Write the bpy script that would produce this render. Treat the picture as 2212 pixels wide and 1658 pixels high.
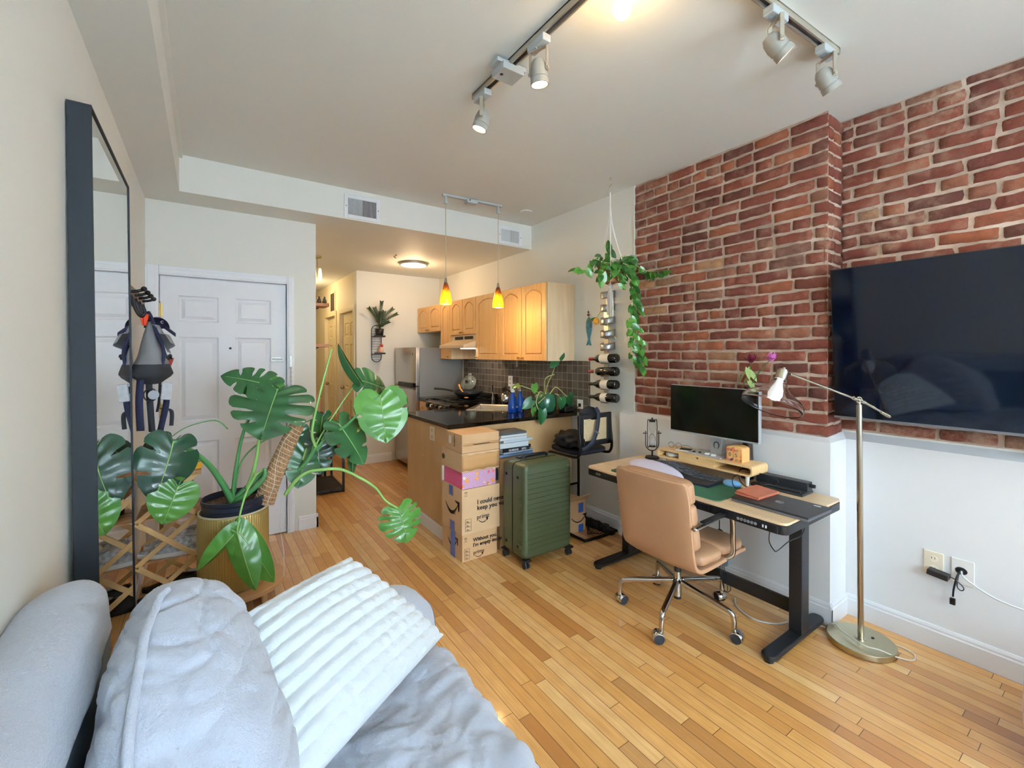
import bpy, bmesh, math, random
from mathutils import Vector, Matrix, noise
for o in list(bpy.data.objects): bpy.data.objects.remove(o)
C = bpy.context.scene.collection
S = bpy.context.scene
PI = math.pi
rnd = random.Random(7)

# ---------------------------------------------------------------- camera
cam = bpy.data.cameras.new('camera'); camo = bpy.data.objects.new('camera', cam); C.objects.link(camo)
cam.sensor_width = 36; cam.lens = 15.575; cam.shift_x = -0.00081; cam.shift_y = -0.02789
cam.clip_start = 0.05; cam.clip_end = 100
camo.location = (0, 0, 1.47)
camo.rotation_euler = (PI/2 - 0.0043, 0, -0.605803)
S.camera = camo

# ---------------------------------------------------------------- world, exposure, daylight
w = bpy.data.worlds.new('sky'); S.world = w; w.use_nodes = True
bg = w.node_tree.nodes['Background']; bg.inputs[0].default_value = (0.62, 0.8, 1.0, 1); bg.inputs[1].default_value = 1.6
S.view_settings.view_transform = 'Standard'; S.view_settings.look = 'None'
S.view_settings.exposure = 0.0; S.view_settings.gamma = 1.0; S.view_settings.use_curve_mapping = False

def area(name, loc, rot, sx, sy, power, col):
    l = bpy.data.lights.new(name, 'AREA'); l.shape = 'RECTANGLE'; l.size = sx; l.size_y = sy
    l.energy = power; l.color = col
    o = bpy.data.objects.new(name, l); C.objects.link(o); o.location = loc; o.rotation_euler = rot
    return o
# daylight entering through the two windows of the back wall (behind the camera)
area('window_daylight', (0.62, -2.12, 1.62), (PI/2+0.0, 0, 0), 1.0, 1.7, 185, (0.70, 0.87, 1.0))
area('window_daylight', (2.12, -2.12, 1.62), (PI/2+0.0, 0, 0), 1.0, 1.7, 115, (0.70, 0.87, 1.0))

def point(name, loc, power, col, r=0.04):
    l = bpy.data.lights.new(name, 'POINT'); l.energy = power; l.color = col; l.shadow_soft_size = r
    o = bpy.data.objects.new(name, l); C.objects.link(o); o.location = loc
    return o
def spot(name, loc, d, power, col, ang=60, r=0.03):
    l = bpy.data.lights.new(name, 'SPOT'); l.energy = power; l.color = col; l.spot_size = math.radians(ang); l.spot_blend = 0.6; l.shadow_soft_size = r
    o = bpy.data.objects.new(name, l); C.objects.link(o); o.location = loc
    o.rotation_euler = Vector(d).to_track_quat('-Z', 'Y').to_euler()
    return o

# ---------------------------------------------------------------- materials
def srgb(h):
    if isinstance(h, str):
        h = h.lstrip('#'); c = [int(h[i:i+2], 16)/255 for i in (0, 2, 4)]
    else: c = h
    return tuple((v/12.92 if v <= 0.04045 else ((v+0.055)/1.055)**2.4) for v in c) + (1,)
MATS = {}
class NT:
    def __init__(s, name):
        s.m = bpy.data.materials.new(name); s.m.use_nodes = True; s.t = s.m.node_tree
        s.p = s.t.nodes['Principled BSDF']
    def n(s, typ, **kw):
        nd = s.t.nodes.new(typ)
        for k, v in kw.items():
            if k.startswith('i_'):
                key = k[2:]; key = int(key) if key.isdigit() else key.replace('_', ' ')
                nd.inputs[key].default_value = v
            else: setattr(nd, k, v)
        return nd
    def l(s, a, b): s.t.links.new(a, b)
    def math(s, op, a, b=None, c=None):
        nd = s.t.nodes.new('ShaderNodeMath'); nd.operation = op
        for i, v in enumerate((a, b, c)):
            if v is None: continue
            if isinstance(v, (int, float)): nd.inputs[i].default_value = v
            else: s.l(v, nd.inputs[i])
        return nd.outputs[0]
    def mix(s, f, a, b, mode='MIX'):
        nd = s.t.nodes.new('ShaderNodeMix'); nd.data_type = 'RGBA'; nd.blend_type = mode
        for sock, v in ((nd.inputs[0], f), (nd.inputs[6], a), (nd.inputs[7], b)):
            if isinstance(v, (int, float)): sock.default_value = v
            elif isinstance(v, tuple): sock.default_value = v
            else: s.l(v, sock)
        return nd.outputs[2]
    def ramp(s, f, stops):
        nd = s.t.nodes.new('ShaderNodeValToRGB'); e = nd.color_ramp.elements
        while len(e) < len(stops): e.new(0.5)
        for i, (p, c) in enumerate(stops): e[i].position = p; e[i].color = c
        s.l(f, nd.inputs[0]); return nd.outputs[0]
    def coord(s, which='Object'):
        return s.t.nodes.new('ShaderNodeTexCoord').outputs[which]
    def noise(s, scale, detail=3, vec=None, rough=0.5):
        nd = s.n('ShaderNodeTexNoise'); nd.inputs['Scale'].default_value = scale; nd.inputs['Detail'].default_value = detail
        nd.inputs['Roughness'].default_value = rough
        s.l(vec if vec is not None else s.coord(), nd.inputs['Vector']); return nd.outputs['Fac']
    def scale(s, vec, sc):
        nd = s.n('ShaderNodeMapping'); nd.inputs['Scale'].default_value = sc; s.l(vec, nd.inputs['Vector']); return nd.outputs[0]
    def bump(s, h, strength=0.3, dist=0.01):
        nd = s.n('ShaderNodeBump'); nd.inputs['Strength'].default_value = strength; nd.inputs['Distance'].default_value = dist
        s.l(h, nd.inputs['Height']); s.l(nd.outputs[0], s.p.inputs['Normal']); return nd
    def base(s, c):
        if isinstance(c, tuple): s.p.inputs['Base Color'].default_value = c
        else: s.l(c, s.p.inputs['Base Color'])
def mat(name, col=(0.5, 0.5, 0.5), rough=0.5, metal=0.0, var=0.0, vs=8.0, bump=0.0, bs=200.0, coat=0.0, trans=0.0, ior=1.45, emit=None, es=0.0, sheen=0.0, stretch=None, sss=0.0, alpha=1.0):
    if name in MATS: return MATS[name]
    s = NT(name); p = s.p; c = srgb(col)
    p.inputs['Roughness'].default_value = rough; p.inputs['Metallic'].default_value = metal
    p.inputs['Coat Weight'].default_value = coat; p.inputs['Coat Roughness'].default_value = 0.08
    p.inputs['Transmission Weight'].default_value = trans; p.inputs['IOR'].default_value = ior
    p.inputs['Sheen Weight'].default_value = sheen; p.inputs['Alpha'].default_value = alpha
    vec = s.coord()
    if stretch: vec = s.scale(vec, stretch)
    if var > 0:
        f = s.noise(vs, 4, vec); a = tuple(max(0, x*(1-var)) for x in c[:3])+(1,); b = tuple(min(1, x*(1+var)) for x in c[:3])+(1,)
        s.base(s.ramp(f, [(0.3, a), (0.7, b)]))
    else: s.base(c)
    if bump > 0: s.bump(s.noise(bs, 3, vec), bump, 0.004)
    if emit is not None:
        p.inputs['Emission Color'].default_value = srgb(emit); p.inputs['Emission Strength'].default_value = es
    MATS[name] = s.m; return s.m

# ---------------------------------------------------------------- mesh builder
def rotm(rx=0, ry=0, rz=0):
    return Matrix.Rotation(rz, 3, 'Z') @ Matrix.Rotation(ry, 3, 'Y') @ Matrix.Rotation(rx, 3, 'X')
def frame(d):
    d = Vector(d).normalized(); a = Vector((0, 0, 1)) if abs(d.z) < 0.9 else Vector((1, 0, 0))
    x = a.cross(d).normalized(); y = d.cross(x); return x, y, d
class MB:
    def __init__(s): s.v = []; s.f = []; s.mi = []; s.cur = 0
    def add(s, vs, fs):
        b = len(s.v); s.v += [Vector(q) for q in vs]
        for f in fs: s.f.append(tuple(b+i for i in f)); s.mi.append(s.cur)
        return s
    def box(s, c, sz, R=None):
        hx, hy, hz = sz[0]/2, sz[1]/2, sz[2]/2; c = Vector(c)
        vs = [Vector((x*hx, y*hy, z*hz)) for z in (-1, 1) for y in (-1, 1) for x in (-1, 1)]
        if R is not None: vs = [R @ q for q in vs]
        return s.add([c+q for q in vs], [(0, 2, 3, 1), (4, 5, 7, 6), (0, 1, 5, 4), (2, 6, 7, 3), (0, 4, 6, 2), (1, 3, 7, 5)])
    def bx(s, a, b):
        return s.box([(a[i]+b[i])/2 for i in range(3)], [abs(b[i]-a[i]) for i in range(3)])
    def cyl(s, p0, p1, r0, r1=None, n=20, cap=True):
        r1 = r0 if r1 is None else r1; p0, p1 = Vector(p0), Vector(p1); x, y, d = frame(p1-p0); vs = []
        for p, r in ((p0, r0), (p1, r1)):
            vs += [p + x*math.cos(2*PI*i/n)*r + y*math.sin(2*PI*i/n)*r for i in range(n)]
        fs = [(i, (i+1) % n, n+(i+1) % n, n+i) for i in range(n)]
        if cap: fs += [tuple(range(n-1, -1, -1)), tuple(range(n, 2*n))]
        return s.add(vs, fs)
    def tube(s, pts, r, n=8, cap=True, closed=False):
        pts = [Vector(p) for p in pts]; m = len(pts); vs = []; px = None
        for i, p in enumerate(pts):
            if closed: d = pts[(i+1) % m]-pts[i-1]
            else: d = pts[min(i+1, m-1)]-pts[max(i-1, 0)]
            d.normalize()
            if px is None: x, y, _ = frame(d)
            else:
                x = px - d*px.dot(d)
                if x.length < 1e-5: x, _, _ = frame(d)
                x.normalize(); y = d.cross(x)
            px = x; rr = r(i/(m-1)) if callable(r) else r
            vs += [p + x*math.cos(2*PI*k/n)*rr + y*math.sin(2*PI*k/n)*rr for k in range(n)]
        fs = []
        for i in range(m if closed else m-1):
            j = (i+1) % m
            fs += [(i*n+k, i*n+(k+1) % n, j*n+(k+1) % n, j*n+k) for k in range(n)]
        if cap and not closed: fs += [tuple(range(n-1, -1, -1)), tuple(range((m-1)*n, m*n))]
        return s.add(vs, fs)
    def lathe(s, prof, c=(0, 0, 0), R=None, n=32, wob=None):
        # prof: list of (r, z)
        c = Vector(c); vs = []
        for (r, z) in prof:
            for k in range(n):
                a = 2*PI*k/n; rr = r if wob is None else r*wob(a, z)
                q = Vector((rr*math.cos(a), rr*math.sin(a), z)); vs.append(c + (R @ q if R is not None else q))
        fs = [(i*n+k, i*n+(k+1) % n, (i+1)*n+(k+1) % n, (i+1)*n+k) for i in range(len(prof)-1) for k in range(n)]
        if prof[0][0] > 1e-6 and False: pass
        return s.add(vs, fs)
    def ball(s, c, r, n=16, m=10, R=None, sc=(1, 1, 1)):
        prof = [(max(1e-5, r*math.sin(PI*i/m)), -r*math.cos(PI*i/m)) for i in range(m+1)]
        c = Vector(c); vs = []
        for (q, z) in prof:
            for k in range(n):
                p = Vector((q*math.cos(2*PI*k/n)*sc[0], q*math.sin(2*PI*k/n)*sc[1], z*sc[2])); vs.append(c+(R @ p if R is not None else p))
        return s.add(vs, [(i*n+k, i*n+(k+1) % n, (i+1)*n+(k+1) % n, (i+1)*n+k) for i in range(m) for k in range(n)])
    def prism(s, poly, o, x, y, z0, z1):
        # polygon in plane (x, y) extruded along x cross y
        o, x, y = Vector(o), Vector(x), Vector(y); z = x.cross(y).normalized(); n = len(poly)
        vs = [o+x*p+y*q+z*z0 for p, q in poly]+[o+x*p+y*q+z*z1 for p, q in poly]
        return s.add(vs, [tuple(range(n-1, -1, -1)), tuple(range(n, 2*n))]+[(i, (i+1) % n, n+(i+1) % n, n+i) for i in range(n)])
    def grid(s, fn, nu, nv, cu=False, cv=False):
        vs = [fn(i/(nu if cu else nu-1), j/(nv if cv else nv-1)) for i in range(nu) for j in range(nv)]
        fs = [(i*nv+j, ((i+1) % nu)*nv+j, ((i+1) % nu)*nv+(j+1) % nv, i*nv+(j+1) % nv) for i in range(nu if cu else nu-1) for j in range(nv if cv else nv-1)]
        return s.add(vs, fs)
    def build(s, name, m, parent=None, bevel=0, seg=2, smooth=False, sub=0, solid=0, loc=None, auto=None, merge=False):
        me = bpy.data.meshes.new(name); me.from_pydata([tuple(q) for q in s.v], [], s.f)
        ms = m if isinstance(m, (list, tuple)) else [m]
        for q in ms: me.materials.append(q)
        if len(ms) > 1: me.polygons.foreach_set('material_index', s.mi)
        if merge:
            b = bmesh.new(); b.from_mesh(me); bmesh.ops.remove_doubles(b, verts=b.verts, dist=1e-5); bmesh.ops.recalc_face_normals(b, faces=b.faces); b.to_mesh(me); b.free()
        if smooth or sub: me.polygons.foreach_set('use_smooth', [True]*len(me.polygons))
        if auto is not None:
            me.polygons.foreach_set('use_smooth', [True]*len(me.polygons))
            me.set_sharp_from_angle(angle=math.radians(auto))
        me.update()
        o = bpy.data.objects.new(name, me); C.objects.link(o)
        if parent is not None:
            o.parent = parent
            if parent.type == 'EMPTY' or True: o.matrix_parent_inverse = world_of(parent).inverted()
        if solid: q = o.modifiers.new('solid', 'SOLIDIFY'); q.thickness = solid; q.offset = 0
        if bevel:
            q = o.modifiers.new('bevel', 'BEVEL'); q.width = bevel; q.segments = seg; q.limit_method = 'ANGLE'; q.angle_limit = math.radians(40)
            if not smooth: me.polygons.foreach_set('use_smooth', [True]*len(me.polygons)); q.harden_normals = True
        if sub: q = o.modifiers.new('sub', 'SUBSURF'); q.levels = sub; q.render_levels = sub
        return o
def world_of(o):
    m = Matrix.LocRotScale(o.location, o.rotation_euler, o.scale)
    return world_of(o.parent) @ o.matrix_parent_inverse @ m if o.parent else m
def thing(name, label, cat, loc=(0, 0, 0), rz=0, group=None):
    o = bpy.data.objects.new(name, None); C.objects.link(o); o.empty_display_size = 0.1
    o.location = loc; o.rotation_euler = (0, 0, rz); o['label'] = label; o['category'] = cat
    if group: o['group'] = group
    return o
def tag(o, label, cat, group=None):
    o['label'] = label; o['category'] = cat
    if group: o['group'] = group
    return o
def struct(o): o['kind'] = 'structure'; return o
def dup(root, loc, rz=0, label=None, group=None):
    # a copy of a thing built at its own origin, with copies of its parts and sub-parts
    r = root.copy(); C.objects.link(r); r.location = loc; r.rotation_euler = (0, 0, rz)
    if label: r['label'] = label
    if group: r['group'] = group
    def rec(src, dst):
        for ch in list(src.children):
            c = ch.copy(); C.objects.link(c); c.parent = dst; c.matrix_parent_inverse = ch.matrix_parent_inverse.copy(); rec(ch, c)
    rec(root, r)
    return r
def spline(pts, n=8, closed=False):
    # Catmull-Rom through pts
    P = [Vector(p) for p in pts]; out = []; m = len(P)
    for i in range(m if closed else m-1):
        if closed: p0, p1, p2, p3 = P[i-1], P[i], P[(i+1) % m], P[(i+2) % m]
        else: p0, p1, p2, p3 = P[max(i-1, 0)], P[i], P[i+1], P[min(i+2, m-1)]
        for k in range(n):
            t = k/n; out.append(0.5*((2*p1)+(p2-p0)*t+(2*p0-5*p1+4*p2-p3)*t*t+(3*p1-p0-3*p2+p3)*t**3))
    if not closed: out.append(P[-1])
    return out
def text(name, body, size, loc, R, m, parent, depth=0.0004, align='LEFT', bold=0.0, sx=1.0):
    cu = bpy.data.curves.new(name, 'FONT'); cu.body = body; cu.size = size; cu.extrude = depth; cu.align_x = align; cu.offset = bold; cu.resolution_u = 3
    t = bpy.data.objects.new(name, cu); C.objects.link(t)
    dg = bpy.context.evaluated_depsgraph_get(); me = bpy.data.meshes.new_from_object(t.evaluated_get(dg)); bpy.data.objects.remove(t)
    mx = Matrix.Translation(Vector(loc)) @ R.to_4x4() @ Matrix.Diagonal((sx, 1, 1, 1)); me.transform(mx)
    me.materials.clear(); me.materials.append(m)
    o = bpy.data.objects.new(name, me); C.objects.link(o); o.parent = parent
    if parent is not None: o.matrix_parent_inverse = world_of(parent).inverted()
    return o
RY_ = Matrix(((1, 0, 0), (0, 0, -1), (0, 1, 0)))     # text plane facing -Y, reading along +X
RX_ = Matrix(((0, 0, -1), (-1, 0, 0), (0, 1, 0)))    # text plane facing -X, reading along -Y
# ---------------------------------------------------------------- setting: materials
XL, XR, XB, XK = -0.35, 3.02, 2.81, 2.82     # left wall, brick wall, brick pier, kitchen wall
ZC, ZS = 2.808, 2.564                         # ceiling, dropped ceiling
YB, YB2, YD, YK, YS = 1.02, 2.354, 4.04, 5.97, 3.734
YW = -1.95                                    # window wall behind the camera
def plaster(name, col, b=0.12):
    s = NT(name); c = srgb(col); v = s.coord()
    f = s.noise(1.2, 3, v); s.base(s.mix(f, tuple(x*0.97 for x in c[:3])+(1,), tuple(min(1, x*1.03) for x in c[:3])+(1,)))
    s.p.inputs['Roughness'].default_value = 0.62; s.bump(s.noise(160, 4, v), b, 0.002); MATS[name] = s.m; return s.m
M_wall = plaster('wall_paint', '#e6e6df'); M_ceil = plaster('ceiling_paint', '#e3e4de', 0.08); M_trim = mat('trim_paint', '#eef1f6', 0.35)
M_low = plaster('low_wall_paint', '#eceef0')
def floor_mat():
    s = NT('oak_floor'); g = s.t.nodes.new('ShaderNodeNewGeometry').outputs['Position']
    sp = s.n('ShaderNodeSeparateXYZ'); s.l(g, sp.inputs[0]); x, y = sp.outputs[0], sp.outputs[1]
    u = s.math('DIVIDE', x, 0.0572); row = s.math('FLOOR', u)
    wn = s.n('ShaderNodeTexWhiteNoise', noise_dimensions='1D'); s.l(row, wn.inputs['W']); off = s.math('MULTIPLY', wn.outputs['Value'], 9.0)
    wn2 = s.n('ShaderNodeTexWhiteNoise', noise_dimensions='1D'); s.l(s.math('ADD', row, 77.3), wn2.inputs['W'])
    ln = s.math('MULTIPLY_ADD', wn2.outputs['Value'], 0.5, 0.62)
    v = s.math('DIVIDE', s.math('ADD', y, off), ln); seg = s.math('FLOOR', v)
    cmb = s.n('ShaderNodeCombineXYZ'); s.l(row, cmb.inputs[0]); s.l(seg, cmb.inputs[1])
    wn3 = s.n('ShaderNodeTexWhiteNoise', noise_dimensions='2D'); s.l(cmb.outputs[0], wn3.inputs['Vector']); r = wn3.outputs['Value']
    tone = s.ramp(r, [(0.0, srgb('#a96f38')), (0.12, srgb('#c48a4c')), (0.35, srgb('#d09a58')), (0.65, srgb('#d9a565')), (0.9, srgb('#e4b97e')), (1.0, srgb('#9f6833'))])
    # grain: long streaks with a different offset for every board, plus cathedral figure
    cv = s.n('ShaderNodeCombineXYZ'); s.l(s.math('MULTIPLY_ADD', r, 37.0, s.math('MULTIPLY', x, 60.0)), cv.inputs[0]); s.l(s.math('MULTIPLY_ADD', r, 91.0, s.math('MULTIPLY', y, 2.2)), cv.inputs[1])
    gr = s.noise(1.6, 6, cv.outputs[0], 0.62)
    cv2 = s.n('ShaderNodeCombineXYZ'); s.l(s.math('MULTIPLY_ADD', r, 13.0, s.math('MULTIPLY', x, 9.0)), cv2.inputs[0]); s.l(s.math('MULTIPLY_ADD', r, 51.0, s.math('MULTIPLY', y, 1.1)), cv2.inputs[1])
    wv = s.n('ShaderNodeTexWave', wave_type='RINGS'); wv.inputs['Scale'].default_value = 2.1; wv.inputs['Distortion'].default_value = 5.0; wv.inputs['Detail'].default_value = 2
    s.l(cv2.outputs[0], wv.inputs['Vector'])
    c1 = s.mix(s.math('MULTIPLY', s.ramp(gr, [(0.35, (1, 1, 1, 1)), (0.6, (0, 0, 0, 1))]), 0.30), tone, srgb('#96602a'))
    c1 = s.mix(s.math('MULTIPLY', wv.outputs['Fac'], 0.12), c1, srgb('#a06a30'))
    fu = s.math('FRACT', u); eu = s.math('MINIMUM', fu, s.math('SUBTRACT', 1.0, fu)); ju = s.math('LESS_THAN', eu, 0.022)
    fv = s.math('FRACT', v); ev = s.math('MULTIPLY', s.math('MINIMUM', fv, s.math('SUBTRACT', 1.0, fv)), ln); jv = s.math('LESS_THAN', ev, 0.0013)
    j = s.math('MAXIMUM', ju, jv)
    s.base(s.mix(s.math('MULTIPLY', j, 0.9), c1, srgb('#4a2a0e')))
    s.p.inputs['Roughness'].default_value = 0.30; s.p.inputs['Coat Weight'].default_value = 0.35; s.p.inputs['Coat Roughness'].default_value = 0.10
    hgt = s.math('SUBTRACT', s.math('MULTIPLY', gr, 0.15), j); s.bump(hgt, 0.25, 0.0012)
    return s.m
M_floor = floor_mat()
M_mortar = NT('mortar'); 
_f = M_mortar.noise(7, 5); M_mortar.base(M_mortar.ramp(_f, [(0.3, srgb('#96806f')), (0.55, srgb('#b9a08d')), (0.75, srgb('#d3bfad'))])); M_mortar.p.inputs['Roughness'].default_value = 0.9
M_mortar.bump(M_mortar.noise(90, 5), 0.7, 0.006); M_mortar = M_mortar.m
def brick_mat():
    s = NT('brick'); g = s.t.nodes.new('ShaderNodeNewGeometry'); r = g.outputs['Random Per Island']; v = s.coord()
    tone = s.ramp(r, [(0.0, srgb('#5a291d')), (0.22, srgb('#763523')), (0.5, srgb('#843d28')), (0.72, srgb('#6e3022')), (0.86, srgb('#96502f')), (0.95, srgb('#7d5340')), (1.0, srgb('#ad7a50'))])
    f = s.noise(9, 6, v, 0.65); c = s.mix(s.math('MULTIPLY', s.ramp(f, [(0.5, (0, 0, 0, 1)), (0.72, (1, 1, 1, 1))]), 0.33), tone, srgb('#c79c7e'))
    f2 = s.noise(34, 5, v, 0.7); c = s.mix(s.math('MULTIPLY', s.ramp(f2, [(0.3, (1, 1, 1, 1)), (0.5, (0, 0, 0, 1))]), 0.5), c, srgb('#5e2a20'))
    f3 = s.noise(1.1, 4, v, 0.55); g3 = s.math('MULTIPLY', s.ramp(f3, [(0.54, (0, 0, 0, 1)), (0.66, (1, 1, 1, 1))]), s.ramp(s.noise(16, 5, v, 0.7), [(0.42, (0, 0, 0, 1)), (0.62, (1, 1, 1, 1))])); c = s.mix(s.math('MULTIPLY', g3, 0.6), c, srgb('#b8977c'))
    s.base(c); s.p.inputs['Roughness'].default_value = 0.8; s.bump(s.noise(60, 6, v, 0.75), 1.0, 0.010); return s.m
M_brick = brick_mat()

def slab(name, a, b, m, parent=None): return struct(MB().bx(a, b).build(name, m, parent))
# floor and ceilings
slab('floor', (-0.6, -2.2, -0.1), (3.4, 9.2, 0), M_floor)
slab('ceiling', (-0.5, -2.2, ZC), (3.2, YS+0.02, ZC+0.1), M_ceil)
slab('ceiling_kitchen', (-0.5, YS, ZS), (3.2, 9.2, ZC+0.1), M_ceil)
slab('ceiling_left_strip', (-0.5, -2.2, ZS), (-0.145, YS, ZC+0.05), M_ceil)
o = struct(MB().bx((-0.155, -1.95, ZC-0.022), (-0.125, YS, ZC)).build('trim_1', M_wall))
# soffit face with a lighter paint
slab('wall_soffit', (-0.145, YS-0.006, ZS-0.002), (XK, YS+0.004, ZC), M_wall)
# walls
slab('wall_left', (XL-0.12, -2.2, 0), (XL, YD+0.1, ZC), M_wall)
# entrance wall with the door opening (door X -0.274..0.541)
DX0, DX1, DZ = -0.274, 0.541, 2.03
mb = MB(); mb.bx((XL, YD, 0), (DX0-0.02, YD+0.14, ZS)); mb.bx((DX1+0.02, YD, 0), (0.767, YD+0.14, ZS)); mb.bx((DX0-0.02, YD, DZ+0.02), (DX1+0.02, YD+0.14, ZS))
struct(mb.build('wall_door', M_wall))
slab('wall_hall_left', (0.62, YD+0.14, 0), (0.767, 9.1, ZS), M_wall)
mb = MB(); mb.bx((1.631, YK, 0), (XK, YK+0.118, ZS)); struct(mb.build('wall_kitchen_end', M_wall))
# hall right wall with two door openings (6.10-6.82 and 7.05-7.81)
mb = MB(); H = ((6.085, 6.10), (6.80, 7.10), (7.78, 9.1))
for a, b in H: mb.bx((1.63, a, 0), (1.75, b, ZS))
mb.bx((1.63, 6.10, 2.05), (1.75, 6.80, ZS)); mb.bx((1.63, 7.10, 2.05), (1.75, 7.78, ZS))
M_wy = plaster('hall_paint', '#ead9b4'); struct(mb.build('wall_hall_right', M_wy))
slab('wall_hall_end', (0.6, 9.0, 0), (1.75, 9.1, ZS), M_wy)
slab('wall_kitchen_right', (XK, YB2+0.0, 0), (XK+0.12, YK+0.12, ZC), M_wall)
slab('wall_right_core', (XR+0.012, -2.2, 0.0), (XR+0.14, YB+0.3, ZC), M_wall)
# low plastered dado under the brick, with its ledge
xr, xb, yb, ye = XR-0.03, XB-0.035, YB-0.03, YB2+0.12
mb = MB(); pl = [(xr, -1.95), (xr, yb), (xb, yb), (xb, ye), (XB+0.06, ye), (XR+0.1, ye), (XR+0.1, -1.95)]
mb.prism(pl, (0, 0, 0), (1, 0, 0), (0, 1, 0), 0, 0.985)
ztop = [(xr, -1.95, 0.985), (xr, yb, 0.985), (xb, yb, 0.985), (xb, ye, 0.985), (XR+0.1, ye, 0.985), (XR+0.1, -1.95, 0.985)]
zi = [(XR+0.012, -1.95, 1.02), (XR+0.012, YB, 1.02), (XB+0.012, YB, 1.006), (XB+0.012, ye, 1.006), (XR+0.1, ye, 1.006), (XR+0.1, -1.95, 1.02)]
mb.add(ztop+zi, [(0, 1, 7, 6), (1, 2, 8, 7), (2, 3, 9, 8), (3, 4, 10, 9), (6, 7, 8, 9, 10, 11)])
struct(mb.build('wall_dado', M_low))
slab('wall_pier_core', (XB+0.012, YB+0.012, 0.9), (XR+0.1, YB2, ZC), M_mortar)
# window wall behind the camera: two tall sash windows
WX = ((0.14, 1.10), (1.64, 2.60)); WZ0, WZ1 = 0.75, 2.45
mb = MB(); mb.bx((XL-0.1, YW-0.15, 0), (3.1, YW, WZ0)); mb.bx((XL-0.1, YW-0.15, WZ1), (3.1, YW, ZC))
for a, b in ((XL-0.1, WX[0][0]), (WX[0][1], WX[1][0]), (WX[1][1], 3.1)): mb.bx((a, YW-0.15, WZ0), (b, YW, WZ1))
struct(mb.build('wall_back', M_wall))
M_glass = mat('window_glass', '#ffffff', 0.02, trans=1.0, ior=1.05)
for i, (a, b) in enumerate(WX):
    fr = MB(); t = 0.045
    for x0, x1, z0, z1 in ((a, b, WZ0, WZ0+t), (a, b, WZ1-t, WZ1), (a, a+t, WZ0, WZ1), (b-t, b, WZ0, WZ1), (a, b, (WZ0+WZ1)/2-0.02, (WZ0+WZ1)/2+0.02)):
        fr.bx((x0, YW-0.09, z0), (x1, YW-0.04, z1))
    fo = struct(fr.build('window_%d' % (i+1), M_trim, bevel=0.003)); sl = MB().bx((a-0.05, YW-0.02, WZ0-0.03), (b+0.05, YW+0.05, WZ0)); sl.build('window_sill', M_trim, fo)
    MB().bx((a+t, YW-0.068, WZ0+t), (b-t, YW-0.064, WZ1-t)).build('pane', M_glass, fo)

# brick facing: every brick a small pillowed, slightly irregular block on the mortar bed
def bricks(name, o, x, length, z0, z1, seed, start=0.0, L=0.208, Hc=0.0692, holes=()):
    r = random.Random(seed); mb = MB(); o = Vector(o); x = Vector(x); zz = Vector((0, 0, 1)); nrm = x.cross(zz).normalized(); nrm = -nrm if nrm.dot(Vector((0, 0, 0))-o) < 0 else nrm
    mb.cur = 1; mb.add([o+nrm*0.0005+zz*z0, o+x*length+nrm*0.0005+zz*z0, o+x*length+nrm*0.0005+zz*z1, o+nrm*0.0005+zz*z1], [(0, 1, 2, 3)]); mb.cur = 0
    row = 0; z = z0
    while z < z1-0.012:
        hz = min(Hc, z1-z); u = -((0.5 if row % 2 else 0.0)*L + start + r.uniform(-0.02, 0.02)); hdr = (row % 7 == 3)
        while u < length:
            bl = (L*0.5 if (hdr and r.random() < 0.75) or r.random() < 0.09 else L)*r.uniform(0.95, 1.05); a = max(u, 0)+0.0; b = min(u+bl, length); u += bl
            g = r.uniform(0.005, 0.0095); aa, bb = a+(g if a > 0 else 0.001), b-(g if b < length else 0.001)
            if bb-aa < 0.018: continue
            c0, c1 = z+r.uniform(0.005, 0.0085), z+hz-r.uniform(0.005, 0.0085); out = r.uniform(0.007, 0.0135); nx = 9 if bb-aa > 0.13 else 6; ny = 5; ph = r.uniform(0, 100); tl = r.uniform(-0.007, 0.007)
            if c1-c0 < 0.012: continue
            base = len(mb.v); vs = []
            for i in range(nx):
                for j in range(ny):
                    s, t = i/(nx-1), j/(ny-1); edge = i in (0, nx-1) or j in (0, ny-1); ss = 0.5-0.5*math.cos(PI*s) if False else s
                    if i in (1, nx-2): ss = (0.035 if i == 1 else 0.965)
                    if j in (1, ny-2): t = (0.11 if j == 1 else 0.89)
                    p = o+x*(aa+(bb-aa)*ss)+zz*(c0+(c1-c0)*t+tl*(ss-0.5))
                    n3 = noise.noise(p*38+Vector((ph, 0, 0))); n4 = noise.noise(p*24+Vector((0, ph, 0)))
                    if edge:
                        d = -0.001; p = p+x*n3*0.008*(1 if i in (0, nx-1) else 0)+zz*n4*0.007*(1 if j in (0, ny-1) else 0)
                    else: d = out+n3*0.0045
                    vs.append(p+nrm*d)
            mb.add(vs, [(i*ny+j, (i+1)*ny+j, (i+1)*ny+j+1, i*ny+j+1) for i in range(nx-1) for j in range(ny-1)])
        z += Hc; row += 1
    ob = mb.build(name, [M_brick, M_mortar], smooth=True); return struct(ob)
zt = ZC
bricks('wall_brick_pier', (XB+0.012, YB2, 0), (0, -1, 0), YB2-YB-0.0, 1.003, zt, 3)
bricks('wall_brick_pier_side', (XB+0.006, YB+0.012, 0), (1, 0, 0), XR-XB+0.006, 1.003, zt, 4, 0.1)
bricks('wall_brick_right', (XR+0.012, YB+0.01, 0), (0, -1, 0), YB+0.01+1.95, 1.03, zt, 5, 0.05, L=0.226)
slab('trim_pier_edge', (XB+0.0, YB2, 0.985), (XK+0.01, YB2+0.01, ZC), M_wall)

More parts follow.
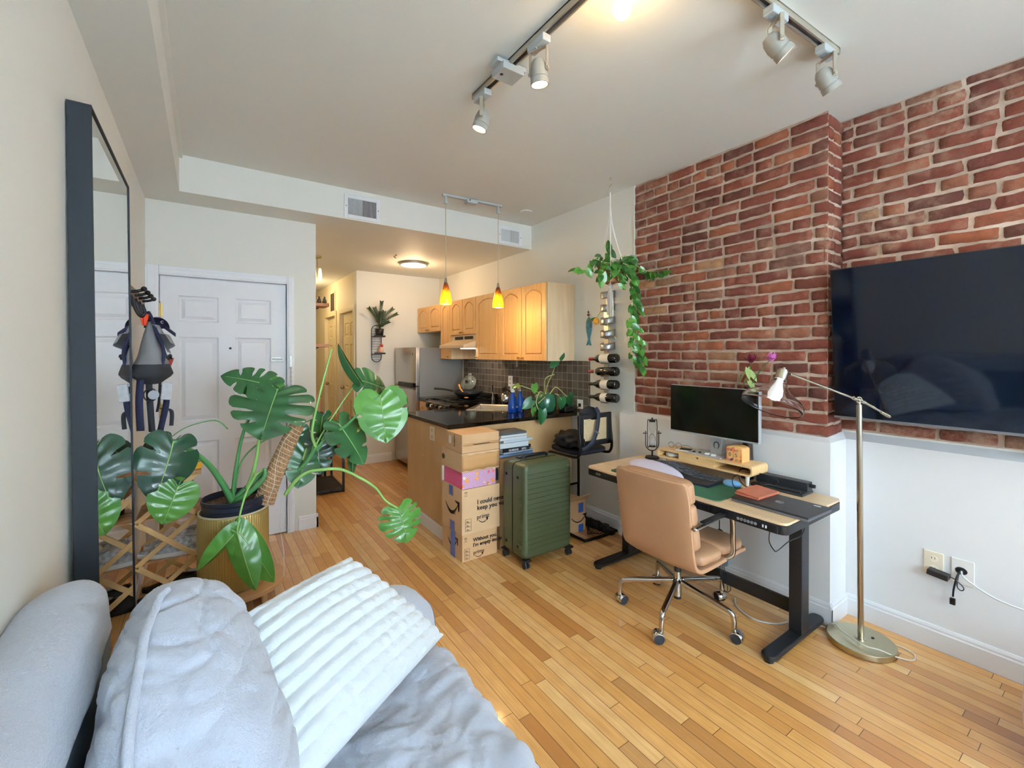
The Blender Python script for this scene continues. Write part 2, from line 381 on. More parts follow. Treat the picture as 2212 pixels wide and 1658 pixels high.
# baseboards
def baseboard(name, p0, p1, nrm, h=0.115):
    p0, p1, n = Vector(p0), Vector(p1), Vector(nrm); mb = MB(); t = 0.014
    prof = [(0, 0), (t, 0), (t, h-0.028), (t*0.75, h-0.022), (t*0.75, h-0.012), (t*0.4, h), (0, h)]
    x = (p1-p0).normalized(); L = (p1-p0).length
    vs = [p0+n*a+Vector((0, 0, b)) for a, b in prof]+[p1+n*a+Vector((0, 0, b)) for a, b in prof]; k = len(prof)
    mb.add(vs, [tuple(range(k)), tuple(range(2*k-1, k-1, -1))]+[(i, k+i, k+(i+1) % k, (i+1) % k) for i in range(k)])
    return struct(mb.build(name, M_trim))
baseboard('baseboard_right', (XR-0.03, -1.95, 0), (XR-0.03, YB-0.03, 0), (-1, 0, 0))
baseboard('baseboard_pier', (XB-0.035, YB-0.044, 0), (XB-0.035, YB2+0.12, 0), (-1, 0, 0))
baseboard('baseboard_pier_side', (XB-0.049, YB-0.03, 0), (XR-0.03, YB-0.03, 0), (0, -1, 0))
baseboard('baseboard_kitchen_right', (XK, YB2+0.12, 0), (XK, 3.18, 0), (-1, 0, 0))
baseboard('baseboard_left', (XL, -1.95, 0), (XL, YD, 0), (1, 0, 0))
baseboard('baseboard_door', (0.63, YD, 0), (0.781, YD, 0), (0, -1, 0))
baseboard('baseboard_door_end', (0.767, YD-0.014, 0), (0.767, YD+0.154, 0), (1, 0, 0))
baseboard('baseboard_kitchen_end', (1.63, YK, 0), (2.1, YK, 0), (0, -1, 0))

# entrance door: casing, leaf with six panels, hinges, peephole, guard bar and chain
def casing(name, x0, x1, z, y, m=M_trim, wdt=0.075, left=True):
    mb = MB(); wr = 0.052
    for (a, b, c, d) in ((x0-wdt, x0, 0, z+0.065), (x1, x1+wr, 0, z+0.065), (x0, x1, z, z+0.065)):
        mb.bx((a, y-0.014, c), (b, y, d))
        if b-a < 0.1: mb.bx((a+0.012, y-0.02, c), (b-0.02, y-0.013, d))
        else: mb.bx((a, y-0.02, c+0.012), (b, y-0.013, d-0.02))
    return struct(mb.build(name, m, bevel=0.003))
def door_leaf(name, x0, x1, z0, z1, y, m):
    # six-panel door: one continuous face with moulded recesses and raised fields
    W = x1-x0; Hh = z1-z0; mb = MB(); xs = [0, 0.13, 0.435, 0.565, 0.87, 1]; zz = [0, 0.115, 0.40, 0.475, 0.785, 0.84, 0.935, 1]
    mb.bx((x0, y+0.022, z0), (x1, y+0.04, z1))
    for i in range(5):
        for j in range(7):
            a, b, c, d = x0+W*xs[i], x0+W*xs[i+1], z0+Hh*zz[j], z0+Hh*zz[j+1]
            if i in (1, 3) and j in (1, 3, 5):
                R = []
                for ins, dy in ((0, 0), (0.010, 0.013), (0.018, 0.013), (0.042, 0.003)): R += [(a+ins, y+dy, c+ins), (b-ins, y+dy, c+ins), (b-ins, y+dy, d-ins), (a+ins, y+dy, d-ins)]
                mb.add(R, [(4*k+q, 4*k+(q+1) % 4, 4*k+4+(q+1) % 4, 4*k+4+q) for k in range(3) for q in range(4)]+[(12, 13, 14, 15)])
            else: mb.add([(a, y, c), (b, y, c), (b, y, d), (a, y, d)], [(0, 1, 2, 3)])
    mb.add([(x0, y, z0), (x0, y+0.022, z0), (x0, y+0.022, z1), (x0, y, z1)], [(0, 1, 2, 3)]); mb.add([(x1, y, z0), (x1, y, z1), (x1, y+0.022, z1), (x1, y+0.022, z0)], [(0, 1, 2, 3)]); mb.add([(x0, y, z1), (x0, y+0.022, z1), (x1, y+0.022, z1), (x1, y, z1)], [(0, 1, 2, 3)])
    return mb
M_door = mat('door_paint', '#eef0f6', 0.4, var=0.01)
M_nick = mat('brushed_nickel', '#98948c', 0.42, 1.0); M_brass = mat('aged_brass', '#a08a5a', 0.35, 1.0); M_dark = mat('dark_metal', '#222428', 0.45, 0.6); M_blk = mat('black_plastic', '#17191c', 0.45)
casing('trim_2', DX0-0.002, DX1+0.004, DZ+0.004, YD)
d = struct(door_leaf('door_1', DX0+0.003, DX1-0.003, 0.008, DZ-0.003, YD+0.012, M_door).build('door_1', M_door))
mb = MB(); mb.bx((DX0-0.02, YD+0.045, 0), (DX1+0.02, YD+0.13, DZ+0.02)); mb.build('door_jamb', M_trim, d)
for z in (1.78, 1.06, 0.25):
    h = MB().cyl((DX0+0.001, YD+0.004, z-0.05), (DX0+0.001, YD+0.004, z+0.05), 0.008, n=10); h.ball((DX0+0.001, YD+0.004, z+0.055), 0.008, 8, 6); h.bx((DX0+0.003, YD+0.008, z-0.045), (DX0+0.02, YD+0.0125, z+0.045)); h.build('hinge', M_brass, d)
MB().cyl((0.155, YD+0.014, 1.51), (0.155, YD+0.004, 1.51), 0.008).build('peephole', M_dark, d)
g = MB(); g.bx((0.435, YD+0.002, 1.405), (0.515, YD+0.008, 1.418)); g.bx((0.435, YD+0.002, 1.428), (0.515, YD+0.008, 1.441)); g.bx((0.430, YD, 1.40), (0.440, YD+0.012, 1.446)); g.bx((0.510, YD, 1.40), (0.520, YD+0.012, 1.446)); g.build('door_guard', M_nick, d, bevel=0.002)
ch = MB(); ch.bx((0.562, YD-0.026, 1.36), (0.58, YD-0.02, 1.45))
for k in range(9):
    z = 1.35-k*0.018; R = rotm(0, 0, (PI/2)*(k % 2)); ch.tube([Vector((0.571, YD-0.026, z))+R @ Vector((0.005*math.cos(a), 0, 0.011*math.sin(a))) for a in [2*PI*i/8 for i in range(8)]], 0.0014, 5, closed=True)
ch.build('door_chain', M_nick, d)
MB().cyl((0.475, YD+0.01, 0.98), (0.475, YD-0.03, 0.98), 0.012).ball((0.475, YD-0.045, 0.98), 0.028).build('door_knob', M_nick, d)
# hall doors on the hall's right wall (built in X plane)
def hall_door(name, y0, y1, label):
    mb = door_leaf(name, y0, y1, 0.01, 2.04, 0, M_door); mb.v = [Vector((1.665+p.y, p.x, p.z)) for p in mb.v]
    o = struct(mb.build(name, mat('hall_door_paint', '#e6d3a6', 0.4))); 
    k = MB().ball((1.635, y1-0.07, 0.98), 0.027); k.cyl((1.635, y1-0.07, 0.98), (1.67, y1-0.07, 0.98), 0.012); k.build('door_knob', M_brass, o)
    t = MB(); w2 = 0.07
    for a, b, c, e in ((y0-w2, y0, 0, 2.05+w2), (y1, y1+w2, 0, 2.05+w2), (y0, y1, 2.05, 2.05+w2)): t.bx((1.612, a, c), (1.632, b, e))
    t.build('door_casing', mat('hall_trim', '#e8d7ae', 0.4), o, bevel=0.003)
hall_door('door_2', 6.10, 6.80, ''); hall_door('door_3', 7.10, 7.78, '')
# ---------------------------------------------------------------- kitchen
def wood(name, c1, c2, stretch=(14, 14, 1.2), rough=0.4, sc=2.0, coat=0.1):
    s = NT(name); v = s.scale(s.coord(), stretch); f = s.noise(sc, 6, v, 0.6)
    s.base(s.ramp(f, [(0.25, srgb(c1)), (0.7, srgb(c2))])); s.p.inputs['Roughness'].default_value = rough; s.p.inputs['Coat Weight'].default_value = coat
    s.bump(f, 0.08, 0.001); MATS[name] = s.m; return s.m
M_maple = wood('maple', '#d09c5c', '#e0b274'); M_maplep = wood('maple_side', '#d8b78e', '#e5c8a2'); M_isl = wood('island_panel', '#c39a68', '#d3ac7a', (3, 3, 0.8))
def granite():
    s = NT('black_granite'); v = s.coord(); vo = s.n('ShaderNodeTexVoronoi'); vo.inputs['Scale'].default_value = 260; s.l(v, vo.inputs['Vector'])
    f = s.ramp(vo.outputs['Distance'], [(0.0, srgb('#4a4440')), (0.22, srgb('#14110f')), (1, srgb('#0c0a09'))]); s.base(f); s.p.inputs['Roughness'].default_value = 0.08; s.p.inputs['Specular IOR Level'].default_value = 0.3; return s.m
M_gran = granite()
M_steel = mat('stainless', '#b6afa6', 0.26, 1.0, bump=0.05, bs=60, stretch=(1, 1, 40)); M_chrome = mat('chrome', '#d8d8d8', 0.08, 1.0)
M_fgrey = mat('fridge_side', '#84827f', 0.45, 0.3)
def tile_mat():
    s = NT('slate_tile'); g = s.t.nodes.new('ShaderNodeNewGeometry').outputs['Position']; sp = s.n('ShaderNodeSeparateXYZ'); s.l(g, sp.inputs[0])
    u, v = s.math('DIVIDE', sp.outputs[1], 0.0717), s.math('DIVIDE', s.math('SUBTRACT', sp.outputs[2], 0.93), 0.0717)
    cb = s.n('ShaderNodeCombineXYZ'); s.l(s.math('FLOOR', u), cb.inputs[0]); s.l(s.math('FLOOR', v), cb.inputs[1]); wn = s.n('ShaderNodeTexWhiteNoise', noise_dimensions='2D'); s.l(cb.outputs[0], wn.inputs['Vector'])
    tone = s.ramp(wn.outputs['Value'], [(0, srgb('#4d443a')), (0.5, srgb('#5e554a')), (1, srgb('#736a5e'))]); tone = s.mix(s.math('MULTIPLY', s.noise(25, 5), 0.5), tone, srgb('#3d352c'))
    def e(q): f = s.math('FRACT', q); return s.math('LESS_THAN', s.math('MINIMUM', f, s.math('SUBTRACT', 1.0, f)), 0.035)
    j = s.math('MAXIMUM', e(u), e(v)); s.base(s.mix(j, tone, srgb('#9a8f80'))); s.p.inputs['Roughness'].default_value = 0.35; s.bump(s.math('SUBTRACT', 1.0, j), 0.5, 0.003); return s.m
struct(MB().bx((XK-0.008, 2.858, 0.93), (XK+0.001, 5.2, 1.402)).build('wall_backsplash', tile_mat()))

def arched_door(name, y0, y1, z0, z1, parent, knob=None, x=2.50, arch=True):
    # raised-panel door facing -X with an arched top rail; knob = (y, z)
    g = 0.0025; y0 += g; y1 -= g; z0 += g; z1 -= g; st = min(0.055, (y1-y0)*0.2); rb = 0.055; w = y1-y0; a0 = z1-0.045-min(0.05, w*0.16); a1 = z1-0.045
    mb = MB(); mb.bx((x-0.007, y0, z0), (x-0.002, y1, z1)); mb.bx((x-0.020, y0, z0), (x-0.006, y0+st, z1)); mb.bx((x-0.020, y1-st, z0), (x-0.006, y1, z1)); mb.bx((x-0.020, y0+st, z0), (x-0.006, y1-st, z0+rb))
    def arc(ya, yb, lo, hi, n=12): return [(ya+(yb-ya)*i/n, lo+(hi-lo)*math.sin(PI*i/n)**0.8) for i in range(n+1)]
    if arch: A = arc(y0+st, y1-st, a0, a1)
    else: A = [(y0+st, a1), (y1-st, a1)]
    for (p, q) in zip(A[:-1], A[1:]): mb.prism([(p[0], p[1]), (q[0], q[1]), (q[0], z1), (p[0], z1)], (x-0.020, 0, 0), (0, 1, 0), (0, 0, 1), 0, 0.014)
    i = 0.010; B = arc(y0+st+i, y1-st-i, a0-i, a1-i) if arch else [(y0+st+i, a1-i), (y1-st-i, a1-i)]
    d = mb.build(name, M_maple, parent, bevel=0.0025)
    ra = MB().prism([(y1-st-i, z0+rb+i), ]+B[::-1]+[(y0+st+i, z0+rb+i)], (x-0.0185, 0, 0), (0, 1, 0), (0, 0, 1), 0, 0.014); ra.build('raised_panel', M_maple, d, bevel=0.011, seg=2)
    if knob:
        k = MB().cyl((x-0.019, *knob), (x-0.034, *knob), 0.005, n=10); k.ball((x-0.040, *knob), 0.011, 12, 8); k.build('knob', M_brass, d)
    return d
def wall_cab(name, label, y0, y1, z0, z1, doors, knobs, x=2.50):
    t = thing(name, label, 'kitchen cabinet', (2.66, (y0+y1)/2, z0)); t['group'] = 'maple wall cabinets'
    MB().bx((x, y0, z0), (XK-0.001, y1, z1)).build('cabinet_body', M_maplep, t, bevel=0.002)
    for (a, b), k in zip(doors, knobs): arched_door('door', a, b, z0, z1, t, k, x)
    return t
wall_cab('wall_cabinet', 'short maple wall cabinet with two arched doors above the fridge', 5.212, 5.965, 1.76, 2.11, ((5.588, 5.96), (5.215, 5.585)), ((5.62, 1.785), (5.55, 1.785)))
wall_cab('wall_cabinet', 'narrow single-door maple wall cabinet between the fridge and the range hood', 4.95, 5.208, 1.40, 2.11, ((4.95, 5.208),), ((4.975, 1.43),))
wall_cab('wall_cabinet', 'short maple wall cabinet with two arched doors right above the range hood', 4.312, 4.946, 1.69, 2.11, ((4.63, 4.946), (4.312, 4.626)), ((4.655, 1.715), (4.60, 1.715)))
wall_cab('wall_cabinet', 'tall single-door maple wall cabinet just right of the range hood', 3.811, 4.308, 1.402, 2.11, ((3.811, 4.308),), ((4.28, 1.43),))
wall_cab('wall_cabinet', 'tall double-door maple wall cabinet nearest the room with its pale side showing', 3.065, 3.807, 1.402, 2.11, ((3.44, 3.807), (3.068, 3.436)), ((3.47, 1.43), (3.405, 1.43)))
# towel bar under the last cabinets
t = thing('paper_towel_bar', 'thin metal paper towel bar under the maple wall cabinets', 'towel bar', (2.75, 3.75, 1.32))
m = MB().tube([(2.74, 3.93, 1.322), (2.74, 3.55, 1.322)], 0.005); m.build('bar', M_nick, t); MB().tube([(2.74, 3.88, 1.322), (2.74, 3.88, 1.40)], 0.004).build('bracket', M_nick, t)
# range hood
t = thing('range_hood', 'beige under-cabinet range hood over the stove', 'range hood', (2.6, 4.63, 1.5)); M_hood = mat('hood_enamel', '#cdb99c', 0.35)
hy0, hy1 = 4.318, 4.94
m = MB(); m.prism([(2.82-0.001, 1.688), (2.50, 1.688), (2.50, 1.62), (2.33, 1.565), (2.33, 1.53), (2.819, 1.53)], (0, hy0, 0), (1, 0, 0), (0, 0, 1), -(hy1-hy0), 0); m.build('hood_shell', M_hood, t, bevel=0.004)
MB().bx((2.496, 4.40, 1.635), (2.501, 4.60, 1.67)).build('vent_slot', M_blk, t); MB().bx((2.496, 4.64, 1.635), (2.501, 4.84, 1.67)).build('vent_slot', M_blk, t)
MB().bx((2.40, 4.36, 1.521), (2.52, 4.52, 1.531)).build('lamp_cover', mat('hood_lamp', '#fff4e0', 0.3, emit='#fff0d8', es=6), t)
lo = area('hood_lamp_light', (2.46, 4.44, 1.518), (0, 0, 0), 0.1, 0.14, 2.5, (1, 0.86, 0.66))
# fridge: doors face -X
t = thing('refrigerator', 'stainless top-freezer refrigerator with a grey side against the kitchen end wall', 'refrigerator', (2.45, 5.56, 0))
MB().bx((2.195, 5.22, 0.03), (2.80, 5.93, 1.545)).build('fridge_body', M_fgrey, t, bevel=0.008)
def fdoor(z0, z1):
    n = 10; f = lambda u: 2.118+0.022*abs(2*u-1)**2.5
    pts = [(f(i/n), 5.195+0.74*i/n) for i in range(n+1)]; poly = [(2.188, 5.935), (2.188, 5.195)]
    m = MB().prism([*pts, *poly][::-1], (0, 0, 0), (1, 0, 0), (0, 1, 0), z0, z1); return m.build('fridge_door', M_steel, t, bevel=0.005, smooth=False)
d1 = fdoor(1.065, 1.548); d2 = fdoor(0.05, 1.055)
MB().bx((2.10, 5.24, 1.04), (2.125, 5.72, 1.10)).build('handle', M_dark, d1, bevel=0.008); MB().bx((2.10, 5.24, 1.015), (2.125, 5.72, 1.032)).build('handle', M_nick, d2, bevel=0.006)
MB().box((2.122, 5.30, 1.46), (0.004, 0.03, 0.03)).build('badge', M_nick, d1); MB().bx((2.20, 5.25, 0), (2.78, 5.90, 0.03)).build('plinth', M_blk, t)
# stove (gas range) facing -X
t = thing('gas_range', 'black gas range with knobs between the fridge and the sink corner', 'stove', (2.5, 4.63, 0)); M_gb = mat('black_enamel', '#0d0c0c', 0.18, coat=0.4)
MB().bx((2.20, 4.318, 0.04), (2.79, 4.94, 0.915)).build('range_body', M_gb, t, bevel=0.004); MB().bx((2.17, 4.325, 0.18), (2.2, 4.935, 0.80)).build('oven_door', M_gb, t, bevel=0.004)
m = MB(); m.prism([(2.20, 0.825), (2.20, 0.925), (2.185, 0.925), (2.155, 0.90), (2.15, 0.845), (2.165, 0.825)], (0, 4.32, 0), (1, 0, 0), (0, 0, 1), -0.615, 0.0); m.build('control_panel', M_gb, t, bevel=0.003)
for k in range(5): MB().cyl((2.155, 4.40+k*0.115, 0.872), (2.128, 4.40+k*0.115, 0.868), 0.019, n=14).build('knob', M_chrome if k in (1, 3) else M_dark, t)
g = MB()
for gy in (4.36, 4.64): 
    for q in range(4): g.tube([(2.26+q*0.16, gy, 0.935), (2.26+q*0.16, gy+0.24, 0.935)], 0.006, 6)
    for q in range(3): g.tube([(2.25, gy+q*0.12, 0.935), (2.76, gy+q*0.12, 0.935)], 0.006, 6)
    for q in (2.26, 2.74):
        for r_ in (0, 0.24): g.cyl((q, gy+r_, 0.914), (q, gy+r_, 0.935), 0.006, n=6)
g.build('burner_grate', M_blk, t); MB().tube([(2.12, 4.36, 0.76), (2.12, 4.90, 0.76)], 0.009).cyl((2.12, 4.38, 0.76), (2.18, 4.38, 0.76), 0.007).cyl((2.12, 4.88, 0.76), (2.18, 4.88, 0.76), 0.007).build('oven_handle', M_nick, t)
MB().bx((2.74, 4.33, 0.91), (2.79, 4.93, 1.0)).build('backguard', M_gb, t, bevel=0.004)
# wok with steel lid knob and big frying pan
t = thing('wok', 'large black wok with a long handle on the gas range', 'wok', (2.50, 4.52, 0.941)); m = MB(); m.lathe([(0.0001, 0.941), (0.06, 0.943), (0.11, 0.965), (0.15, 1.0), (0.175, 1.04), (0.171, 1.04), (0.145, 1.0), (0.105, 0.97), (0.06, 0.948), (0.0001, 0.946)], (2.50, 4.52, 0)); m.build('bowl', M_blk, t, smooth=True)
MB().tube([(2.36, 4.62, 1.035), (2.28, 4.70, 1.055), (2.20, 4.79, 1.06)], 0.011).build('handle', M_blk, t)
t = tag(MB().tube([(2.42, 4.43, 0.99), (2.44, 4.60, 1.06), (2.455, 4.66, 1.10)], lambda u: 0.006+0.006*u, 8).ball((2.40, 4.38, 0.975), 0.025, 12, 8, sc=(1, 1.3, 0.3)).build('wooden_spoon', mat('spoon_wood', '#c78b4e', 0.6), smooth=True), 'wooden spoon leaning out of the black wok on the range', 'spoon')
t = thing('pan_lid', 'round glass pan lid propped upright behind the black wok', 'pan lid', (2.66, 4.78, 1.0)); R = rotm(0, -1.15, 0.5)
m = MB().lathe([(0.10, 0.0), (0.085, 0.014), (0.05, 0.028), (0.0001, 0.034)], (2.66, 4.80, 1.11), R, 28); m.build('glass_dome', mat('lid_glass', '#d8e2dc', 0.05, trans=0.85, ior=1.45), t, smooth=True, solid=0.003)
MB().tube([Vector((2.66, 4.80, 1.11))+R @ Vector((0.1*math.cos(a), 0.1*math.sin(a), 0)) for a in [2*PI*i/28 for i in range(28)]], 0.004, 6, closed=True).build('steel_rim', M_nick, t)
MB().cyl(Vector((2.66, 4.80, 1.11))+R @ Vector((0, 0, 0.034)), Vector((2.66, 4.80, 1.11))+R @ Vector((0, 0, 0.06)), 0.014).build('lid_knob', M_blk, t)
# base cabinets + continuous granite worktop
t = thing('base_cabinet', 'narrow maple base cabinet with a drawer between fridge and range', 'kitchen cabinet', (2.5, 5.08, 0))
MB().bx((2.20, 4.95, 0.10), (2.81, 5.19, 0.895)).build('cabinet_body', M_maple, t); MB().bx((2.25, 4.95, 0), (2.81, 5.19, 0.10)).build('plinth', M_blk, t)
dr = MB().bx((2.18, 4.955, 0.74), (2.20, 5.185, 0.885)).build('drawer', M_maple, t, bevel=0.004); MB().ball((2.165, 5.07, 0.812), 0.011, 10, 8).build('knob', M_brass, dr); arched_door('door', 4.955, 5.185, 0.11, 0.73, t, (4.98, 0.69), 2.20)
MB().bx((2.165, 4.945, 0.897), (2.815, 5.195, 0.93)).build('worktop', M_gran, t, bevel=0.003)
t = thing('base_cabinet', 'maple base cabinet carrying the corner sink', 'kitchen cabinet', (2.5, 4.1, 0)); MB().prism([(2.81, 3.55), (2.81, 4.31), (2.20, 4.31), (2.20, 4.04), (1.99, 3.84), (1.99, 3.55)][::-1], (0, 0, 0), (1, 0, 0), (0, 1, 0), 0.10, 0.70).build('cabinet_body', M_maple, t)
MB().prism([(2.81, 3.6), (2.81, 4.30), (2.26, 4.30), (2.26, 4.06), (2.04, 3.86), (2.04, 3.6)][::-1], (0, 0, 0), (1, 0, 0), (0, 1, 0), 0.0, 0.10).build('plinth', M_blk, t)
t = thing('kitchen_island', 'maple peninsula with a tan end panel and a white plinth board below', 'kitchen peninsula', (1.9, 3.4, 0))
MB().bx((1.535, 3.09, 0.0), (2.81, 3.13, 0.898)).build('front_panel', M_isl, t); MB().bx((1.535, 3.13, 0.0), (1.565, 3.93, 0.898)).build('end_panel', M_isl, t, bevel=0.002)
MB().bx((1.565, 3.90, 0.10), (1.99, 3.93, 0.898)).build('back_panel', M_maple, t); MB().bx((1.521, 3.076, 0), (1.535, 3.935, 0.10)).build('plinth_board', M_trim, t, bevel=0.003)
MB().bx((1.535, 3.076, 0), (2.81, 3.09, 0.10)).build('plinth_board', M_trim, t, bevel=0.003); MB().cyl((1.536, 3.56, 0.60), (1.531, 3.56, 0.60), 0.006).build('screw_cap', M_maplep, t)
o = MB().bx((1.528, 3.335, 0.755), (1.5355, 3.42, 0.87)).build('outlet_plate', mat('ivory_plastic', '#e9dcc4', 0.4), t, bevel=0.002)
for z in (0.785, 0.84): MB().bx((1.5265, 3.362, z-0.013), (1.5285, 3.393, z+0.013)).build('outlet_socket', mat('ivory_dark', '#cbbd9f', 0.4), o, bevel=0.001)
# worktop with a square hole for the corner sink
cx, cy = 2.40, 3.70; R45 = rotm(0, 0, -PI/4); hx, hy = 0.26, 0.235
corn = [Vector((cx, cy, 0))+R45 @ Vector((a*hx, b*hy, 0)) for a, b in ((-1, -1), (1, -1), (1, 1), (-1, 1))]   # P1.. order
outer = [(1.498, 3.02), (2.815, 3.02), (2.815, 4.312), (2.175, 4.312), (2.175, 4.02), (2.02, 3.93), (1.498, 3.93)]
def worktop():
    b = bmesh.new(); vo = [b.verts.new((x, y, 0.93)) for x, y in outer]; vi = [b.verts.new((p.x, p.y, 0.93)) for p in corn]
    eo = [b.edges.new((vo[i], vo[(i+1) % 7])) for i in range(7)]; ei = [b.edges.new((vi[i], vi[(i+1) % 4])) for i in range(4)]
    bmesh.ops.triangle_fill(b, use_beauty=True, use_dissolve=False, edges=eo+ei)
    r = bmesh.ops.extrude_face_region(b, geom=list(b.faces)); bmesh.ops.translate(b, verts=[v for v in r['geom'] if isinstance(v, bmesh.types.BMVert)], vec=(0, 0, -0.032))
    bmesh.ops.recalc_face_normals(b, faces=b.faces); me = bpy.data.meshes.new('worktop'); b.to_mesh(me); b.free(); me.materials.append(M_gran); o = bpy.data.objects.new('worktop', me); C.objects.link(o)
    q = o.modifiers.new('bevel', 'BEVEL'); q.width = 0.004; q.segments = 2; q.limit_method = 'ANGLE'; return o
tag(worktop(), 'polished black granite worktop running over the peninsula to the stove', 'worktop')
t = thing('sink', 'stainless corner sink set diagonally in the black worktop', 'sink', (cx, cy, 0.93))
m = MB(); r1, r2, dz = 0.0, 0.02, 0.17
def ring(s, z): return [Vector((cx, cy, z))+R45 @ Vector((a*(hx+s), b*(hy+s), 0)) for a, b in ((-1, -1), (1, -1), (1, 1), (-1, 1))]
vs = ring(0.014, 0.9315)+ring(0.014, 0.936)+ring(-0.004, 0.936)+ring(-0.012, 0.92)+ring(-0.02, 0.93-dz); fs = [(4*k+i, 4*k+(i+1) % 4, 4*k+4+(i+1) % 4, 4*k+4+i) for k in range(4) for i in range(4)]+[(16, 17, 18, 19)]
m.add(vs, fs); m.build('basin', M_steel, t, bevel=0.006, seg=3); MB().cyl((cx, cy, 0.762), (cx, cy, 0.765), 0.04).build('drain', M_dark, t)
t = thing('water_tap', 'slim chrome swan-neck tap behind the corner sink', 'faucet', (2.62, 4.17, 0.93)); MB().cyl((2.62, 4.17, 0.93), (2.62, 4.17, 0.985), 0.018).cyl((2.62, 4.17, 0.985), (2.62, 4.17, 1.0), 0.012).build('tap_base', M_chrome, t)
MB().tube(spline([(2.62, 4.17, 0.99), (2.62, 4.17, 1.05), (2.60, 4.145, 1.10), (2.575, 4.115, 1.13), (2.555, 4.09, 1.125)], 6), 0.007).build('spout', M_chrome, t)
t = thing('sink_faucet', 'chrome pull-out faucet with a round head leaning over the sink', 'faucet', (2.70, 3.86, 0.93)); MB().cyl((2.70, 3.86, 0.93), (2.70, 3.86, 1.0), 0.024).build('faucet_base', M_chrome, t)
MB().tube(spline([(2.70, 3.86, 0.99), (2.66, 3.84, 1.04), (2.58, 3.81, 1.09), (2.53, 3.79, 1.115)], 6), 0.013).build('spout', M_chrome, t); MB().cyl((2.54, 3.795, 1.115), (2.50, 3.775, 1.10), 0.02, 0.024).build('spray_head', M_chrome, t)
t = thing('kettle', 'small shiny steel kettle behind the sink', 'kettle', (2.69, 4.02, 0.93)); MB().lathe([(0.0001, 0.93), (0.055, 0.93), (0.06, 0.95), (0.056, 1.01), (0.045, 1.035), (0.0001, 1.04)], (2.69, 4.02, 0)).build('kettle_body', M_chrome, t, smooth=True)
MB().tube(spline([(2.65, 4.02, 1.03), (2.66, 4.02, 1.075), (2.69, 4.02, 1.085), (2.72, 4.02, 1.075), (2.73, 4.02, 1.03)], 5), 0.006).build('handle', M_blk, t); MB().ball((2.69, 4.02, 1.045), 0.01, 10, 8).build('lid_knob', M_blk, t)
# spray bottles
def bottle_blue(loc, label, head, name='spray_bottle'):
    x, y, z = loc; t = thing(name, label, 'spray bottle', loc); mb_ = mat('blue_plastic', '#1753b5', 0.15, trans=0.35, ior=1.35, coat=0.4)
    MB().lathe([(0.0001, z), (0.05, z), (0.054, z+0.008), (0.054, z+0.06), (0.048, z+0.10), (0.026, z+0.145), (0.017, z+0.175), (0.016, z+0.19)], (x, y, 0), wob=lambda a, zz: 1-0.22*abs(math.sin(a-0.6))**2).build('bottle', mb_, t, smooth=True)
    MB().cyl((x, y, z+0.185), (x, y, z+0.205), 0.018).box((x-0.008, y, z+0.23), (0.028, 0.022, 0.05)).box((x-0.012, y-0.004, z+0.25), (0.062, 0.024, 0.016), rotm(0, 0, 0.2)).build('spray_head', head, t, bevel=0.003)
    return t
t = bottle_blue((2.315, 3.345, 0.93), 'blue window-cleaner spray bottle with a white head beside the sink', mat('white_plastic', '#f0f0ee', 0.35))
text('lettering', 'clean', 0.03, (2.283, 3.302, 0.975), RY_, mat('white_print', '#f4f6fa', 0.5), t, align='LEFT')
t = bottle_blue((2.425, 3.385, 0.93), 'second blue bottle with a chrome trigger just right of the window cleaner', M_chrome, 'soap_bottle')
# green pot with trailing pothos on the worktop
M_leaf = {}
def leaf_mat(name, c1, c2, vein='#b8cf8e', rough=0.28, tr=0.15):
    s = NT(name); v = s.coord(); f = s.noise(5, 3, v); s.base(s.ramp(f, [(0.3, srgb(c1)), (0.7, srgb(c2))])); s.p.inputs['Roughness'].default_value = rough; s.p.inputs['Coat Weight'].default_value = 0.25
    s.p.inputs['Subsurface Weight'].default_value = 0.0; s.bump(s.noise(60, 3, v), 0.1, 0.002); MATS[name] = s.m
    tl = s.n('ShaderNodeBsdfTranslucent'); tl.inputs['Color'].default_value = srgb(c2); mx = s.n('ShaderNodeMixShader'); mx.inputs[0].default_value = tr
    out = s.t.nodes['Material Output']; s.l(s.p.outputs[0], mx.inputs[1]); s.l(tl.outputs[0], mx.inputs[2]); s.l(mx.outputs[0], out.inputs[0]); return s.m
M_lf = leaf_mat('pothos_leaf', '#356a2c', '#5c8c3c'); M_lfd = leaf_mat('pothos_leaf_dark', '#1f5230', '#2f6e3c'); M_stem = mat('plant_stem', '#a9b26a', 0.5)
def heart_leaf(p, d, nrm, L, W, fold=0.25, droop=0.25, n=8):
    # heart-shaped leaf: attached at p, pointing along d, face normal nrm
    d = Vector(d).normalized(); nrm = Vector(nrm); s = d.cross(nrm).normalized(); nrm = s.cross(d).normalized(); p = Vector(p); mb = MB()
    def w(t): return (math.sin(PI*min(1, (t+0.10)/1.1)**0.72))**0.75
    vs = []; m = 5
    for i in range(n+1):
        t = i/n; c = p+d*(L*(t*1.0-0.02))-nrm*(droop*L*t*t)
        for j in range(-2, 3):
            q = j/2; back = -0.16*L*abs(q)**1.3*max(0, 1-t*4) if True else 0
            vs.append(c+s*(q*W/2*max(w(t), 0.02))+nrm*(fold*abs(q)*W*0.3)+d*back)
    mb.add(vs, [(i*m+j, i*m+j+1, (i+1)*m+j+1, (i+1)*m+j) for i in range(n) for j in range(4)]); return mb
def add_leaf(parent, p, d, nrm, L, W, m, name='leaf', **k): return heart_leaf(p, d, nrm, L, W, **k).build(name, m, parent, smooth=True)
t = thing('potted_pothos', 'green-pot pothos with long bare stems on the black worktop', 'potted plant', (2.56, 3.17, 0.93)); px_, py_ = 2.56, 3.17
